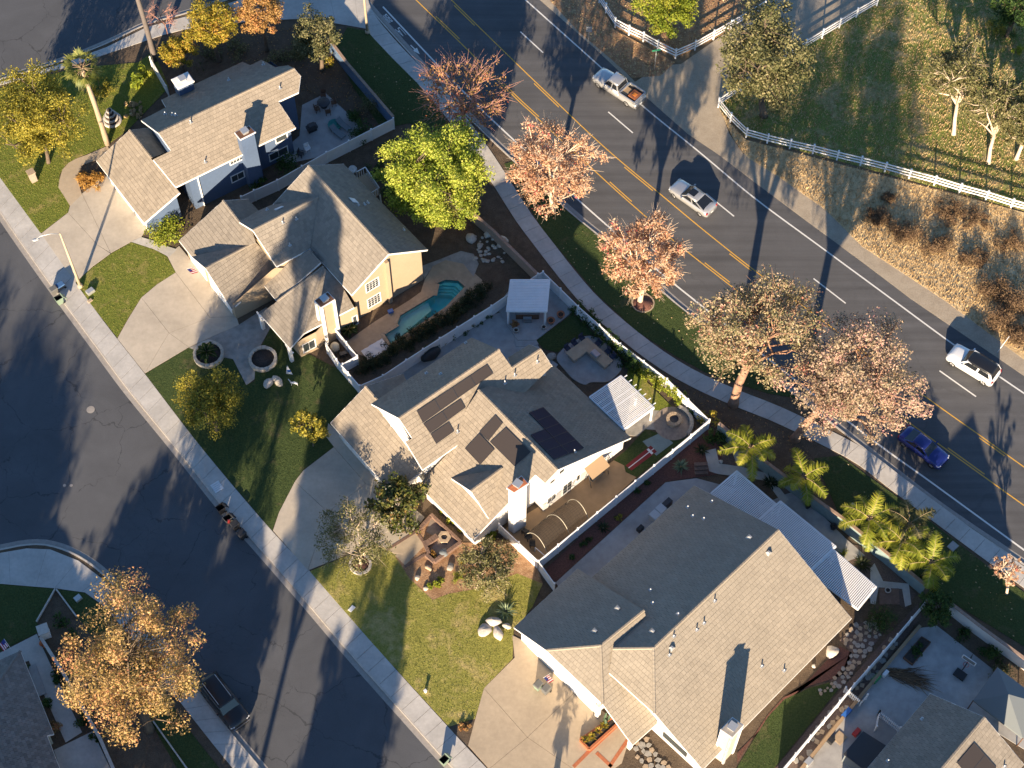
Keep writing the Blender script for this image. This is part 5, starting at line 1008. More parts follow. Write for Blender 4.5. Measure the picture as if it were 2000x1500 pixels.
for i, (x_, y_, r_) in enumerate(((410, 100, 40), (470, 95, 36), (540, 108, 30), (575, 90, 34), (690, 225, 22), (760, 285, 26), (800, 320, 30), (760, 370, 34), (730, 330, 26))):
    bush('understory_bush', ['low dark bush under the yellow autumn tree', 'low dark bush behind the blue house ridge', 'dark bush near the top corner of the blue house', 'dark bush below the pale-tipped tree', 'small dark bush at the patio edge by the block wall', 'dark bush at the white fence left of the pepper tree', 'dark bush in the shade under the pepper tree', 'dark bush between the peach house and the pepper tree', 'dark bush above the peach house balcony'][i], x_, y_, r_, 1.5, 'leaf_green' if i > 3 else 'leaf_greygreen', 600, .2, 30 + i)
fan_palm('fan_palm_tree', 'tall fan palm with a pale ringed trunk on the first lawn', (210, 282), 11.6, (160, 132), 30, 1.15, 41, blade=1.0); fan_palm('fan_palm_tree', 'dark palm trunk rising out of the top edge of the picture', (303, 118), 16, (252, -60), 26, 1.1, 42, trunk='palm_trunk_dark')
bush('cycad_shrub', 'yellow-green broad-leaved shrub next to the white garden wall', 270, 148, 26, 1.8, 'leaf_bright', 300, .55, 43); bush('ornamental_grass', 'clump of orange ornamental grass in the bed by the blue garage', 176, 352, 34, 1.1, 'leaf_orange_grass', 1500, .4, 44, spiky=True, sy=.8); bush('yellow_grass', 'straw-yellow grasses around the palm trunk', 195, 170, 34, 1.0, 'leaf_yellowgreen', 900, .4, 45, spiky=True); bush('rust_groundcover', 'rust-coloured groundcover beside the tiered stone ornament', 262, 215, 30, .5, 'leaf_dry', 1400, .2, 46)
bush('lantana_shrub', 'rounded yellow-green shrub at the corner of the blue garage', 325, 452, 44, 2.2, 'leaf_bright', 1800, .24, 47, sy=.9)
# -- front gardens
tree('yellow_pine', 'rounded yellow-topped tree on the shaded lawn below the ring planters', 408, 782, 76, 3.6, 3.6, 'leaf_yellowgreen', base=(424, 840), cl=95, cr=.22, n_per=130, leaf_s=.2, trunk_r=.2, seed=51, hollow=.3)
tree('small_magnolia', 'small yellow-green leafy tree at the lawn edge by the white garage', 606, 832, 40, 2.4, 2.6, 'leaf_yellowgreen', base=(612, 872), cl=40, cr=.24, n_per=60, leaf_s=.26, trunk_r=.07, seed=52)
tree('magnolia_tree', 'dark glossy magnolia between the driveway and the white house', 776, 980, 60, 3.4, 2.3, 'leaf_magnolia', base=(790, 1040), cl=70, cr=.22, n_per=60, leaf_s=.34, trunk_r=.12, seed=53)
tree('olive_tree', 'grey-green olive tree in a stone ring on the front lawn', 690, 1048, 82, 3.0, 2.3, 'leaf_olive', base=(706, 1104), cl=90, cr=.19, n_per=70, leaf_s=.19, trunk_r=.13, bark='bark_pale', seed=54, twigs=1, limb_r=.045); tree('olive_tree', 'sprawling grey-green olive over the rock garden', 950, 1108, 68, 2.4, 1.5, 'leaf_olive', base=(930, 1150), cl=90, cr=.19, n_per=80, leaf_s=.2, trunk_r=.12, bark='bark_pale', seed=55, twigs=1, limb_r=.045)
feather_palm('sago_palm', 'small palm in the left dark-soil ring planter', (406, 698), 1.0, 1.15, 16, 56, 'leaf_green', wl=.3, el=(-.1, 1.3), droop=.9, cat='palm')
for i, (x_, y_, r_, h_, m_, n_, sp) in enumerate(((850, 1140, 18, .6, 'leaf_bright', 400, False), (895, 1125, 20, .7, 'leaf_bright', 450, True), (905, 1090, 14, .6, 'leaf_yellow', 300, True), (845, 1085, 10, .5, 'leaf_orange_grass', 250, False), (985, 1060, 22, .8, 'leaf_dry', 500, False), (960, 1050, 16, .7, 'leaf_bright', 350, False), (880, 1015, 12, .5, 'leaf_bright', 260, False), (900, 1035, 12, .5, 'leaf_yellowgreen', 260, False), (862, 1000, 10, .5, 'leaf_bright', 220, False), (805, 1030, 20, .9, 'leaf_magnolia', 400, False))):
    bush('garden_plant', ['lime-green cushion plant at the lawn edge of the rock garden', 'yellow-green strappy plant in the rock garden', 'yellow leafy plant beside the brick planter end', 'orange flowering plant below the brick courtyard', 'dry brown plant at the white wall corner', 'leafy plant at the front corner post', 'first green plant in the brick strip bed under the eave', 'last green plant in the brick strip bed under the eave', 'green plant at the upper end of the brick strip bed', 'dark low plant under the magnolia'][i], x_, y_, r_, h_, m_, n_, .22, 60 + i, spiky=sp)
rosette('agave_plant', 'spiky white-edged agave beside the lawn boulders', (988, 1195), 1.2, 46, 'leaf_agave', 71, h=.6)
bush('red_groundcover', 'small red-leaved triangle bed at the driveway corner', 906, 1420, 18, .35, 'leaf_rust', 600, .18, 72)
# -- pool hedge and fence hedges, planted plant by plant
def hedge(name, label, line, step, r, h, lm, n, ls, seed, spiky, z=.12, group=None, cat='hedge'):
    ln = resample([P(*q, z) for q in line], step); rg = np.random.default_rng(seed); root = thing(name, label, cat, ln[0], group)
    for i, p in enumerate(ln):
        cl = max(6, n // 40); q = rg.normal(size=(cl, 3)); q /= np.linalg.norm(q, axis=1)[:, None]; q[:, 2] = np.abs(q[:, 2]); C = p + q * (rg.random(cl) ** .5)[:, None] * np.array([r, r, h * .9]); CR = np.full(cl, r * .4)
        Lq = leaves(C, CR, n // cl, ls, rg, aspect=.2 if spiky else .6); o = quads_mesh('shrub', Lq, 4, lm, root, rg.beta(2, 2, len(Lq))); mb = MB(); mb.tube([p - np.array([0, 0, .05]), p + np.array([0, 0, h * .6])], [.05, .03], 5); mb.build('stem', 'bark', o)
hedge('juniper_hedge', 'dark spiky juniper hedge along the white fence beside the pool', [(712, 722), (760, 690), (830, 648), (900, 605), (945, 570)], .95, .95, 1.2, 'leaf_juniper', 700, .34, 81, True)
hedge('privet_hedge', 'clipped green hedge inside the white fence behind the barbecue island', [(1128, 610), (1160, 640), (1205, 690), (1235, 725)], 1.0, .8, 2.1, 'leaf_green', 700, .18, 82, False); hedge('sunlit_hedge', 'sunlit yellow-green hedge by the pergola lawn', [(1245, 725), (1290, 755), (1330, 785)], .95, .75, 1.9, 'leaf_bright', 650, .18, 83, False); hedge('low_hedge', 'low dark hedge along the fence behind the white house', [(835, 690), (890, 655), (950, 618)], 1.0, .55, .9, 'leaf_green', 320, .16, 84, False)
bush('climber', 'flowering bush at the fence corner by the fire pit', 1385, 815, 22, 1.8, 'leaf_yellow', 500, .24, 85); bush('corner_shrub', 'dark leafy shrub between the fence corner and the garden path', 1400, 850, 24, 1.8, 'leaf_green', 700, .22, 86); rosette('agave_plant', 'green strap-leaved plant in the red mulch below the white fence', (1330, 912), .95, 40, 'leaf_agave', 87, wq=.1); rosette('yucca_plant', 'dark yucca by the gravel bed', (1370, 880), .9, 36, 'leaf_juniper', 88); rosette('yucca_plant', 'dark spiky plant halfway along the red mulch bed', (1178, 1032), .8, 34, 'leaf_juniper', 89); bush('fern', 'low fern by the fire pit seat', 1350, 805, 14, .8, 'leaf_green', 300, .2, 90)
for i, (x_, y_) in enumerate(((1118, 1090), (1140, 1062), (1150, 1055), (1208, 1010), (1245, 960), (1265, 945))): bush('mulch_bed_plant', ['small dark plant nearest the low end of the red mulch bed', 'second small plant from the low end of the red mulch bed', 'third small plant from the low end of the red mulch bed', 'yellowish cactus midway along the red mulch bed', 'round dark plant in the upper red mulch bed', 'small plant at the top of the red mulch bed'][i], x_, y_, 9, .5, 'leaf_yellowgreen' if i == 3 else 'leaf_green', 160, .16, 91 + i)
# -- queen palms along the teal garden wall
QP = dict(trunk_r=.15, wl=.8, el=(-.25, 1.15), droop=1.5)
feather_palm('queen_palm', 'queen palm at the top end of the teal garden wall', (1452, 910), 3.6, 3.0, 11, 101, lean=(.25, 0), **QP); feather_palm('queen_palm', 'queen palm with one hanging frond over the teal wall', (1562, 965), 3.2, 2.9, 9, 102, lean=(-.1, .1), **QP)
feather_palm('queen_palm', 'tall yellowish queen palm with a pale trunk beside the back patio', (1683, 1050), 3.6, 3.1, 12, 103, lean=(.1, .1), **QP); feather_palm('queen_palm', 'dull green queen palm nearest the sidewalk', (1760, 1055), 3.4, 2.8, 11, 104, lm='leaf_olive', lean=(.1, 0), **QP); feather_palm('queen_palm', 'middle queen palm of the cluster with golden lower fronds', (1748, 1092), 3.4, 2.9, 11, 105, lean=(0, .1), **QP); feather_palm('queen_palm', 'lowest queen palm of the cluster by the white fence end', (1802, 1126), 3.0, 3.0, 12, 106, lean=(.15, 0), **QP)
rosette('cycad', 'dark cycad below the queen palms', (1683, 1103), 1.1, 40, 'leaf_juniper', 107, el=(.1, .9)); rosette('cycad', 'cycad between garden path and slatted patio cover', (1505, 945), 1.1, 36, 'leaf_juniper', 108, el=(.1, .9)); bush('yellow_shrub', 'small lime shrub at the corner of the slatted cover', 1648, 1082, 14, .8, 'leaf_bright', 350, .2, 109, spiky=True); bush('bamboo_clump', 'dark feathery clump beside the end of the slatted cover', 1722, 1203, 38, 2.0, 'leaf_green', 1500, .3, 110, spiky=True)
tree('citrus_tree', 'dark green tree behind the white fence end below the palms', 1832, 1185, 42, 2.4, 1.9, 'leaf_green', cl=50, cr=.24, n_per=80, leaf_s=.22, seed=111, trunk_r=.09); bush('wall_shrub', 'round dark shrub against the white garden wall on the right', 1938, 1272, 24, 1.5, 'leaf_green', 700, .2, 112); bush('wall_shrub', 'low dark shrub at the bend of the white garden wall', 1880, 1235, 18, 1.0, 'leaf_green', 400, .18, 113); bush('corner_bush', 'dry bush behind the grey canopy', 1960, 1310, 30, 1.2, 'leaf_greygreen', 500, .2, 114)
# -- far side of the arterial
tree('oak_tree', 'tall dark grey-green tree inside the ranch fence corner', 1494, 105, 100, 8.0, 7.0, 'leaf_greygreen', base=(1492, 225), cl=140, cr=.2, n_per=130, leaf_s=.30, trunk_r=.35, seed=121, hollow=.3, sy=1.1, low=-.85)
tree('elm_tree', 'round lime-green tree behind the white ranch fence at the top', 1305, 18, 66, 4.0, 2.8, 'leaf_bright', base=(1308, 70), cl=90, cr=.2, n_per=140, leaf_s=.24, trunk_r=.2, seed=122)
tree('olive_pasture_tree', 'pale-trunked grey-green tree standing in the paddock', 1872, 140, 74, 5.6, 3.2, 'leaf_olive', base=(1863, 262), bark='bark_pale', cl=110, cr=.17, n_per=90, leaf_s=.24, trunk_r=.2, seed=123, twigs=1, hollow=.3); tree('olive_pasture_tree', 'pale-trunked grey-green tree near the right end of the ranch fence', 1950, 205, 66, 5.6, 3.2, 'leaf_olive', base=(1931, 318), bark='bark_pale', cl=110, cr=.17, n_per=90, leaf_s=.24, trunk_r=.2, seed=124, twigs=1, hollow=.3); tree('olive_pasture_tree', 'grey-green tree cut by the right edge above the ranch fence', 2010, 250, 60, 5.0, 3.2, 'leaf_olive', bark='bark_pale', cl=80, cr=.18, n_per=80, leaf_s=.24, trunk_r=.2, seed=125)
tree('evergreen_tree', 'dark evergreen in the top right corner', 1985, 20, 50, 4, 3.5, 'leaf_green', cl=60, cr=.25, n_per=90, leaf_s=.26, seed=126); bush('yellow_paddock_shrub', 'yellow-green shrub under the top right evergreen', 1950, 50, 22, 1.8, 'leaf_yellowgreen', 600, .2, 127); bush('yellow_paddock_shrub', 'bright yellow shrub at the right edge of the paddock', 1990, 95, 16, 1.6, 'leaf_bright', 400, .2, 128)
BR = [(1770, 452, 40, 1.5), (1716, 420, 30, 1.2), (1735, 385, 15, .9), (1848, 412, 46, 1.0), (1905, 425, 44, .9), (1835, 480, 42, 1.3), (1900, 500, 36, 1.0), (1945, 560, 44, 1.8), (1985, 590, 40, 2.0), (1955, 620, 36, 2.0), (1990, 650, 34, 1.6), (1975, 470, 40, 1.1)]
LB = ['dark brown brush clump in the middle of the dry verge', 'dark brush clump nearest the road shoulder on the left', 'smallest round brush clump just below the ranch fence', 'wide sparse brush below the ranch fence', 'wide sparse brush right of centre on the dry verge', 'tangled brush below the middle clump', 'low thin brush near the right edge', 'tall brown brush by the white SUV shoulder', 'tall brown brush cut by the right edge', 'dense brown brush behind the leaning white stake', 'lowest brown brush at the right edge', 'pale brush at the right edge below the fence end']
for i, (x_, y_, r_, h_) in enumerate(BR): bush('dry_brush', LB[i], x_, y_, r_, h_, 'leaf_brush', 2600 if h_ > 1.1 else 1700, .34, 140 + i, 'brush', spiky=True, sy=.8)
# -- trees below the frame, behind the camera's view, whose long shadows cross the street
OFFTREES = [(-38, 33, 6.5, 5.4, 4.0, .3), (-29, 27, 7.0, 4.4, 4.2, .3), (-25, 18, 15, 3.6, 4.5, .25), (-52, 31, 10.5, 6.0, 4.5, .3), (-38, 16, 11, 6, 5, .3), (-28.5, 33, 23, 3, 4, .25), (-19, 15, 9, 4.2, 4.5, .3), (-60, 45, 10, 5, 4.5, .3), (-56, 20, 13.5, 7, 5, .3), (-16, 22, 8.5, 1.5, 4.2, .15)]
for i, (x_, y_, zc_, r_, rz_, tr_) in enumerate(OFFTREES):
    px_, py_ = pixof((x_, y_, zc_)); bx_, by_ = pixof((x_, y_, .1))
    tree('street_tree', ['tall tree just below the picture at the left street corner', 'second tall tree below the picture beside the left street', 'tall slim tree below the picture near the driveways', 'tall tree below the left corner lot', 'far tall tree below the left corner lot', 'slim tall tree at the foot of the street', 'round tree at the foot of the street', 'tall tree left of the picture behind the corner lot', 'second tree left of the picture behind the corner lot', 'slim cypress-like tree across the street from the front lawn'][i], px_, py_, r_ / mpp(px_, py_, zc_), zc_, rz_, 'leaf_rust', base=(bx_, by_), cl=80, cr=.26, n_per=190, leaf_s=.45, trunk_r=tr_, seed=160 + i)
fan_palm('fan_palm_tree', 'short fan palm just below the picture on the wide driveway', (1072, 1590), 2.6, None, 26, .6, 171, blade=.7, cat='palm tree'); 
# -- grass and litter as masses
tufts('lawn_grass', [LAWN['h3'], LAWN['h12'], LAWN['h1']], 60, .07, 'leaf_grass', 181, 'short grass of the sunlit front lawns', cat='grass')
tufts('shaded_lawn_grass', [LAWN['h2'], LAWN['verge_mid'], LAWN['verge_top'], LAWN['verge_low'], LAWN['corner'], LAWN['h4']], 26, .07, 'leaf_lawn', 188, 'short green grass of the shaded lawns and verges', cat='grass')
tufts('paddock_grass', [PP([(1402, 205), (1457, 265), (1974, 404), (2060, 430), (2060, -40), (1780, -60), (1709, 11), (1573, 85)], .03)], 40, .2, 'leaf_dry', 182, 'rough straw-coloured grass of the paddock', w=.05, z=.03, lean=.9, cat='grass')
tufts('dry_verge_grass', [PP([(1404, 211), (1457, 273), (1974, 408), (2060, 440), (2060, 730), (1930, 650), (1850, 590), (1760, 531), (1685, 482), (1610, 408), (1525, 348), (1440, 290)], .03)], 45, .22, 'leaf_dry', 183, 'pale dry grass of the verge beyond the road', w=.05, z=.03, lean=1.2, cat='grass')
litter('fallen_leaves', [PP([(1075, 2), (1185, 108), (1235, 152), (1290, 148), (1318, 122), (1200, 58), (1168, 0)], .03), PP([(1172, 0), (1203, 52), (1320, 113), (1470, 36), (1540, -30)], .03)], 16, .2, 'leaf_dry', 184, .03, 'fallen leaves along the top verge and small paddock')
litter('fallen_leaves', [PP([(655, 60), (815, 165), (860, 262), (745, 250)], .15), PP([(1045, 354), (1362, 627), (1560, 778), (1378, 727), (1164, 572), (1032, 400)], .15), PP([(1640, 895), (1810, 1013), (2000, 1160), (2000, 1262), (1779, 1120)], .15)], .9, .16, 'leaf_dry', 185, .15, 'scattered fallen leaves on the shaded street lawns')
litter('fallen_leaves', [PP([(380, 60), (600, 50), (690, 170), (740, 250), (600, 180), (440, 110)], .1), PP([(1290, 735), (1480, 815), (1560, 860), (1600, 905), (1430, 840)], .1)], 7, .16, 'leaf_rust', 186, .1, 'brown leaf litter under the trees')
# ------------------------------------------------------------------ fences and walls
def panel_fence(name, label, line, h=1.75, bay=2.35, cat='fence', m='vinyl_white', z=.1, group=None, posts=True, tz=None):
    """solid vinyl fence: posts with caps, one panel and two rails to a bay"""
    pts = []; ln = [P(*q, z) for q in line] if tz is None else [np.array([*P(*q, tz)[:2], z]) for q in line]
    for a, b in zip(ln, ln[1:]):
        seg = resample([a, b], bay); pts += seg if not pts else seg[1:]
    root = thing(name, label, cat, pts[0], group); post = None
    for p in pts:
        if post is None:
            mb = MB(); mb.box((p[0], p[1], z + h / 2 + .03), (.13, .13, h + .06), 0); mb.box((p[0], p[1], z + h + .09), (.17, .17, .06)); mb.add([(p[0] - .07, p[1] - .07, z + h + .12), (p[0] + .07, p[1] - .07, z + h + .12), (p[0] + .07, p[1] + .07, z + h + .12), (p[0] - .07, p[1] + .07, z + h + .12), (p[0], p[1], z + h + .2)], [(0, 1, 4), (1, 2, 4), (2, 3, 4), (3, 0, 4)]); post = mb.build('post', m, root); p_first = p
        else: inst(post, p - p_first, None, root)
    for a, b in zip(pts, pts[1:]):
        d = b - a; L_ = np.linalg.norm(d); d = d / L_; q0, q1 = a + d * .06, b - d * .06
        mb = MB(); n = max(4, int(L_ / .19))
        for k in range(n):
            u0, u1 = q0 + (q1 - q0) * (k + .02) / n, q0 + (q1 - q0) * (k + .98) / n; mb.bar((u0 + np.array([0, 0, h / 2 + .02])), (u1 + np.array([0, 0, h / 2 + .02])), .03, h - .14)
        mb.build('panel', m, root)
        for zz in (h - .06, .1): mb = MB(); mb.bar(q0 + np.array([0, 0, zz]), q1 + np.array([0, 0, zz]), .07, .11); mb.build('rail', m, root)
    return root
def ranch_fence(name, label, line, h=1.35, z=.04):
    pts = [P(*q, z) for q in line]; root = thing(name, label, 'fence', pts[0]); post = None
    for p in pts:
        if post is None: mb = MB(); mb.box((p[0], p[1], z + h / 2 + .03), (.14, .14, h + .1)); mb.box((p[0], p[1], z + h + .1), (.18, .18, .05)); post = mb.build('post', 'vinyl_white', root)
        else: inst(post, p - pts[0], None, root)
    for a, b in zip(pts, pts[1:]):
        for zz in (.42, .82, 1.22): mb = MB(); mb.bar(a + np.array([0, 0, zz]), b + np.array([0, 0, zz]), .045, .15); mb.build('rail', 'vinyl_white', root)
    return root
def block_wall(name, label, line, h, m, cap='block_cap', z=.08, t=.2, cat='wall', tz=None, piers=0):
    ln = [P(*q, z) for q in line]; root = thing(name, label, cat, ln[0]); course = .2
    for a, b in zip(ln, ln[1:]):
        d = (b - a); L_ = np.linalg.norm(d); d /= L_; mb = MB(); rows = int(round(h / course)); 
        for r_ in range(rows):
            x = -(r_ % 2) * .2
            while x < L_:
                x0, x1 = max(0, x + .006), min(L_, x + .4 - .006)
                if x1 - x0 > .03: mb.bar(a + d * x0 + np.array([0, 0, (r_ + .5) * course]), a + d * x1 + np.array([0, 0, (r_ + .5) * course]), t - .012 + .008 * ((int(x * 9) * 7 + r_) % 3 - 1), course - .012)
                x += .4
        mb.build('blocks', m, root, 'stuff'); k = MB(); k.bar(a + np.array([0, 0, h / 2]), b + np.array([0, 0, h / 2]), t - .03, h - .02); k.build('mortar', m, root)
        for p, q in zip(resample([a, b], 1.0), resample([a, b], 1.0)[1:]): c = MB(); c.bar(p + d * .006 + np.array([0, 0, h + .04]), q - d * .006 + np.array([0, 0, h + .04]), t + .08, .08); c.build('cap_stone', cap, root)
    return root
ranch_fence('ranch_fence', 'white three-rail ranch fence turning a corner behind the street name sign', [(1170, 5), (1183, 25), (1201, 53), (1228, 68), (1256, 81), (1284, 97), (1319, 114), (1357, 97.5), (1393, 77), (1427, 57), (1460, 38), (1493, 18)])
ranch_fence('ranch_fence', 'long white three-rail ranch fence around the grass paddock', [(1712, 11), (1672, 34), (1638.6, 54.6), (1605, 75), (1573, 95), (1533, 123), (1490, 150), (1446, 179), (1402.5, 209), (1426, 238), (1457, 268), (1498, 279.5), (1542, 290), (1587, 300), (1634, 312), (1680, 323), (1727.5, 335), (1775, 348), (1824, 361), (1873, 376), (1925, 390), (1974, 405.5), (2025, 419), (2078, 433)])
panel_fence('vinyl_fence', 'white vinyl fence between the clay batting yard and the red mulch bed', [(1051, 1112), (1382, 838)])
panel_fence('vinyl_fence', 'white vinyl fence along the curving sidewalk behind the hot tub pavilion', [(1050, 555), (1060, 550), (1128, 617), (1210, 690), (1300, 758), (1382, 838)], h=1.7)
panel_fence('vinyl_fence', 'white vinyl fence between the pool hedge and the patio cover', [(705, 772), (750, 752), (795, 722), (860, 680), (960, 617), (1050, 555)], h=1.75)
panel_fence('vinyl_fence', 'low white vinyl fence at the front corner of the clay yard', [(975, 1040), (1051, 1112), (1082, 1155)], h=1.7)
panel_fence('vinyl_fence', 'white vinyl fence hiding the pool equipment', [(640, 690), (660, 720), (705, 772)], h=1.7); panel_fence('vinyl_fence', 'white vinyl screen across the pool equipment bay', [(658, 660), (700, 712), (672, 728)], h=1.6)
panel_fence('vinyl_fence', 'white vinyl fence between the blue house and the peach house', [(475, 404), (500, 392), (545, 372), (640, 318), (770, 252)], h=1.7)
panel_fence('vinyl_fence', 'long white vinyl fence beside the flagstone bed', [(1519, 1520), (1606, 1416), (1662, 1350), (1718, 1287), (1800, 1190)], h=1.75, bay=2.2)
block_wall('garden_wall', 'dark blue block wall beside the top verge lawn', [(612, 70), (650, 105), (680, 145), (770, 250)], 1.8, 'block_blue')
block_wall('garden_wall', 'tan block wall along the sidewalk behind the pepper tree', [(880, 395), (965, 468), (1050, 552)], 1.4, 'block_wall'); block_wall('garden_wall', 'teal block wall behind the queen palms', [(1400, 845), (1480, 912), (1584, 990), (1640, 1030), (1722, 1095), (1800, 1160)], 1.8, 'block_teal')
block_wall('garden_wall', 'white garden wall with brown cap at the lower right', [(1850, 1195), (1905, 1238), (1990, 1300), (2060, 1352)], 1.7, 'stucco_white'); block_wall('garden_wall', 'low white wall with stone cap beside the corner lot walk', [(84, 1252), (130, 1325), (200, 1450), (235, 1530)], .9, 'stucco_white', 'stone_white')
panel_fence('white_garden_wall', 'white stepped garden wall beside the yellow broad-leaved shrub', [(298, 132), (330, 188)], h=1.6, bay=3.0, cat='wall', m='stucco_white')
block_wall('retaining_wall', 'low wooden-capped retaining wall along the side path', [(1558, 1512), (1700, 1338), (1795, 1226)], .5, 'stone_grey', 'wood_tan')
mb = MB(); [mb.bar(P(*a, 1.75), P(*b, 1.75), .0, .0) for a, b in ()]
# picket gates
def picket(name, label, a, b, h=1.1, z=.15, open_to=None):
    a, b = P(*a, z), P(*b, z); root = thing(name, label, 'gate', a); d = b - a; L_ = np.linalg.norm(d); n = int(L_ / .16)
    for p in (a, b): mb = MB(); mb.box((p[0], p[1], z + h / 2 + .1), (.12, .12, h + .25)); mb.build('post', 'vinyl_white', root)
    for zz in (.25, h - .25): mb = MB(); mb.bar(a + np.array([0, 0, zz]), b + np.array([0, 0, zz]), .05, .09); mb.build('rail', 'vinyl_white', root)
    for k in range(1, n): p = a + d * k / n; mb = MB(); mb.box((p[0], p[1], z + h / 2), (.07, .05, h), math.atan2(d[1], d[0])); mb.build('picket', 'vinyl_white', root)
    return root
picket('picket_gate', 'white picket gate joining the long fence to the concrete yard', (1648, 1352), (1678, 1378)); picket('picket_gate', 'open white picket leaf next to the gate post', (1678, 1378), (1690, 1366)); picket('picket_gate', 'white picket gate beside the mossy roof', (1714, 1398), (1754, 1430)); picket('picket_gate', 'white picket leaf swung open by the mossy roof', (1714, 1398), (1708, 1428))

# ------------------------------------------------------------------ vehicles
def loft(mb, rings, smooth=True, close=True):
    n = len(rings[0]); vs = [p for r_ in rings for p in r_]; fs = []
    for i in range(len(rings) - 1):
        for k in range(n - (0 if close else 1)): fs.append((i * n + k, i * n + (k + 1) % n, (i + 1) * n + (k + 1) % n, (i + 1) * n + k))
    fs += [tuple(range(n - 1, -1, -1)), tuple(range((len(rings) - 1) * n, len(rings) * n))]; mb.add(vs, fs, smooth)
def vehicle(name, label, rear, front, Lc, Wc, body, hood_h, belt, roof_h, xs, paint, roof_paint=None, group=None, bed=None, deck_h=None, cat='car', cargo=False, z0=.012):
    """xs = (windscreen base, windscreen top, rear glass top, rear glass base) as fractions of the length from the nose"""
    a, b = P(*rear, z0), P(*front, z0); c = (a + b) / 2; d = (b - a); ang = math.atan2(d[1], d[0]); root = thing(name, label, cat, (c[0], c[1], z0), group); hw = Wc / 2
    def T(x, y, z): q = rot2(x, y, ang); return np.array([c[0] + q[0], c[1] + q[1], z0 + z])
    X = lambda f: Lc / 2 - f * Lc
    deck = deck_h or belt
    st = [(0.0, .70, hood_h * .62), (.012, .84, hood_h * .80), (.045, .94, hood_h * .93), (.11, .985, hood_h * .985), (.2, 1, hood_h * 1.0), (xs[0], 1, belt * .995), (.45, 1, belt), (.6, 1, belt), (xs[3], 1, deck), (.93, .985, deck * .985), (.965, .95, deck * .93), (.99, .86, deck * .82), (1.0, .74, deck * .66)]
    if bed: st = [s for s in st if s[0] <= bed[0]] + [(bed[0], 1, deck)] + [(.97, .99, deck), (.995, .95, deck * .97), (1.0, .93, deck * .9)]
    rings = []; gl = .24
    for f, k, zt in st:
        x = X(f); y = hw * k; rings.append([T(x, -y * .82, gl), T(x, -y * .97, gl + .14), T(x, -y, zt * .62), T(x, -y * .965, zt * .88), T(x, -y * .86, zt * .985), T(x, -y * .4, zt + .025), T(x, y * .4, zt + .025), T(x, y * .86, zt * .985), T(x, y * .965, zt * .88), T(x, y, zt * .62), T(x, y * .97, gl + .14), T(x, y * .82, gl)])
    mb = MB(); loft(mb, rings); bd = mb.build('body', paint, root)
    # cabin: glasshouse in dark glass, roof skin and pillars over it
    x0, x1, x2, x3 = X(xs[0]), X(xs[1]), X(xs[2]), X(xs[3]); wb, wr = hw * .93, hw * .74; zb = belt * .97
    base = [T(x0, -wb * .9, zb), T(x0, wb * .9, zb), T(x3, wb * .92, zb if not deck_h else deck * .97), T(x3, -wb * .92, zb if not deck_h else deck * .97)]; top = [T(x1, -wr, roof_h - .05), T(x1, wr, roof_h - .05), T(x2, wr, roof_h - .07), T(x2, -wr, roof_h - .07)]
    mb = MB(); mb.add(base + top, [(0, 1, 5, 4), (1, 2, 6, 5), (2, 3, 7, 6), (3, 0, 4, 7), (4, 5, 6, 7)]); 
    def panelq(q, m, nm, par, ins=.06, out=.006):
        q = [np.array(v) for v in q]; ce = sum(q) / 4; nn = np.cross(q[1] - q[0], q[3] - q[0]); nn /= np.linalg.norm(nn)
        if nn @ (ce - T(0, 0, .8)) < 0: nn = -nn
        q = [v + (ce - v) * ins + nn * out for v in q]; MB().poly(q).build(nm, m, par)
    rp = roof_paint or paint; cab = mb.build('cabin', paint, root)
    cr = MB(); rr = []
    for t, k, dz in ((-.02, .86, -.03), (.03, .97, .0), (.25, 1.02, .035), (.5, 1.03, .045), (.78, 1.02, .03), (.97, .97, -.01), (1.03, .86, -.05)):
        x = x1 + (x2 - x1) * t; rr.append([T(x, -wr * k, roof_h - .07 + dz * .4), T(x, -wr * k * .7, roof_h - .025 + dz), T(x, wr * k * .7, roof_h - .025 + dz), T(x, wr * k, roof_h - .07 + dz * .4), T(x, 0, roof_h - .1)])
    loft(cr, rr); cr.build('roof', rp, root)
    panelq([base[0], base[1], top[1], top[0]], 'car_black_glass', 'windscreen', root, .07); panelq([base[3], base[2], top[2], top[3]], 'car_black_glass', 'rear_window', root, .10)
    for s in (0, 1):
        i0, i3 = (0, 3) if s == 0 else (1, 2)
        for u0, u1 in ((.06, .5), (.53, .93)):
            lb = lambda t: base[i0] * (1 - t) + base[i3] * t; lt = lambda t: top[i0] * (1 - t) + top[i3] * t
            panelq([lb(u0), lb(u1), lt(u1), lt(u0)], 'car_black_glass', 'side_window', root, .08)
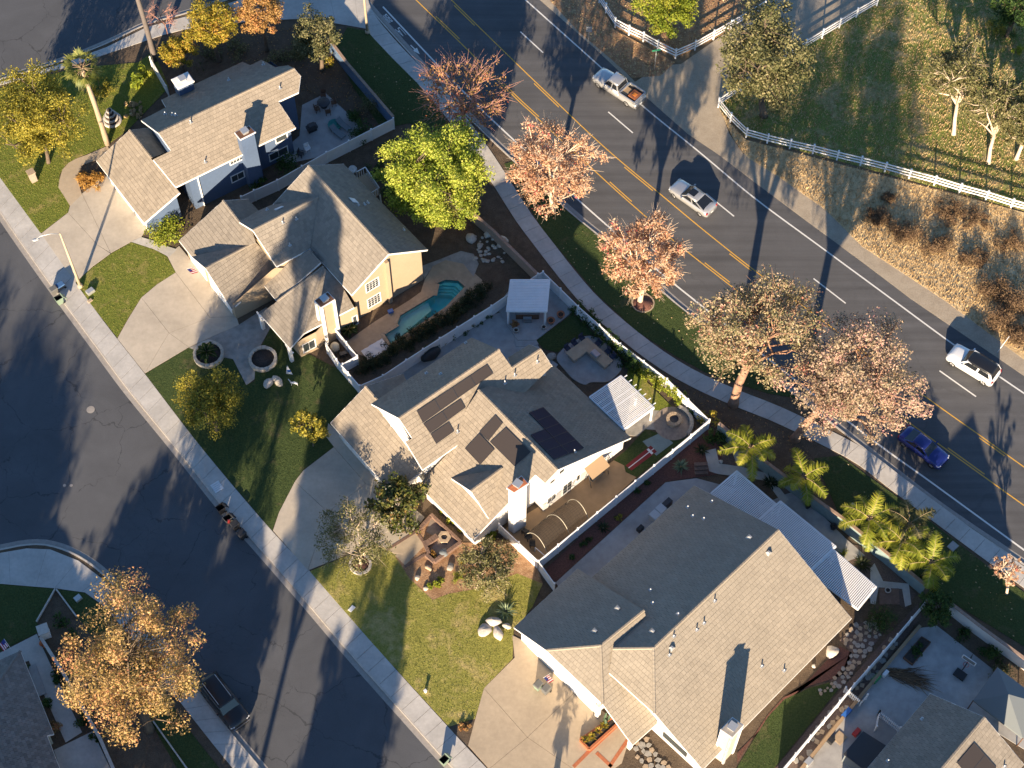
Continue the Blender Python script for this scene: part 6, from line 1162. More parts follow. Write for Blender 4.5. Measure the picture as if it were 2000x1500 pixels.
    for f in (.17, .83) if not bed else (.16, .80):
        for s in (-1, 1):
            r_ = .36 if roof_h > 1.6 else .33; wv = MB(); ce = T(X(f), s * (hw - .12), r_); ax = T(X(f), s * (hw + .0), r_) - ce; ax /= np.linalg.norm(ax); fwd = np.array([math.cos(ang), math.sin(ang), 0]); vs = []
            prof = [(.12, r_ * .62), (.135, r_ * .9), (.10, r_), (-.10, r_), (-.13, r_ * .9)]
            for o_, q in prof:
                for k in range(18): t = 2 * math.pi * k / 18; vs.append(ce + ax * o_ + (fwd * math.cos(t) + np.array([0, 0, math.sin(t)])) * q)
            wv.add(vs, [(i * 18 + k, i * 18 + (k + 1) % 18, (i + 1) * 18 + (k + 1) % 18, (i + 1) * 18 + k) for i in range(4) for k in range(18)], True); wh = wv.build('wheel', 'rubber', root)
            rm = MB(); vs = [ce + ax * .118]; 
            for k in range(20): t = 2 * math.pi * k / 20; vs.append(ce + ax * (.112 if k % 4 < 2 else .07) + (fwd * math.cos(t) + np.array([0, 0, math.sin(t)])) * r_ * .62)
            rm.add(vs, [(0, 1 + k, 1 + (k + 1) % 20) for k in range(20)]); rm.build('rim', 'alloy', wh)
    for s in (-1, 1):
        MB().poly([T(X(.035), s * hw * .60, hood_h * .86), T(X(.012), s * hw * .58, hood_h * .72), T(X(.05), s * hw * .93, hood_h * .72), T(X(.085), s * hw * .93, hood_h * .87)]).build('headlight', 'lamp_clear', root); hl = MB(); hl.box(T(X(.035), s * hw * .74, hood_h * .79), (.16, hw * .34, .12), ang + s * .35); hl.build('headlight', 'lamp_clear', root)
        tl = MB(); tl.box(T(X(.978), s * hw * .80, deck * .80), (.14, hw * .22, .2), ang - s * .25); tl.build('tail_light', 'lamp_red', root)
        mr = MB(); mr.box(T(x0 - .35, s * (hw + .09), belt + .06), (.14, .2, .13), ang); mr.build('mirror', paint, root)
    pl_ = MB(); pl_.box(T(X(1.0), 0, deck * .55), (.03, .32, .15), ang); pl_.build('number_plate', 'plate_white', root)
    gr = MB(); gr.box(T(X(.002), 0, hood_h * .55), (.05, Wc * .5, .2), ang); gr.build('grille', 'black_plastic', root)
    if bed:
        f0, f1 = bed; x0b, x1b = X(f0) - .06, X(f1); yb = hw - .1; fl = MB(); v = [T(x0b, -yb, deck + .04), T(x0b, yb, deck + .04), T(x1b, yb, deck + .04), T(x1b, -yb, deck + .04)]; fl.poly([q + np.array([0, 0, .004]) for q in v]); fl.build('bed_floor', 'black_plastic', root)
        for (pa, pb) in (((x0b, -yb), (x1b, -yb)), ((x0b, yb), (x1b, yb)), ((x1b, -yb), (x1b, yb)), ((x0b, -yb), (x0b, yb))): w_ = MB(); w_.bar(T(*pa, deck + .19), T(*pb, deck + .19), .12, .36); w_.build('bed_wall', paint, root)
    return root, T, X
pk, T_, X_ = vehicle('pickup_truck', 'silver crew-cab pickup truck with a loaded bed on the road shoulder', (1250, 207), (1166, 152), 5.85, 2.0, 'x', 1.12, 1.18, 1.86, (.27, .34, .555, .60), 'paint_silver', bed=(.62, .965), deck_h=.92, cat='truck')
cg = thing('cargo', 'rust-orange boxes and boards lying in the pickup bed', 'cargo', T_(X_(.8), 0, 1.0))
for nm_, m_, x_, y_, s_ in (('board', 'wood_tan', .69, .1, (.7, 1.0, .12)), ('crate', 'rust', .86, .05, (.95, 1.05, .28)), ('crate_lid', 'orange_plastic', .86, .05, (.4, .4, .06))):
    mb = MB(); c_ = T_(X_(x_), y_, 1.0 + s_[2] / 2 + (.26 if nm_ == 'crate_lid' else .0)); mb.box(c_, s_, math.atan2(*(P(1166, 152) - P(1250, 207))[1::-1])); mb.build(nm_, m_, cg)
v_, T_, X_ = vehicle('silver_sedan', 'silver fastback sedan with a sunroof driving between the yellow and white lines', (1386, 417), (1318, 369), 4.95, 1.95, 'x', .92, .98, 1.44, (.30, .43, .68, .90), 'paint_silver', deck_h=1.02); mb = MB(); mb.box(T_(X_(.50), 0, 1.465), (.75, .8, .02), math.atan2(*(P(1318, 369) - P(1386, 417))[1::-1])); mb.build('sunroof', 'car_black_glass', v_)
v_, T_, X_ = vehicle('white_suv', 'white SUV with a black roof driving along the far white line', (1940, 745), (1856, 694), 4.95, 2.05, 'x', 1.14, 1.2, 1.80, (.29, .39, .90, .97), 'paint_white', roof_paint='paint_black')
v_, T_, X_ = vehicle('blue_sedan', 'dark blue sedan driving below the large pinkish tree', (1764, 852), (1838, 908), 4.75, 1.86, 'x', .92, .98, 1.42, (.29, .43, .70, .88), 'paint_blue', deck_h=1.0)
v_, T_, X_ = vehicle('black_suv', 'black SUV parked at the kerb beside the orange tree', (408, 1334), (472, 1418), 5.2, 2.0, 'x', 1.15, 1.2, 1.86, (.27, .37, .91, .98), 'paint_black')
for s_ in (-1, 1): mb = MB(); mb.bar(T_(X_(.42), s_ * .62, 1.93), T_(X_(.88), s_ * .62, 1.93), .05, .05); mb.build('roof_rail', 'metal_pale', v_)
mb = MB(); mb.bar(T_(X_(.004), -.8, .62), T_(X_(.004), .8, .62), .12, .18); mb.build('bumper', 'alloy', v_)
# ------------------------------------------------------------------ roof arrays, garden structures, furniture and street things
def one(name, label, cat, loc, parts, group=None):
    """a thing from a list of (part name, MB, material)"""
    r_ = thing(name, label, cat, loc, group)
    for nm_, mb_, m_ in parts: mb_.build(nm_, m_, r_)
    return r_
def roof_panels(name, label, quads, plane, m, h=.12, split=(1, 1), edge='solar_edge', cat='solar panel'):
    first = None; root = None
    for q, (nx, ny) in quads:
        c = [hit(x, y, plane, h) for x, y in q]
        if root is None: root = thing(name, label, cat, c[0])
        nrm = np.cross(c[1] - c[0], c[3] - c[0]); nrm /= np.linalg.norm(nrm); nrm = nrm if nrm[2] > 0 else -nrm
        def bl(u, v): return (c[0] * (1 - u) + c[1] * u) * (1 - v) + (c[3] * (1 - u) + c[2] * u) * v
        for i in range(nx):
            for j in range(ny):
                g_ = .012; k = [bl((i + g_) / nx, (j + g_) / ny), bl((i + 1 - g_) / nx, (j + g_) / ny), bl((i + 1 - g_) / nx, (j + 1 - g_) / ny), bl((i + g_) / nx, (j + 1 - g_) / ny)]
                mb = MB(); mb.add([p for p in k] + [p - nrm * .05 for p in k], [(0, 1, 2, 3), (0, 4, 5, 1), (1, 5, 6, 2), (2, 6, 7, 3), (3, 7, 4, 0)]); pn = mb.build('panel', m, root)
                fr = MB(); 
                for a_, b_ in zip(k, k[1:] + k[:1]): fr.bar(a_ + nrm * .004, b_ + nrm * .004, .035, .02, nrm)
                fr.build('frame', edge, pn)
        mb = MB(); [mb.bar(p - nrm * .05, p - nrm * (h + .02), .05, .05, (1, 0, 0)) for p in c]; mb.build('mount', 'steel', root)
    return root
SEpl, SWpl, NEpl = plane_from(SEa), plane_from(SWp), plane_from(NEp)
roof_panels('pool_heating_panels', 'three stepped rows of brown pool-heating panels on the sunlit roof slope', [([(814, 803), (951.5, 711.4), (963, 729), (826, 826)], (4, 1)), ([(827, 828), (900, 779), (909, 796), (840, 846)], (2, 1)), ([(841, 848), (876.6, 824), (887, 842), (852, 867)], (1, 1))], SEpl, 'solar_thermal')
roof_panels('pool_heating_panels', 'brown pool-heating panels in an uneven cluster above the front dormer', [([(968, 810), (982, 826), (954, 861), (936, 844)], (1, 1)), ([(936, 846), (966, 877.5), (938, 908), (908, 876)], (1, 1)), ([(988, 834), (1037, 883), (1005, 911), (957, 863)], (1, 1))], SWpl, 'solar_thermal')
roof_panels('solar_array', 'dark blue solar array on the shaded garden slope', [([(1033, 806), (1061, 795), (1141, 875), (1112, 886)], (1, 5)), ([(1036, 849), (1064, 838), (1112, 886), (1082, 897)], (1, 3))], NEpl, 'solar_cell')
_p5 = plane_from([(*k3, 9.0), (*k4, 9.0), (*pixof(_p), 6.3)]); roof_panels('roof_solar_panel', 'dark solar panels on the sunlit slope at the lower right corner', [([(1903, 1450), (1946, 1498), (1912, 1540), (1869, 1490)], (2, 1))], _p5, 'solar_thermal')

def slat_cover(name, label, q, z, n, posts, m='vinyl_white', sw=.55, beam=.14, along=0, cat='pergola', tails=0, th=.05):
    """slatted garden roof: q four corners in the photo; slats run from edge 0-3 to edge 1-2"""
    c = [P(x, y, z) for x, y in q]; root = thing(name, label, cat, (c[0][0], c[0][1], .15)); up = np.array([0, 0, 1.])
    for a_, b_ in zip(c, c[1:] + c[:1]): mb = MB(); mb.bar(a_ - up * .10, b_ - up * .10, .10, beam + .06); mb.build('beam', m, root)
    L_ = np.linalg.norm(c[3] - c[0]); pitch = L_ / n
    for i in range(n):
        t = (i + .5) / n; a_ = c[0] * (1 - t) + c[3] * t; b_ = c[1] * (1 - t) + c[2] * t; mb = MB(); mb.bar(a_ + up * .03, b_ + up * .03, pitch * sw, th); mb.build('slat', m, root)
    for i in range(tails):
        t = (i + .5) / tails; a_ = c[0] * (1 - t) + c[3] * t; b_ = c[1] * (1 - t) + c[2] * t; d = (b_ - a_) / np.linalg.norm(b_ - a_); mb = MB(); mb.bar(a_ - up * .07, b_ + d * .45 - up * .07, .06, .15); mb.build('rafter', m, root)
    for u, v in posts: p = (c[0] * (1 - u) + c[1] * u) * (1 - v) + (c[3] * (1 - u) + c[2] * u) * v; mb = MB(); mb.box((p[0], p[1], z / 2), (.15, .15, z - .2), .7); mb.build('post', m, root)
    return root
slat_cover('hot_tub_pavilion', 'square white louvred pavilion over the hot tub', [(989, 607), (1068, 607.5), (1074, 546), (997, 546)], 2.7, 20, [(.04, .04), (.96, .04), (.04, .96), (.96, .96)], sw=.78, cat='pavilion', beam=.12)
slat_cover('pergola', 'white slatted pergola with rafter tails beside the fire pit', [(1151, 775), (1212.6, 733), (1278, 796), (1219, 839)], 2.6, 30, [(.97, .03), (.97, .97), (.97, .5)], sw=.5, tails=7)
slat_cover('patio_cover', 'first white slatted patio cover at the back corner of the wide house', [(1388, 963), (1439, 919), (1516, 984), (1466, 1030)], 2.55, 30, [(.97, .03), (.97, .97)], sw=.64, cat='patio cover'); slat_cover('patio_cover', 'middle white slatted patio cover of three', [(1474, 1022), (1524, 978), (1633, 1067), (1583, 1114)], 2.75, 38, [(.97, .03), (.97, .97)], sw=.66, cat='patio cover'); slat_cover('patio_cover', 'last white slatted patio cover, reaching past the end of the wide house', [(1580, 1119), (1629, 1074), (1712, 1146), (1676, 1190)], 2.55, 30, [(.97, .03), (.97, .97)], sw=.64, cat='patio cover')
# hot tub
_c = P(1030, 622, .25); _u = P(1060, 622, .25) - P(1000, 622, .25); mb = MB(); mb.box((_c[0], _c[1] + .9, .72), (2.2, 2.0, .9)); ld = MB(); ld.box((_c[0], _c[1] + .9, 1.22), (2.3, 2.1, .1)); stp = MB(); stp.box((_c[0] + .0, _c[1] - .35, .45), (.8, .35, .36)); stp.box((_c[0], _c[1] - .05, .62), (.8, .3, .5))
one('hot_tub', 'brown hot tub with steps under the louvred pavilion', 'hot tub', _c, [('shell', mb, 'wood_brown'), ('cover', ld, 'fabric_grey'), ('step', stp, 'steel')])
def pot(label, px, r, h, m, plant=None, seed=1, z=.15):
    p = P(*px, z); mb = MB(); mb.lathe(p, [(r * .7, 0), (r, h * .9), (r * 1.1, h * .92), (r * 1.1, h), (r * .9, h), (r * .85, h * .85)], 16); so = MB(); so.lathe((p[0], p[1], p[2] + h * .84), [(r * .86, 0), (.01, .02)], 12); o = one('plant_pot', label, 'pot', p, [('pot', mb, m), ('soil', so, 'mulch_dark')])
    if plant:
        rg_ = np.random.default_rng(seed); C = np.array(p) + np.array([0, 0, h * 1.1]) + rg_.normal(size=(10, 3)) * np.array([r * .6, r * .6, r * .4]); quads_mesh('plant', leaves(C, np.full(10, r * .5), 30, .16, rg_), 4, plant, o, rg_.random(300))
    return o
for l_, x_, y_, r_, h_, m_, pl_ in (('bare brown pot on the raised patio, farther from the pavilion', 1095, 618, .36, .45, 'terracotta', None), ('bare brown pot on the raised patio, nearer the pavilion', 1076, 630, .36, .45, 'terracotta', None), ('small white pot at the right pavilion post', 1062, 642, .24, .4, 'stone_white', None), ('white pot at the left pavilion post', 1008, 648, .26, .4, 'stone_white', None), ('pot with reddish plant by the hot tub steps', 1006, 637, .3, .4, 'terracotta', 'leaf_rust'), ('black pot on the back patio near the palms', 1627, 1032, .3, .5, 'black_plastic', None), ('white bowl on the square brick pad', 1733, 1155, .26, .35, 'stone_white', None), ('dark pot under the hanging palm frond', 1577, 991, .24, .4, 'black_plastic', None)): pot(l_, (x_, y_), r_, h_, m_, pl_, 5, .25 if y_ < 660 else .15)
# barbecue island
isl = [P(x, y, 1.05) for x, y in ((1104.5, 688.6), (1147, 658.6), (1197, 704.5), (1181, 718), (1146, 686.6), (1121.5, 704.5))]; mb = MB(); mb.prism(inset(isl, .16), .2, 1.0); tp = MB(); tp.prism(isl, 1.0, 1.07); gc = P(1163, 692, 1.1); ang_ = math.atan2(*(isl[2] - isl[1])[1::-1]); gr = MB(); gr.box((gc[0], gc[1], 1.17), (.85, .6, .2), ang_); gr.box((gc[0], gc[1], 1.3), (.8, .45, .1), ang_)
one('barbecue_island', 'L-shaped stone barbecue island with pale counter and built-in grill', 'outdoor kitchen', P(1150, 690, .2), [('base', mb, 'stone_grey'), ('counter', tp, 'patio_tan'), ('grill', gr, 'steel')])
for i, (x_, y_) in enumerate(((1108, 690), (1122, 680), (1136, 670), (1167, 680), (1186, 696), (1196, 706))):
    p = P(x_, y_, .2); d = (isl[1] - isl[0]) if i < 3 else (isl[2] - isl[1]); a_ = math.atan2(d[1], d[0]); st = MB(); st.box((p[0], p[1] + .1, .95), (.5, .42, .08), a_); bk = MB(); q = rot2(0, .22, a_); bk.box((p[0] + q[0], p[1] + .1 + q[1], 1.2), (.5, .06, .5), a_); r_ = thing('bar_stool', ['navy bar stool at the left end of the barbecue counter', 'navy bar stool, middle of the upper counter side', 'navy bar stool nearest the counter corner on the upper side', 'navy bar stool nearest the counter corner on the fence side', 'navy bar stool, middle of the fence side', 'navy bar stool at the far right end of the counter'][i], 'bar stool', p, 'bar stools round the barbecue island'); st.build('seat', 'fabric_navy', r_); bk.build('backrest', 'fabric_navy', r_)
    for sx_ in (-.2, .2):
        for sy_ in (-.16, .16): q = rot2(sx_, sy_, a_); lg = MB(); lg.tube([(p[0] + q[0], p[1] + .1 + q[1], .2), (p[0] + q[0] * .8, p[1] + .1 + q[1] * .8, .93)], .02, 5); lg.build('leg', 'metal_dark', r_)
# fire pit
p = P(1316, 822, .17); root = thing('fire_pit', 'round stone fire pit with dark bowl on the paved circle', 'fire pit', p)
for k in range(16): a_ = 2 * math.pi * k / 16; mb = MB(); q0, q1 = a_ + .02, a_ + .37; mb.prism([(p[0] + r_ * math.cos(t), p[1] + r_ * math.sin(t)) for r_, t in ((.72, q0), (.72, (q0 + q1) / 2), (.72, q1), (.42, q1), (.42, q0))], .17, .6); mb.build('stone', 'stone_tan', root)
mb = MB(); mb.lathe((p[0], p[1], .4), [(.43, 0), (.43, .12), (.3, .08), (.01, .04)], 18); mb.build('bowl', 'metal_dark', root)
p = P(1314, 827, .17); mb = MB(); ar = [(p[0] + r_ * math.cos(t), p[1] + r_ * math.sin(t)) for r_, ts in ((1.9, np.linspace(-.75, 1.25, 12)), (1.55, np.linspace(1.25, -.75, 12))) for t in ts]; mb.prism(ar, .15, .5); one('seat_wall', 'curved stone seat wall round the fire pit', 'seat wall', p, [('seat_wall', mb, 'stone_grey')])
# batting cage
cage = thing('batting_cage', 'arched batting cage of white hoops and dark netting on the clay yard', 'batting cage', P(1090, 1030, .15)); arcs = []
for a_, b_ in (((1107, 984), (1151, 1024)), ((1066, 1014), (1114, 1052)), ((1025, 1049), (1070, 1088))):
    A_, B_ = P(*a_, .15), P(*b_, .15); ln = [A_ * (1 - t) + B_ * t + np.array([0, 0, 2.35 * math.sin(math.pi * t) ** .62]) for t in np.linspace(0, 1, 17)]; arcs.append(ln); mb = MB(); mb.tube(ln, .028, 6); mb.build('hoop', 'stucco_beige', cage)
mb = MB(); n_ = 17; vs = [p_ for ar_ in arcs for p_ in ar_]; mb.add(vs, [(i * n_ + k, i * n_ + k + 1, (i + 1) * n_ + k + 1, (i + 1) * n_ + k) for i in range(2) for k in range(n_ - 1)], True); mb.build('netting', 'netting', cage)
mb = MB()
for i in range(2):
    for t in np.linspace(0, 1, 9):
        ln = [arcs[i][k] * (1 - t) + arcs[i + 1][k] * t for k in range(n_)]; mb.tube(ln, .006, 3, False)
for k in range(0, n_, 1): mb.tube([arcs[0][k], arcs[1][k], arcs[2][k]], .007, 3, False)
mb.build('net_cord', 'net_black', cage)
g = thing('practice_goal', 'small white-framed practice goal at the end of the batting cage', 'goal', P(1058, 1085, .15))
for a_, b_ in (((1045, 1078, 1.1), (1068, 1098, 1.1)), ((1045, 1078, .15), (1045, 1078, 1.1)), ((1068, 1098, .15), (1068, 1098, 1.1))): 
    A_ = np.array([*P(a_[0], a_[1], .15)[:2], a_[2]]); B_ = np.array([*P(b_[0], b_[1], .15)[:2], b_[2]]); mb = MB(); mb.tube([A_, B_], .035, 6); mb.build('bar', 'vinyl_white', g)
q = [P(x, y, .168) for x, y in ((1222, 909), (1271, 870), (1283, 882), (1233.5, 919))]; mb = MB(); mb.prism(q, .15, .168); l1 = MB(); l1.bar((q[0] + q[3]) / 2 + np.array([0, 0, .004]), (q[1] + q[2]) / 2 + np.array([0, 0, .004]), .08, .01); l2 = MB(); m0 = (q[1] * .85 + q[0] * .15); m1 = (q[2] * .85 + q[3] * .15); l2.bar(m0 * .9 + m1 * .1 + np.array([0, 0, .02]), m0 * .1 + m1 * .9 + np.array([0, 0, .02]), .22, .03)
one('pitching_mat', 'red pitching mat with white line and white rubber by the fence', 'mat', q[0], [('turf', mb, 'turf_red'), ('line', l1, 'plate_white'), ('rubber', l2, 'plate_white')])
q = [P(x, y, .156) for x, y in ((1255, 862), (1290, 845), (1315, 865), (1282, 890), (1268, 876))]; mb = MB(); mb.prism(q, .14, .156); one('green_mat', 'faded green turf mat behind the pitching mat', 'mat', q[0], [('mat', mb, 'block_teal')])
# white swing bench and bicycles by the white wall
b_ = P(1125, 935, .15); 
def bicycle(label, px, a_, m):
    p = P(*px, .15); r_ = thing('bicycle', label, 'bicycle', p, 'bicycles at the white wall'); 
    for dx in (-.5, .5):
        ce = np.array([p[0] + dx * math.cos(a_), p[1] + dx * math.sin(a_), .48]); ln = [ce + .32 * np.array([math.cos(t) * math.cos(a_), math.cos(t) * math.sin(a_), math.sin(t)]) for t in np.linspace(0, 6.283, 19)]; mb = MB(); mb.tube(ln, .025, 5, False); mb.build('wheel', 'rubber', r_)
    f = lambda x, z: np.array([p[0] + x * math.cos(a_), p[1] + x * math.sin(a_), .15 + z]); mb = MB()
    for s_, e_ in (((-.5, .33), (-.15, .8)), ((-.15, .8), (.35, .78)), ((.35, .78), (.5, .33)), ((0, .35), (.35, .7)), ((0, .35), (-.18, .9)), ((-.5, .33), (0, .35)), ((.35, .78), (.33, 1.02))): mb.tube([f(*s_), f(*e_)], .022, 5)
    mb.build('frame', m, r_); mb = MB(); mb.box(f(-.18, .93), (.25, .12, .06), a_); mb.build('saddle', 'black_plastic', r_); mb = MB(); h_ = f(.33, 1.03); mb.bar(h_ + np.array([-math.sin(a_), math.cos(a_), 0]) * .28, h_ - np.array([-math.sin(a_), math.cos(a_), 0]) * .28, .03, .03); mb.build('handlebar', 'black_plastic', r_)
bicycle('red bicycle leaning along the white gable wall', (1165, 922), .75, 'red_plastic'); bicycle('grey bicycle nearest the corner of the white gable wall', (1182, 910), .75, 'steel')
aw = MB(); c0_ = on(C_plan[2], C_plan[0], .50); c1_ = on(C_plan[2], C_plan[0], .72); o_ = np.array(se_out); aw.add([(*c0_, 2.35), (*c1_, 2.35), (*(c1_ + o_ * 1.1), 1.85), (*(c0_ + o_ * 1.1), 1.85), (*(c1_ + o_ * 1.1), 1.78), (*(c0_ + o_ * 1.1), 1.78)], [(0, 1, 2, 3), (3, 2, 4, 5)]); sb = MB(); ce = (c0_ + c1_) / 2 + o_ * .6; sb.box((ce[0], ce[1], .6), (1.5, .5, .08), math.atan2(*(c1_ - c0_)[::-1])); sb.box((ce[0] - o_[0] * .2, ce[1] - o_[1] * .2, .85), (1.5, .06, .5), math.atan2(*(c1_ - c0_)[::-1])); fr = MB(); [fr.tube([(*(q_ + o_ * k_), .15), (*(q_ + o_ * .6), 2.05)], .03, 5) for q_ in (c0_, c1_) for k_ in (.15, 1.05)]
one('swing_bench', 'canopied swing bench against the white gable wall', 'bench', (*ce, .15), [('canopy', aw, 'wood_tan'), ('seat', sb, 'metal_dark'), ('frame', fr, 'metal_dark')])
# swimming pool
WP = [(748, 649), (776, 632), (782, 616), (847, 577), (852, 554), (870, 546), (895, 548), (908, 560), (870, 600), (763, 672)]
pw_ = [p_[:2] for p_ in PP(WP, .1)]; pool = thing('swimming_pool', 'teal swimming pool with steps behind the peach house', 'pool', P(820, 610, .1))
mb = MB(); n_ = len(pw_); mb.add([(p_[0], p_[1], .14) for p_ in pw_] + [(p_[0], p_[1], -1.5) for p_ in pw_], [(i, (i + 1) % n_, n_ + (i + 1) % n_, n_ + i) for i in range(n_)]); mb.build('pool_wall', 'pool_shell', pool); mb = MB(); mb.poly([(p_[0], p_[1], -1.48) for p_ in pw_]); mb.build('pool_floor', 'pool_shell', pool)
sh = [p_[:2] for p_ in PP([(752, 650), (778, 634), (784, 619), (836, 588), (842, 604), (800, 640), (765, 668)], -.3)]; mb = MB(); mb.prism(sh, -1.45, -.55); mb.build('sun_shelf', 'pool_floor', pool)
for k in range(4):
    t0 = .03 + k * .055; a_ = [P(*(np.array(q_) * (1 - t0) + np.array(e_) * t0), .1)[:2] for q_, e_ in (((852, 556), (800, 620)), ((870, 547), (818, 612)), ((896, 549), (845, 608)), ((908, 561), (862, 612)))]; mb = MB(); mb.prism(a_ + [P(850, 600, .1)[:2]] if False else a_ + [p_ + np.array([-2.4, -2.6]) * (.12 + .0 * k) for p_ in a_[::-1]], -1.45, -.12 - .25 * k); mb.build('pool_step', 'pool_shell', pool)
cop = [P(*q_, .15) for q_ in WP]
for a_, b_ in zip(cop, cop[1:] + cop[:1]):
    for s0, s1 in zip(resample([a_, b_], .6), resample([a_, b_], .6)[1:]): d = (s1 - s0) / np.linalg.norm(s1 - s0); nn = np.array([-d[1], d[0], 0]); cc_ = np.mean(cop, axis=0); nn = nn if nn @ (s0 - cc_) > 0 else -nn; mb = MB(); mb.prism([s0 + d * .008, s1 - d * .008, s1 - d * .008 + nn * .32, s0 + d * .008 + nn * .32], .1, .185); mb.build('coping_stone', 'stone_tan', pool)
mb = MB(); mb.poly([(p_[0], p_[1], .03) for p_ in (pw_ if sum(pw_[i][0] * pw_[(i + 1) % n_][1] - pw_[(i + 1) % n_][0] * pw_[i][1] for i in range(n_)) > 0 else pw_[::-1])]); mb.build('water', 'pool_water', pool)
# rocks
def rock(label, px, r, h, m, seed, name='boulder', z=.13, rz=0., group=None, cat='boulder'):
    p = P(*px, z); mb = MB(); mb.blob((p[0], p[1], z + h * .35), (r, r * .75, h * .65), seed, .2, 12, 8, .3, rz); o = mb.build(name, m, thing(name, label, cat, p, group)); return o
for i, (l_, x_, y_, r_, h_, m_) in enumerate((('pale boulder with a round top on the shaded lawn, uppermost of three', 538, 741, .36, .4, 'stone_white'), ('large pale boulder on the shaded lawn, leftmost of three', 524, 750, .55, .5, 'stone_white'), ('pale boulder on the shaded lawn, rightmost of three', 545, 748, .5, .5, 'stone'), ('large smooth boulder at the agave, uppermost of the group', 965, 1216, .62, .6, 'stone_white'), ('flat boulder at the agave, leftmost of the group', 945, 1233, .68, .45, 'stone_white'), ('boulder at the agave, lowest of the group', 972, 1236, .65, .45, 'stone_white'), ('small rounded boulder beside the agave pot', 989, 1224, .38, .45, 'stone'), ('large pale boulder in the red mulch beside the flagstones', 1624, 1275, .66, .6, 'stone_white'), ('small white stone in the red mulch strip', 1589, 1302, .2, .25, 'stone_white'), ('large rounded boulder in the pool rockery', 920, 468, .6, .6, 'stone'), ('boulder at the top of the pool rockery', 955, 458, .5, .5, 'stone'), ('boulder at the left of the pool rockery', 937, 482, .35, .35, 'stone'), ('boulder by the tan wall in the pool rockery', 985, 470, .5, .45, 'stone'), ('boulder at the garden end of the barbecue pad', 1078, 697, .45, .5, 'stone_grey'), ('pinkish rock at the lawn edge of the rock garden', 815, 1130, .3, .3, 'stone'), ('flat rock below the brick courtyard', 838, 1110, .35, .3, 'stone_tan'), ('round rock in the rock garden by the lime cushion plant', 832, 1150, .25, .28, 'stone'), ('grey rock under the sprawling olive', 880, 1108, .4, .35, 'stone_grey'), ('pale rock by the garden path in the gravel', 1408, 902, .22, .25, 'stone_white'), ('pale rock in the second gravel bed', 1456, 908, .2, .22, 'stone_white'))): rock(l_, (x_, y_), r_, h_, m_, 200 + i, rz=i)
rg_ = np.random.default_rng(5)
rk = thing('rockery', 'bed of small white stones beside the pool terrace', 'rockery', P(950, 485, .13))
for i in range(46):
    x_, y_ = rg_.uniform(925, 985), rg_.uniform(462, 512); p = P(x_, y_, .13); mb = MB(); r_ = rg_.uniform(.12, .26); mb.blob((p[0], p[1], .18), (r_, r_ * .8, r_ * .6), i, .2, 8, 5); mb.build('stone', 'stone', rk)
def flagstones(name, label, poly, n, r, m, seed, z=.15, cat='paving'):
    rg_ = np.random.default_rng(seed); X_ = np.array(poly, float); lo, hi = X_.min(0), X_.max(0); pts = []; root = thing(name, label, cat, P(*X_.mean(0), z)); tries = 0
    while len(pts) < n and tries < 9000:
        tries += 1; q = lo + rg_.random(2) * (hi - lo)
        if in_poly(q[:1], q[1:], X_)[0] and all(np.linalg.norm(q - k_) > r * 1.45 / .045 for k_ in pts): pts.append(q)
    for i, q in enumerate(pts):
        p = P(*q, z); k = rg_.integers(4, 7); ph = rg_.random() * 6; rr = r * rg_.uniform(.8, 1.15); pl = [(p[0] + rr * rg_.uniform(.6, 1.1) * math.cos(ph + 6.283 * j / k), p[1] + rr * rg_.uniform(.6, 1.1) * math.sin(ph + 6.283 * j / k)) for j in range(k)]; mb = MB(); mb.prism(pl, z - .02, z + rg_.uniform(.03, .07)); mb.build('flagstone', m if rg_.random() < .65 else ('stone_tan' if m != 'stone_tan' else 'stone_grey'), root)
flagstones('flagstone_bed', 'dry bed of grey and tan flagstones beside the wide house', [(1645, 1250), (1668, 1222), (1705, 1208), (1720, 1240), (1640, 1344), (1625, 1330), (1652, 1300), (1662, 1272)], 190, .26, 'stone_grey', 31)
flagstones('stepping_stones', 'triangular stepping stones in the dark side path', [(1540, 1490), (1610, 1400), (1740, 1250), (1760, 1262), (1700, 1330), (1570, 1490)], 34, .32, 'stone_tan', 32); flagstones('stone_edging', 'row of small stones edging the narrow lawn', [(1594, 1352), (1625, 1335), (1632, 1343), (1602, 1360)], 7, .2, 'stone_tan', 33, .16); flagstones('porch_flagstones', 'pale flagstones at the front porch of the wide house', [(1235, 1455), (1262, 1440), (1275, 1468), (1310, 1500), (1270, 1510), (1240, 1480)], 30, .32, 'stone_grey', 34)
def ring(label, px, r, h, n, m, soil='mulch_dark', name='ring_planter', wdt=.28, z=.15):
    p = P(*px, z); root = thing(name, label, 'planter', p); rg_ = np.random.default_rng(n)
    for k in range(n): a_ = 2 * math.pi * (k + .04) / n; b_ = 2 * math.pi * (k + .96) / n; j = rg_.uniform(-.02, .02); mb = MB(); mb.prism([(p[0] + q * math.cos(t), p[1] + q * math.sin(t)) for q, t in ((r + j, a_), (r + j, b_), (r - wdt, b_), (r - wdt, a_))], .1, z + h + j); mb.build('stone', m, root)
    mb = MB(); mb.lathe((p[0], p[1], .1), [(r - wdt + .02, 0), (r - wdt + .02, h * .5 + .05), (.01, h * .5 + .1)], 24); mb.build('soil', soil, root)
ring('stone ring planter with a small palm, left of two', (408, 694), 1.45, .4, 18, 'stone'); ring('stone ring planter of bare dark soil, right of two', (514, 703), 1.35, .4, 18, 'stone'); ring('white stone edging round the olive tree', (704, 1103), 1.0, .22, 14, 'stone_white', 'mulch_red', wdt=.22); ring('mulch ring round the white-trunked sycamore', (1256, 592), 1.1, .05, 14, 'stone_tan', 'mulch_red', 'mulch_ring', .12)
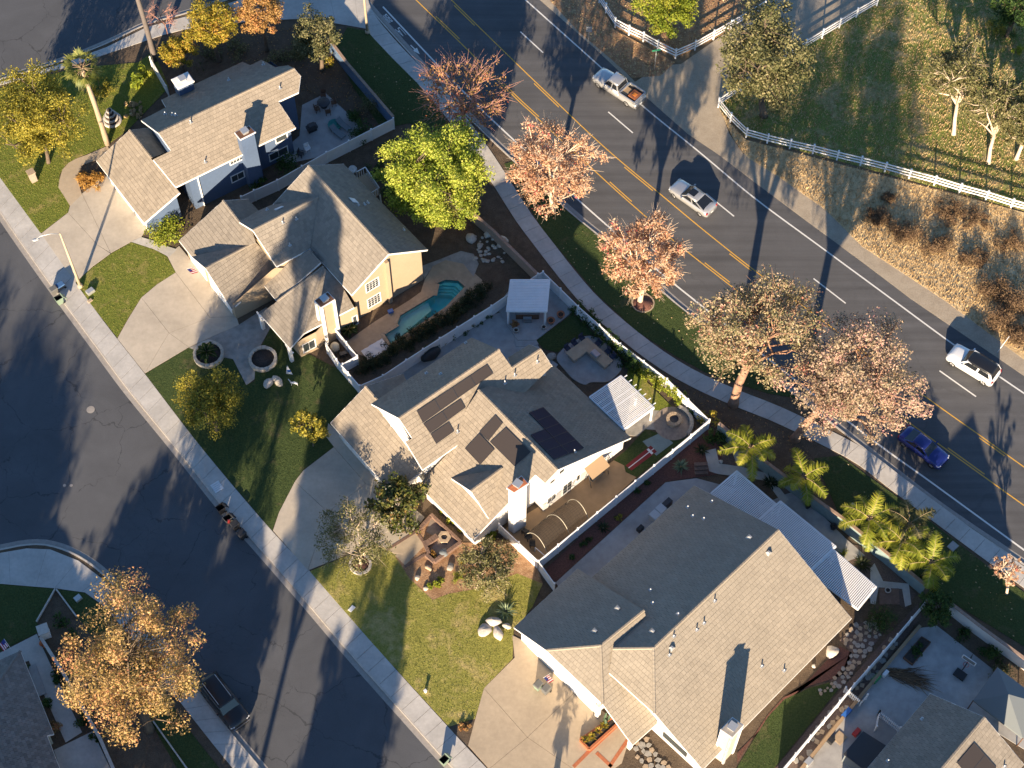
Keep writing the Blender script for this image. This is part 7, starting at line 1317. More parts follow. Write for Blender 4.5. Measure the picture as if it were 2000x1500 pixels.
# brick courtyard in front of the white house
sheet('rock_garden', [(762, 1076), (800, 1045), (842, 1010), (905, 1060), (1000, 1058), (1050, 1110), (1060, 1140), (1010, 1121), (930, 1151), (875, 1161), (845, 1173), (800, 1131), (770, 1084)], .145, 'leaf_litter')
sheet('courtyard_pad', [(760, 1073), (812, 1041), (829, 1066), (791, 1104)], .156, 'concrete_warm')
cy = thing('brick_courtyard', 'brick courtyard with low brick walls in front of the white house', 'courtyard', P(850, 1050, .15))
def brick_run(a_, b_, w_, h_, z=.15, m='brick'):
    a_, b_ = P(*a_, z), P(*b_, z); d = b_ - a_; L_ = np.linalg.norm(d); d /= L_; x = 0
    while x < L_ - .05: mb = MB(); mb.bar(a_ + d * (x + .008) + np.array([0, 0, h_ / 2]), a_ + d * min(x + .212, L_) + np.array([0, 0, h_ / 2 + .004 * ((int(x * 50) % 3) - 1)]), w_, h_); mb.build('brick', m, cy); x += .22
for a_, b_, w_, h_ in (((757, 1073), (813, 1038), .25, .03), ((813, 1038), (832, 1066), .25, .03), ((790, 1107), (832, 1082), .25, .03), ((815, 1040), (842, 1010), .3, .35), ((832, 1066), (854, 1050), .5, .45), ((832, 1086), (848, 1100), .3, .45), ((848, 1100), (900, 1062), .3, .45), ((842, 1008), (900, 1062), .25, .5), ((828, 1060), (838, 1085), .3, .45)): brick_run(a_, b_, w_, h_)
sheet('courtyard_paving', [(842, 1012), (898, 1062), (848, 1098), (834, 1082), (856, 1052), (832, 1038)], .152, 'paver')
p = P(868, 1052, .16); mb = MB(); mb.lathe(p, [(.55, 0), (.6, .35), (.6, .42), (.3, .42), (.28, .3)], 6, False); bw = MB(); bw.lathe((p[0], p[1], .46), [(.3, 0), (.28, .03), (.01, .02)], 12); one('courtyard_fire_bowl', 'hexagonal stone fire bowl in the brick courtyard', 'fire bowl', p, [('pedestal', mb, 'stone_tan'), ('coals', bw, 'metal_dark')])
p = P(866, 1082, .16); mb = MB(); mb.blob((p[0], p[1], .4), (.42, .4, .3), 4, .1); one('garden_pouf', 'grey woven pouf chair in the brick courtyard', 'chair', p, [('seat', mb, 'fabric_grey')])
# orange brick beds at the driveway of the wide house
for i, (l_, px_) in enumerate((('orange brick planter of yellow succulents by the porch', [(1133, 1447), (1205, 1397), (1212, 1410), (1150, 1466)]),)):
    q = PP(px_, .15); r_ = thing('brick_planter', l_, 'planter', q[0])
    for a_, b_ in zip(q, q[1:] + q[:1]):
        for s0, s1 in zip(resample([a_, b_], .25), resample([a_, b_], .25)[1:]): mb = MB(); d = (s1 - s0) * .03; mb.bar(s0 + d + np.array([0, 0, .17]), s1 - d + np.array([0, 0, .17]), .2, .38); mb.build('brick', 'brick_orange', r_)
    mb = MB(); mb.prism(inset(q, .1), .12, .42); mb.build('soil', 'mulch_dark', r_)
for i, (x_, y_, r_) in enumerate(((1142, 1446, 12), (1155, 1440, 14), (1168, 1428, 12), (1180, 1418, 12))): rosette('succulent', ['yellow succulent rosette at the low corner of the orange brick planter', 'yellow succulent rosette, second from the low corner', 'yellow succulent rosette, third from the low corner', 'yellow succulent rosette nearest the cactus'][i], (x_, y_), .55, 30, 'leaf_yellow', 300 + i, z=.4, wq=.1)
cx_ = thing('column_cactus', 'pale columnar cactus at the porch corner', 'cactus', P(1178, 1405, .4))
for dx, dy, h_, l_ in ((0, 0, 2.0, .1), (.3, .1, 1.5, .25), (.15, -.25, 1.1, -.1)): p = P(1180, 1408, .4); mb = MB(); mb.tube([(p[0] + dx, p[1] + dy, .35), (p[0] + dx + l_ * .5, p[1] + dy, .4 + h_ * .6), (p[0] + dx + l_, p[1] + dy, .4 + h_)], [.12, .13, .06], 8); mb.build('stem', 'stone_tan' if False else 'leaf_agave', cx_)
for a_, b_ in (((1150, 1468), (1120, 1498)), ((1150, 1468), (1212, 1410)), ((1165, 1470), (1195, 1498)), ((1235, 1432), (1190, 1498))): 
    mb = MB(); mb.bar(P(*a_, .158), P(*b_, .158), .3, .02); o = mb.build('brick_band', 'brick_orange', None, 'structure')
# street lamps, signs, bins and small things
def lamp(label, px, h, arm_px, arm_z):
    p = P(*px, .1); root = thing('street_lamp', label, 'street lamp', p); mb = MB(); mb.tube([p, p + np.array([0, 0, h * .5]), p + np.array([0, 0, h])], [.16, .12, .08], 12); mb.build('pole', 'concrete_warm', root); mb = MB(); mb.lathe((p[0], p[1], .1), [(.26, 0), (.26, .3), (.17, .4)], 10); mb.build('base', 'concrete_warm', root)
    q = P(*arm_px, arm_z); t = p + np.array([0, 0, h - .1]); d = q - t; mb = MB(); mb.tube([t, t + d * .35 + np.array([0, 0, .35]), t + d * .75 + np.array([0, 0, .35]), q + np.array([0, 0, .05])], .035, 6); mb.build('arm', 'metal_pale', root); mb = MB(); mb.blob(q, (.38, .17, .1), 3, .03, 10, 6, 0, math.atan2(d[1], d[0])); mb.build('lamp_head', 'metal_pale', root)
lamp('tall curved-arm street lamp beside the driveways on the left', (157.3, 560.2), 8.9, (70, 468), 8.85); lamp('street lamp pole at the top sidewalk corner', (718, 64), 9.2, (770, -50), 9.2)
def wheelie(label, px, a_, body='bin_grey', lid='bin_grey', open_=False, h=1.05, z=.02, group=None):
    p = P(*px, z); root = thing('wheelie_bin', label, 'bin', p, group); T = lambda x, y, zz: np.array([p[0] + rot2(x, y, a_)[0], p[1] + rot2(x, y, a_)[1], z + zz]); w0, w1, d0, d1 = .22, .3, .25, .36
    b_ = [T(-w0, -d0, .06), T(w0, -d0, .06), T(w0, d0, .06), T(-w0, d0, .06)]; t_ = [T(-w1, -d1, h - .06), T(w1, -d1, h - .06), T(w1, d1, h - .06), T(-w1, d1, h - .06)]; i_ = [T(-w1 + .03, -d1 + .03, h - .06), T(w1 - .03, -d1 + .03, h - .06), T(w1 - .03, d1 - .03, h - .06), T(-w1 + .03, d1 - .03, h - .06)]; k_ = [T(-w0, -d0, .15), T(w0, -d0, .15), T(w0, d0, .15), T(-w0, d0, .15)]
    mb = MB(); mb.add(b_ + t_ + i_, [(0, 3, 2, 1), (0, 1, 5, 4), (1, 2, 6, 5), (2, 3, 7, 6), (3, 0, 4, 7), (4, 5, 9, 8), (5, 6, 10, 9), (6, 7, 11, 10), (7, 4, 8, 11)]); mb.build('body', body, root); mb = MB(); mb.add(i_ + k_, [(0, 4, 5, 1), (1, 5, 6, 2), (2, 6, 7, 3), (3, 7, 4, 0), (4, 7, 6, 5)]); mb.build('lining', 'bin_inside', root)
    mb = MB()
    if open_: mb.add([T(-w1, d1, h - .05), T(w1, d1, h - .05), T(w1 * .95, d1 + .28, h - .62), T(-w1 * .95, d1 + .28, h - .62), T(-w1, d1 + .05, h - .02), T(w1, d1 + .05, h - .02), T(w1 * .95, d1 + .34, h - .6), T(-w1 * .95, d1 + .34, h - .6)], [(0, 1, 2, 3), (7, 6, 5, 4), (0, 4, 5, 1), (2, 6, 7, 3), (1, 5, 6, 2), (3, 7, 4, 0)])
    else: mb.add([T(-w1 - .02, -d1 - .03, h - .05), T(w1 + .02, -d1 - .03, h - .05), T(w1 + .02, d1 + .02, h - .05), T(-w1 - .02, d1 + .02, h - .05), T(-w1 * .85, -d1 * .85, h + .03), T(w1 * .85, -d1 * .85, h + .03), T(w1 * .85, d1 * .9, h + .04), T(-w1 * .85, d1 * .9, h + .04)], [(4, 5, 6, 7), (0, 1, 5, 4), (1, 2, 6, 5), (2, 3, 7, 6), (3, 0, 4, 7), (0, 3, 2, 1)])
    mb.build('lid', lid, root)
    for s_ in (-1, 1): mb = MB(); c_ = T(s_ * .27, d0 + .05, .12); ax = T(s_ * .33, d0 + .05, .12) - c_; mb.tube([c_ - ax * .3, c_ + ax], .11, 10); mb.build('wheel', 'rubber', root)
wheelie('grey-green bin with its lid thrown open at the gutter under the lamp', (118, 592), -.9, 'bin_green', 'bin_green', True, z=.0); wheelie('bin with a blue lid on the sidewalk under the lamp', (120, 562), -.9, 'bin_grey', 'bin_blue', False, .6, .14); wheelie('brown-grey bin behind the open one at the lamp', (107, 572), -.9, 'bin_grey', 'bin_grey', False, .8, .02)
wheelie('open black bin, first of four at the kerb', (433, 1000), -.85, 'black_plastic', 'black_plastic', True); wheelie('open bin holding coloured rubbish, second of four at the kerb', (447, 1020), -.85, 'bin_grey', 'black_plastic', True); wheelie('closed black bin, third of four at the kerb', (461, 1032), -.85, 'black_plastic', 'black_plastic'); wheelie('closed black bin, last of four at the kerb', (474, 1050), -.85, 'black_plastic', 'black_plastic')
p = P(447, 1018, .9); mb = MB(); mb.blob((p[0], p[1], .92), (.16, .2, .1), 8, .2); one('rubbish', 'red and blue rubbish in the second kerb bin', 'rubbish', p, [('bag', mb, 'red_plastic')])
wheelie('pale grey bin on the sunlit driveway, left of a pair', (1051, 1344), -.75, 'bin_green', 'bin_grey', z=.15); wheelie('grey bin on the sunlit driveway, right of a pair', (1066, 1352), -.75, 'bin_grey', 'bin_grey', z=.15); wheelie('open dark bin at the kerb by the bottom edge', (868, 1490), -.75, 'bin_green', 'bin_green', True)
def sign_post(name, label, base, h, parts, lean=(0, 0), m='metal_pale'):
    p = P(*base, .03); root = thing(name, label, 'sign', p); t = p + np.array([lean[0], lean[1], h]); mb = MB(); mb.tube([p, t], .035, 6); mb.build('post', m, root)
    for nm_, m_, c_, s_, a_ in parts: mb = MB(); mb.box(t + np.array(c_), s_, a_); mb.build(nm_, m_, root)
    return root, t
sr, tp_ = sign_post('street_name_sign', 'green street name sign on a thin pole by the ranch gate', (1278, 136), 2.9, [('blade', 'sign_green', (0, 0, .1), (.9, .03, .22), .2), ('cross_blade', 'sign_green', (0, 0, -.15), (.9, .03, .22), 1.75)])
sign_post('road_sign', 'white road sign seen from behind on the leafy verge', (1149, 86), 2.6, [('plate', 'metal_pale', (0, -.03, -.3), (.62, .03, .75), -.1)]); sign_post('marker_stake', 'leaning white marker stake by the brown brush', (1948, 688), 1.4, [], (.9, .9), 'vinyl_white')
def boxy(name, label, cat, px, s_, m, a_=.75, z=.14, top=None):
    p = P(*px, z); mb = MB(); mb.box((p[0], p[1], z + s_[2] / 2), s_, a_); r_ = thing(name, label, cat, p); mb.build('body', m, r_); mb = MB(); mb.box((p[0], p[1], z + s_[2] + .015), (s_[0] * .92, s_[1] * .92, .03), a_); mb.build('lid', top or m, r_); return r_
boxy('utility_box', 'pale utility box on the lawn beside the street lamp', 'utility box', (177, 571), (.75, .5, .35), 'metal_pale'); boxy('utility_box', 'flat pale utility lid in the verge grass at the right', 'utility box', (1861, 1067), (.85, .7, .04), 'patio'); boxy('utility_box', 'small utility box at the top of the corner lot sidewalk', 'utility box', (153, 1170), (.6, .5, .3), 'metal_pale'); boxy('meter_box', 'white meter box cover at the edge of the sunlit lawn', 'meter box', (687, 1189), (.6, .35, .05), 'plate_white', .9); boxy('utility_box', 'low utility lid in the verge by the queen palms', 'utility box', (1665, 988), (.5, .4, .06), 'patio'); boxy('meter_box', 'small box against the lamp-side lawn edge', 'meter box', (176, 588), (.45, .3, .12), 'stone_tan')
p = P(424, 951, .15); r_ = thing('slatted_board', 'white slatted board lying on the sidewalk', 'board', p)
for k in range(5): q = rot2((k - 2) * .2, 0, 2.2); mb = MB(); mb.box((p[0] + q[0], p[1] + q[1], .175), (.16, .85, .04), 2.2); mb.build('slat', 'plate_white', r_)
for s_ in (-.3, .3): q = rot2(0, s_, 2.2); mb = MB(); mb.box((p[0] + q[0], p[1] + q[1], .15), (.95, .08, .02), 2.2); mb.build('batten', 'plate_white', r_)
p = P(831, 1352, .15); mb = MB(); mb.box((p[0], p[1], .32), (.16, .16, .36), .7); b2 = MB(); b2.box((p[0], p[1], .53), (.24, .24, .08), .7); one('bollard_light', 'short white bollard light at the sunlit lawn edge', 'bollard', p, [('shaft', mb, 'white_paint'), ('cap', b2, 'plate_white')])
p = P(66, 352, .15); mb = MB(); mb.box((p[0], p[1], .8), (.6, .6, 1.3), .6); cp_ = MB(); cp_.box((p[0], p[1], 1.5), (.75, .75, .1), .6); one('stone_pillar', 'tan stone mailbox pillar on the first lawn', 'pillar', p, [('shaft', mb, 'block_wall'), ('cap', cp_, 'stone_tan')])
p = P(220, 238, .15); r_ = thing('tiered_ornament', 'white tiered stone ornament on the first lawn', 'ornament', p)
for k in range(4): mb = MB(); rr_ = 1.0 - .23 * k; mb.lathe((p[0], p[1], .15 + k * .5), [(rr_ * .75, 0), (rr_, .22), (rr_, .36), (rr_ * .8, .36)], 18); mb.build('tier', 'stone_white', r_); mb = MB(); mb.lathe((p[0], p[1], .47 + k * .5), [(rr_ * .8, 0), (rr_ * .5, .2), (.05, .22)], 18); mb.build('soil', 'mulch_dark', r_)
for x_, y_, r_, l_ in ((177, 800, .38, 'round manhole cover in the shaded street'), (126, 948, .14, 'small round valve cover in the street, left of a pair'), (139, 948, .14, 'small round valve cover in the street, right of a pair')):
    p = P(x_, y_, .0); mb = MB(); mb.lathe((p[0], p[1], -.02), [(r_, 0), (r_, .03), (.01, .032)], 20, False); one('manhole_cover', l_, 'manhole cover', p, [('cover', mb, 'gutter')])
# first garden's patio
def chair(label, px, a_, m='wood_brown', z=.16, group=None, h=.9):
    p = P(*px, z); r_ = thing('garden_chair', label, 'chair', p, group); T = lambda x, y, zz: (p[0] + rot2(x, y, a_)[0], p[1] + rot2(x, y, a_)[1], z + zz); mb = MB(); mb.box(T(0, 0, .43), (.52, .5, .07), a_); mb.build('seat', m, r_); mb = MB(); mb.box(T(0, .25, .72), (.52, .06, .55), a_); mb.build('backrest', m, r_)
    for sx_ in (-.22, .22):
        for sy_ in (-.2, .2): mb = MB(); mb.box(T(sx_, sy_, .21), (.06, .06, .42), a_); mb.build('leg', m, r_)
        mb = MB(); mb.box(T(sx_ * 1.15, 0, .64), (.07, .5, .05), a_); mb.build('armrest', m, r_)
p = P(633, 208, .16); mb = MB(); mb.lathe((p[0], p[1], .82), [(.62, 0), (.66, .03), (.62, .06)], 22); lg = MB(); lg.lathe(p, [(.35, 0), (.08, .1), (.08, .66)], 10); one('patio_table', 'round dark patio table ringed by chairs behind the blue house', 'table', p, [('table_top', mb, 'metal_dark'), ('pedestal', lg, 'metal_dark')])
for i, (x_, y_, a_) in enumerate(((632, 190, 0), (652, 205, -1.3), (620, 217, 2.0), (641, 223, 3.4))): chair(['dark chair on the far side of the round patio table', 'dark chair on the road side of the round patio table', 'dark chair on the house side of the round patio table', 'dark chair on the near side of the round patio table'][i], (x_, y_), a_)
p = P(654, 246, .16); mb = MB(); mb.lathe(p, [(.62, 0), (.72, .28), (.66, .3), (.58, .06), (.01, .05)], 12); one('paddling_pool', 'turquoise paddling pool on the shaded patio', 'paddling pool', p, [('basin', mb, 'teal_plastic')])
def lounger(label, px, a_, m='fabric_grey', z=.16, fm='metal_dark'):
    p = P(*px, z); r_ = thing('sun_lounger', label, 'sun lounger', p); T = lambda x, y, zz: np.array([p[0] + rot2(x, y, a_)[0], p[1] + rot2(x, y, a_)[1], z + zz]); mb = MB(); mb.bar(T(-.9, 0, .32), T(.35, 0, .32), .62, .06); mb.build('seat', m, r_); mb = MB(); mb.bar(T(.35, 0, .33), T(.9, 0, .68), .62, .06); mb.build('backrest', m, r_)
    for x_ in (-.8, .3, .7):
        for y_ in (-.25, .25): mb = MB(); mb.bar(T(x_, y_, 0), T(x_, y_, .3), .04, .04); mb.build('leg', fm, r_)
lounger('grey sun lounger right of the paddling pool', (672, 248), 2.4); lounger('grey sun lounger below the paddling pool', (660, 262), 2.4)
p = P(610, 255, .16); mb = MB(); mb.box((p[0], p[1], .75), (1.1, .55, .35), .5); mb.box((p[0], p[1], 1.0), (.7, .5, .25), .5); lg = MB(); lg.box((p[0], p[1], .35), (.9, .45, .5), .5); one('gas_grill', 'black gas grill at the corner of the blue house', 'grill', p, [('cooker', mb, 'metal_dark'), ('cart', lg, 'black_plastic')])
chair('white-seated chair on the near edge of the shaded patio', (601, 295), .5, 'fabric_white'); chair('dark chair at the patio edge by the leafy shrub', (588, 305), 1.2, 'metal_dark')
# peach house: balcony, dish, ornaments, flags
q = [P(x, y, 2.9) for x, y in ((698, 347), (715, 338), (742, 378), (726, 388))]; r_ = thing('balcony', 'white-railed balcony on the shaded back of the peach house', 'balcony', (q[0][0], q[0][1], .1)); mb = MB(); mb.prism(q, 2.75, 2.9); mb.build('floor', 'stucco_peach', r_)
for a_, b_ in ((q[0], q[1]), (q[1], q[2]), (q[2], q[3])):
    mb = MB(); mb.bar(a_ + np.array([0, 0, .95]), b_ + np.array([0, 0, .95]), .07, .06); mb.build('rail', 'vinyl_white', r_); n_ = max(2, int(np.linalg.norm(b_ - a_) / .22))
    for k in range(n_ + 1): s_ = a_ + (b_ - a_) * k / n_; mb = MB(); mb.box((s_[0], s_[1], 3.35), (.05, .05, .95)); mb.build('baluster', 'vinyl_white', r_)
for k in range(4): mb = MB(); s_ = q[k]; mb.box((s_[0], s_[1], 1.4), (.14, .14, 2.7)); mb.build('post', 'vinyl_white', r_)
p = P(690, 338, 3.4); mb = MB(); mb.lathe((0, 0, 0), [(.01, -.1), (.25, -.06), (.42, .04), (.44, .05), (.25, -.03), (.02, -.07)], 18); 
mb.v = [tuple(np.array([v[0], v[1] * .55 - v[2] * .83, v[1] * .83 + v[2] * .55]) + p + np.array([0, 0, .6])) for v in mb.v]; st = MB(); st.tube([(p[0], p[1], 2.6), (p[0], p[1] + .05, p[2] + .6)], .04, 6); lnb = MB(); lnb.tube([p + np.array([0, -.1, .3]), p + np.array([.1, -.6, .75])], .02, 5); one('satellite_dish', 'round white satellite dish behind the peach house ridge', 'satellite dish', (p[0], p[1], 2.6), [('dish', mb, 'plate_white'), ('mast', st, 'metal_pale'), ('feed_arm', lnb, 'metal_pale')])
def flag(label, px, z, d, a_, L_=1.5):
    p = P(*px, z); r_ = thing('flag', label, 'flag', p); e = p + np.array(d) * L_; mb = MB(); mb.tube([p, e], .02, 5); mb.build('pole', 'white_paint', r_); dv = np.array(d); u = np.array([math.cos(a_), math.sin(a_), -.55]) 
    for k in range(7):
        s0 = e + u * .10 * k * .85; pts_ = [s0, s0 - dv * .85, s0 - dv * .85 + u * .085, s0 + u * .085]; MB().poly(pts_).build('stripe', 'flag_red' if k % 2 == 0 else 'flag_white', r_)
    s0 = e + np.array([0, 0, .012]); MB().poly([s0, s0 - dv * .4, s0 - dv * .4 + u * .36, s0 + u * .36]).build('canton', 'flag_blue', r_)
flag('small striped flag on the garage of the peach house', (386, 520), 2.6, (-.6, -.45, .35), -.6); flag('small striped flag on the garage of the wide house', (1075, 1315), 2.3, (-.5, -.5, .45), -.7, 1.2); flag('small striped flag at the corner lot house', (22, 1268), 2.9, (-.45, .55, .4), -2.4, 1.3)
p = P(565, 728, .15); mb = MB(); mb.add([(p[0] - .3, p[1] - .1, .15), (p[0] + .35, p[1] - .2, .15), (p[0] + .05, p[1] + .3, .15), (p[0] - .1, p[1] + .15, 1.25)], [(0, 1, 3), (1, 2, 3), (2, 0, 3), (0, 2, 1)]); bd_ = MB(); bd_.box((p[0] + .02, p[1] - .05, .55), (.3, .12, .25), -.2); one('cone_ornament', 'white cone ornament with blue band on the shaded lawn', 'ornament', p, [('cone', mb, 'plate_white'), ('band', bd_, 'blue_plastic')])
p = P(575, 752, .15); mb = MB(); mb.tube([p + np.array([-.35, .1, .3]), p + np.array([.1, 0, .42]), p + np.array([.35, -.1, .35])], [.07, .12, .06], 7); mb.tube([p + np.array([-.3, .1, .3]), p + np.array([-.5, .2, .75])], [.06, .03], 6); [mb.tube([p + np.array([x_, y_, .35]), p + np.array([x_ * 1.3, y_, 0])], .03, 5) for x_ in (-.2, .25) for y_ in (-.06, .1)]; one('deer_ornament', 'small white deer ornament lying on the shaded lawn', 'ornament', p, [('figure', mb, 'plate_white')])
# pool equipment, tarp, loungers
p = P(655, 683, .15); mb = MB(); mb.lathe(p, [(.42, 0), (.42, .7), (.3, .95), (.05, 1.0)], 16); pi = MB(); pi.box((p[0] + .8, p[1] - .6, .35), (.7, .4, .45), .4); pi.tube([p + np.array([.3, -.2, .3]), p + np.array([1.3, -1.2, .3]), p + np.array([1.4, -1.5, .6])], .05, 6); one('pool_filter', 'beige pool filter tank and pump behind the white screen', 'pool filter', p, [('tank', mb, 'stucco_beige'), ('pump', pi, 'metal_dark')])
p = P(733, 684, .16); mb = MB(); nx_, ny_ = 14, 10; rg_ = np.random.default_rng(3); vs = []
for j in range(ny_ + 1):
    for i in range(nx_ + 1): u, v = i / nx_ - .5, j / ny_ - .5; q = rot2(u * 2.4, v * 1.3, .62); vs.append((p[0] + q[0], p[1] + q[1], .2 + .12 * abs(math.sin(u * 11 + v * 4)) * rg_.uniform(.4, 1) + .08 * rg_.random()))
mb.add(vs, [(j * (nx_ + 1) + i, j * (nx_ + 1) + i + 1, (j + 1) * (nx_ + 1) + i + 1, (j + 1) * (nx_ + 1) + i) for j in range(ny_) for i in range(nx_)], True); one('pool_cover', 'crumpled white cover folded on the pool deck', 'pool cover', p, [('sheet', mb, 'fabric_white')])
p = P(763, 610, .16); mb = MB(); mb.box((p[0], p[1], .35), (.5, .35, .25), .4); one('pool_toy', 'blue toy boat on the pool deck by the peach wall', 'toy', p, [('hull', mb, 'blue_plastic')]); feather_palm('sago_palm', 'fern-like palm at the foot of the peach chimney', (682, 648), .5, 1.0, 16, 401, 'leaf_green', wl=.28, el=(0, 1.2), droop=1.0, cat='palm')
# side yard of the white house
q = PP([(795, 708), (858, 668), (862, 676), (800, 716)], .15); mb = MB(); mb.prism(q, .15, .2); one('rubber_mat', 'dark rubber mat lying beside the white fence', 'mat', q[0], [('panel', mb, 'metal_dark')])
p = P(842, 698, .15); mb = MB(); mb.blob((p[0], p[1], .7), (1.0, .6, .6), 9, .12, 14, 9, .1, .6); s_ = MB(); s_.box((p[0] - .55, p[1] + .1, 1.15), (.35, .35, .1), .6); one('covered_grill', 'grill under a black cover behind the shaded roof slope', 'grill', p, [('cover', mb, 'black_plastic'), ('side_shelf', s_, 'steel')])
p = P(1000, 1018, .15); mb = MB(); ln = [p + np.array([.45 * math.cos(t) * .6, .1 * math.cos(t), .5 + .45 * math.sin(t)]) for t in np.linspace(0, 6.283, 21)]; mb.tube(ln, .09, 7, False); one('spare_tyre', 'black tyre leaning at the white chimney foot', 'tyre', p, [('tyre', mb, 'rubber')])
for i, (x_, y_) in enumerate(((1032, 1052), (1040, 1066), (1026, 1042))): chair(['black folding chair nearest the batting cage hoop', 'black folding chair nearest the front fence', 'black folding chair beside the tyre'][i], (x_, y_), .6 + i, 'black_plastic')
# wide house side yard
for i, (x_, y_, s_, m_, l_, n_) in enumerate(((1302, 988, (.9, .5, .8), 'metal_dark', 'dark storage box against the wide house, nearer the garden', 'storage_box'), (1290, 1000, (.8, .8, .75), 'metal_pale', 'pale air conditioner beside the wide house', 'air_conditioner'), (1278, 1012, (.8, .8, .75), 'metal_pale', 'second pale air conditioner beside the wide house', 'air_conditioner'), (1250, 1035, (.6, .4, .5), 'black_plastic', 'small black box against the wide house wall', 'storage_box'))): boxy(n_, l_, 'box' if n_ == 'storage_box' else 'air conditioner', (x_, y_), s_, m_, .78, .15)
q = P(1370, 928, .15); r_ = thing('brick_steps', 'red brick steps between the mulch bed and the side yard', 'steps', q)
for k in range(3):
    for j in range(5): o_ = rot2((j - 2) * .24, k * .34, .05); mb = MB(); mb.box((q[0] + o_[0], q[1] + .2 + o_[1], .15 + .09 * (k + 1)), (.225, .32, .18 * (k + 1)), .05); mb.build('brick', 'brick', r_)
# lower right garden
q = [P(x, y, .5) for x, y in ((1818, 1254), (1783, 1297), (1765, 1283), (1800, 1243))]; r_ = thing('raised_bed', 'wooden raised bed of leafy greens in the concrete yard', 'planter', q[0])
for a_, b_ in zip(q, q[1:] + q[:1]): mb = MB(); mb.bar(a_ - np.array([0, 0, .17]), b_ - np.array([0, 0, .17]), .06, .36); mb.build('board', 'wood_brown', r_)
mb = MB(); mb.prism(inset(q, .04), .16, .45); mb.build('soil', 'mulch_dark', r_); bush('leafy_greens', 'leafy greens growing in the raised bed', 1790, 1272, 22, .7, 'leaf_green', 700, .2, 411, 'vegetables', rz=.9, sy=.6)
p = P(1877, 1312, .15); r_ = thing('basketball_hoop', 'portable basketball hoop with black base and clear backboard', 'basketball hoop', p); mb = MB(); mb.box((p[0] - .15, p[1] - .3, .3), (1.0, .7, .3), -.7); mb.build('base', 'black_plastic', r_); mb = MB(); mb.tube([p + np.array([.1, .1, .2]), p + np.array([.5, .6, 2.4]), p + np.array([.2, .1, 2.9])], .05, 7); mb.build('pole', 'metal_dark', r_)
bc = p + np.array([.15, .1, 2.5]); u_ = np.array([.78, -.62, 0]); fr = MB()
for s0, s1 in ((-.6, .6),): 
    for zz in (2.2, 2.85): fr.bar(np.array([bc[0], bc[1], zz]) - u_ * .6, np.array([bc[0], bc[1], zz]) + u_ * .6, .05, .07)
    for s_ in (-.6, .6): fr.bar(np.array([bc[0], bc[1], 2.2]) + u_ * s_, np.array([bc[0], bc[1], 2.85]) + u_ * s_, .05, .07)
fr.build('backboard_frame', 'plate_white', r_); mb = MB(); mb.bar(np.array([bc[0], bc[1], 2.52]) - u_ * .57, np.array([bc[0], bc[1], 2.52]) + u_ * .57, .02, .58); mb.build('backboard', 'fabric_grey', r_); mb = MB(); cn = np.array([bc[0] - .24, bc[1] - .3, 2.35]); mb.tube([cn + .23 * np.array([math.cos(t), math.sin(t), 0]) for t in np.linspace(0, 6.283, 17)], .02, 5, False); mb.build('rim', 'red_plastic', r_)
cq = [P(x, y, 2.2) for x, y in ((1948, 1303), (1901, 1368), (1998, 1442), (2046, 1378))]; pk_ = P(1970, 1356, 3.3); r_ = thing('canopy_gazebo', 'grey fabric canopy gazebo at the right edge', 'gazebo', (cq[1][0], cq[1][1], .15))
for a_, b_ in zip(cq, cq[1:] + cq[:1]): MB().poly([a_, b_, pk_]).build('canopy', 'fabric_grey', r_); MB().poly([a_, b_, b_ - np.array([0, 0, .22]), a_ - np.array([0, 0, .22])]).build('valance', 'fabric_grey', r_)
for a_ in cq: mb = MB(); mb.tube([(a_[0], a_[1], .15), a_], .05, 6); mb.build('post', 'wood_brown', r_)
r_ = thing('palm_debris', 'pile of brown dead palm fronds lying on the concrete yard', 'debris', P(1735, 1312, .16)); rg_ = np.random.default_rng(9); a_, b_ = P(1736, 1312, .2), P(1800, 1330, .2); Q = []
for k in range(260):
    s_ = a_ + (b_ - a_) * rg_.random() ** 1.3 * .75 + rg_.normal(size=3) * np.array([.12, .22, .05]); d = (b_ - a_) / np.linalg.norm(b_ - a_) + rg_.normal(size=3) * np.array([.12, .28, .03]); l_ = rg_.uniform(.6, 2.6); w_ = np.array([-d[1], d[0], 0]) * .035; Q.append([s_ - w_, s_ + w_, s_ + d * l_ * .5 + w_ * .7, s_ + d * l_])
Q = np.array(Q); Q[:, :, 2] = np.clip(Q[:, :, 2], .17, .6); quads_mesh('frond', Q, 4, 'leaf_brush', r_, rg_.random(len(Q)))
q = [P(x, y, 2.0) for x, y in ((1686, 1428), (1740, 1462), (1700, 1512), (1647, 1473))]; mb = MB(); mb.prism(inset(q, .12), .15, 1.9); rf = MB(); rf.prism(q, 1.9, 2.0); one('garden_shed', 'small dark garden shed under the mossy eave', 'shed', (q[0][0], q[0][1], .15), [('wall', mb, 'fabric_grey'), ('roof', rf, 'metal_dark')])
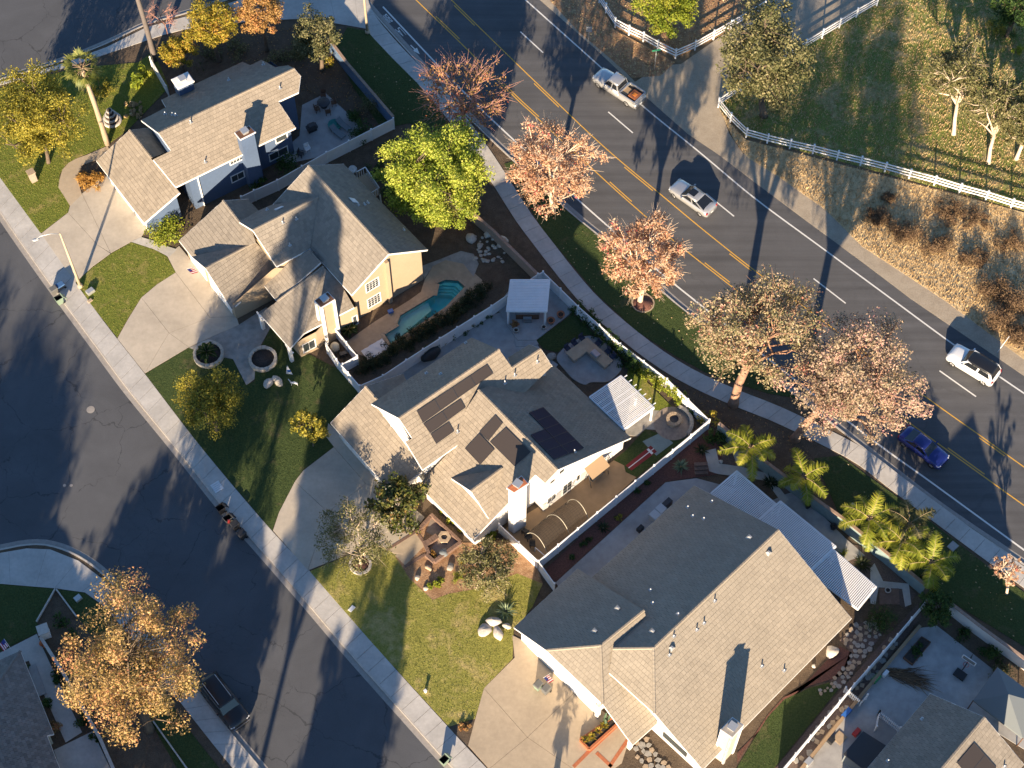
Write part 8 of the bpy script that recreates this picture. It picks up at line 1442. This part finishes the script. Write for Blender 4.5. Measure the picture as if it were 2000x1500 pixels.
for i, (l_, c_, x_, y_, s_, m_) in enumerate((('green and black ride-on toy by the retaining wall', 'toy', 1710, 1327, (.8, .45, .45), 'green_plastic'), ('blue toy slide by the retaining wall', 'toy', 1652, 1395, (1.0, .4, .5), 'blue_plastic'), ('red and white toy tractor beside the shed', 'toy', 1672, 1432, (.7, .4, .45), 'red_plastic'), ('tan doormat on the concrete yard', 'mat', 1640, 1441, (1.0, .9, .03), 'patio_tan'), ('long timber plank by the retaining wall', 'plank', 1620, 1430, (.2, 2.6, .12), 'wood_tan'), ('second timber plank by the retaining wall', 'plank', 1630, 1424, (.2, 2.2, .1), 'wood_brown'), ('grey storage tub at the lower fence end', 'tub', 1578, 1490, (.7, .5, .5), 'metal_pale'), ('white planter stand by the timber planks', 'stand', 1728, 1318, (.6, .3, .5), 'plate_white'), ('black tub beside the doormat', 'tub', 1622, 1448, (.5, .5, .45), 'black_plastic'), ('dark compost tub by the white gate', 'tub', 1775, 1440, (.7, .7, .5), 'metal_dark'))): boxy(l_.split(' by ')[0].split(' at ')[0].split(' on ')[0].split(' beside ')[0].replace('second ', '').replace(' and ', '_').replace('-', '_').replace(' ', '_'), l_, c_, (x_, y_), s_, m_, .8 if s_[1] < 1 else -.72, .16)
# corner lot
for i, (x_, y_, r_) in enumerate(((83, 1258, .26), (89, 1263, .2))): p = P(x_, y_, .15); mb = MB(); n_ = 20; mb.lathe(p, [(.05, .02), (r_ * .8, .03), (r_, r_ * .7), (r_ * .8, r_ * 1.35), (.04, r_ * 1.4)], n_); st = MB(); st.tube([p + np.array([0, 0, r_ * 1.35]), p + np.array([.03, .02, r_ * 1.7])], .025, 5); one('pumpkin', ['larger orange pumpkin on the corner lot walk', 'smaller orange pumpkin on the corner lot walk'][i], 'pumpkin', p, [('fruit', mb, 'pumpkin'), ('stalk', st, 'wood_tan')])
p = P(90, 1240, .15); mb = MB(); mb.box((p[0], p[1], .75), (.8, .8, 1.2), .4); cp_ = MB(); cp_.box((p[0], p[1], 1.4), (.95, .95, .12), .4); one('gate_pier', 'white entry pier at the corner lot walk', 'pier', p, [('shaft', mb, 'stucco_white'), ('cap', cp_, 'stone_white')])
for a_, b_, l_ in (((109, 1150), (72, 1215), 'thin white edging rail of the corner lot lawn'), ((109, 1150), (150, 1205), 'thin white edging rail facing the street corner'), ((300, 1410), (375, 1515), 'low pale edging along the corner lot verge')):
    A_, B_ = P(*a_, .16), P(*b_, .16); mb = MB(); mb.bar(A_ + np.array([0, 0, .1]), B_ + np.array([0, 0, .1]), .12, .22); one('garden_edging', l_, 'edging', A_, [('edging', mb, 'stone_white')])
for i, (x_, y_, s_) in enumerate(((68, 1322, (.9, 2.2, .06)), (78, 1350, (.9, .9, .06)))): boxy('doormat', ['long pale mat on the corner lot porch', 'short pale mat on the corner lot porch'][i], 'mat', (x_, y_), s_, 'patio', .45, .15)
for i, (x_, y_, r_) in enumerate(((50, 1305, 10), (90, 1375, 14), (105, 1420, 16), (160, 1405, 18), (185, 1440, 14), (118, 1210, 20), (140, 1245, 22), (110, 1320, 16))): bush('bed_shrub', ['small dark shrub by the corner lot porch mat', 'dark shrub in the corner lot bed below the mats', 'autumn-tinted shrub at the end of the corner lot bed', 'dark shrub beside the corner lot driveway', 'low shrub under the orange tree by the driveway', 'dark ground shrub inside the white edging', 'dark shrub under the upper side of the orange tree', 'dark shrub along the low white wall'][i], x_, y_, r_, .8, 'leaf_green' if i != 2 else 'leaf_rust', 350, .18, 420 + i)
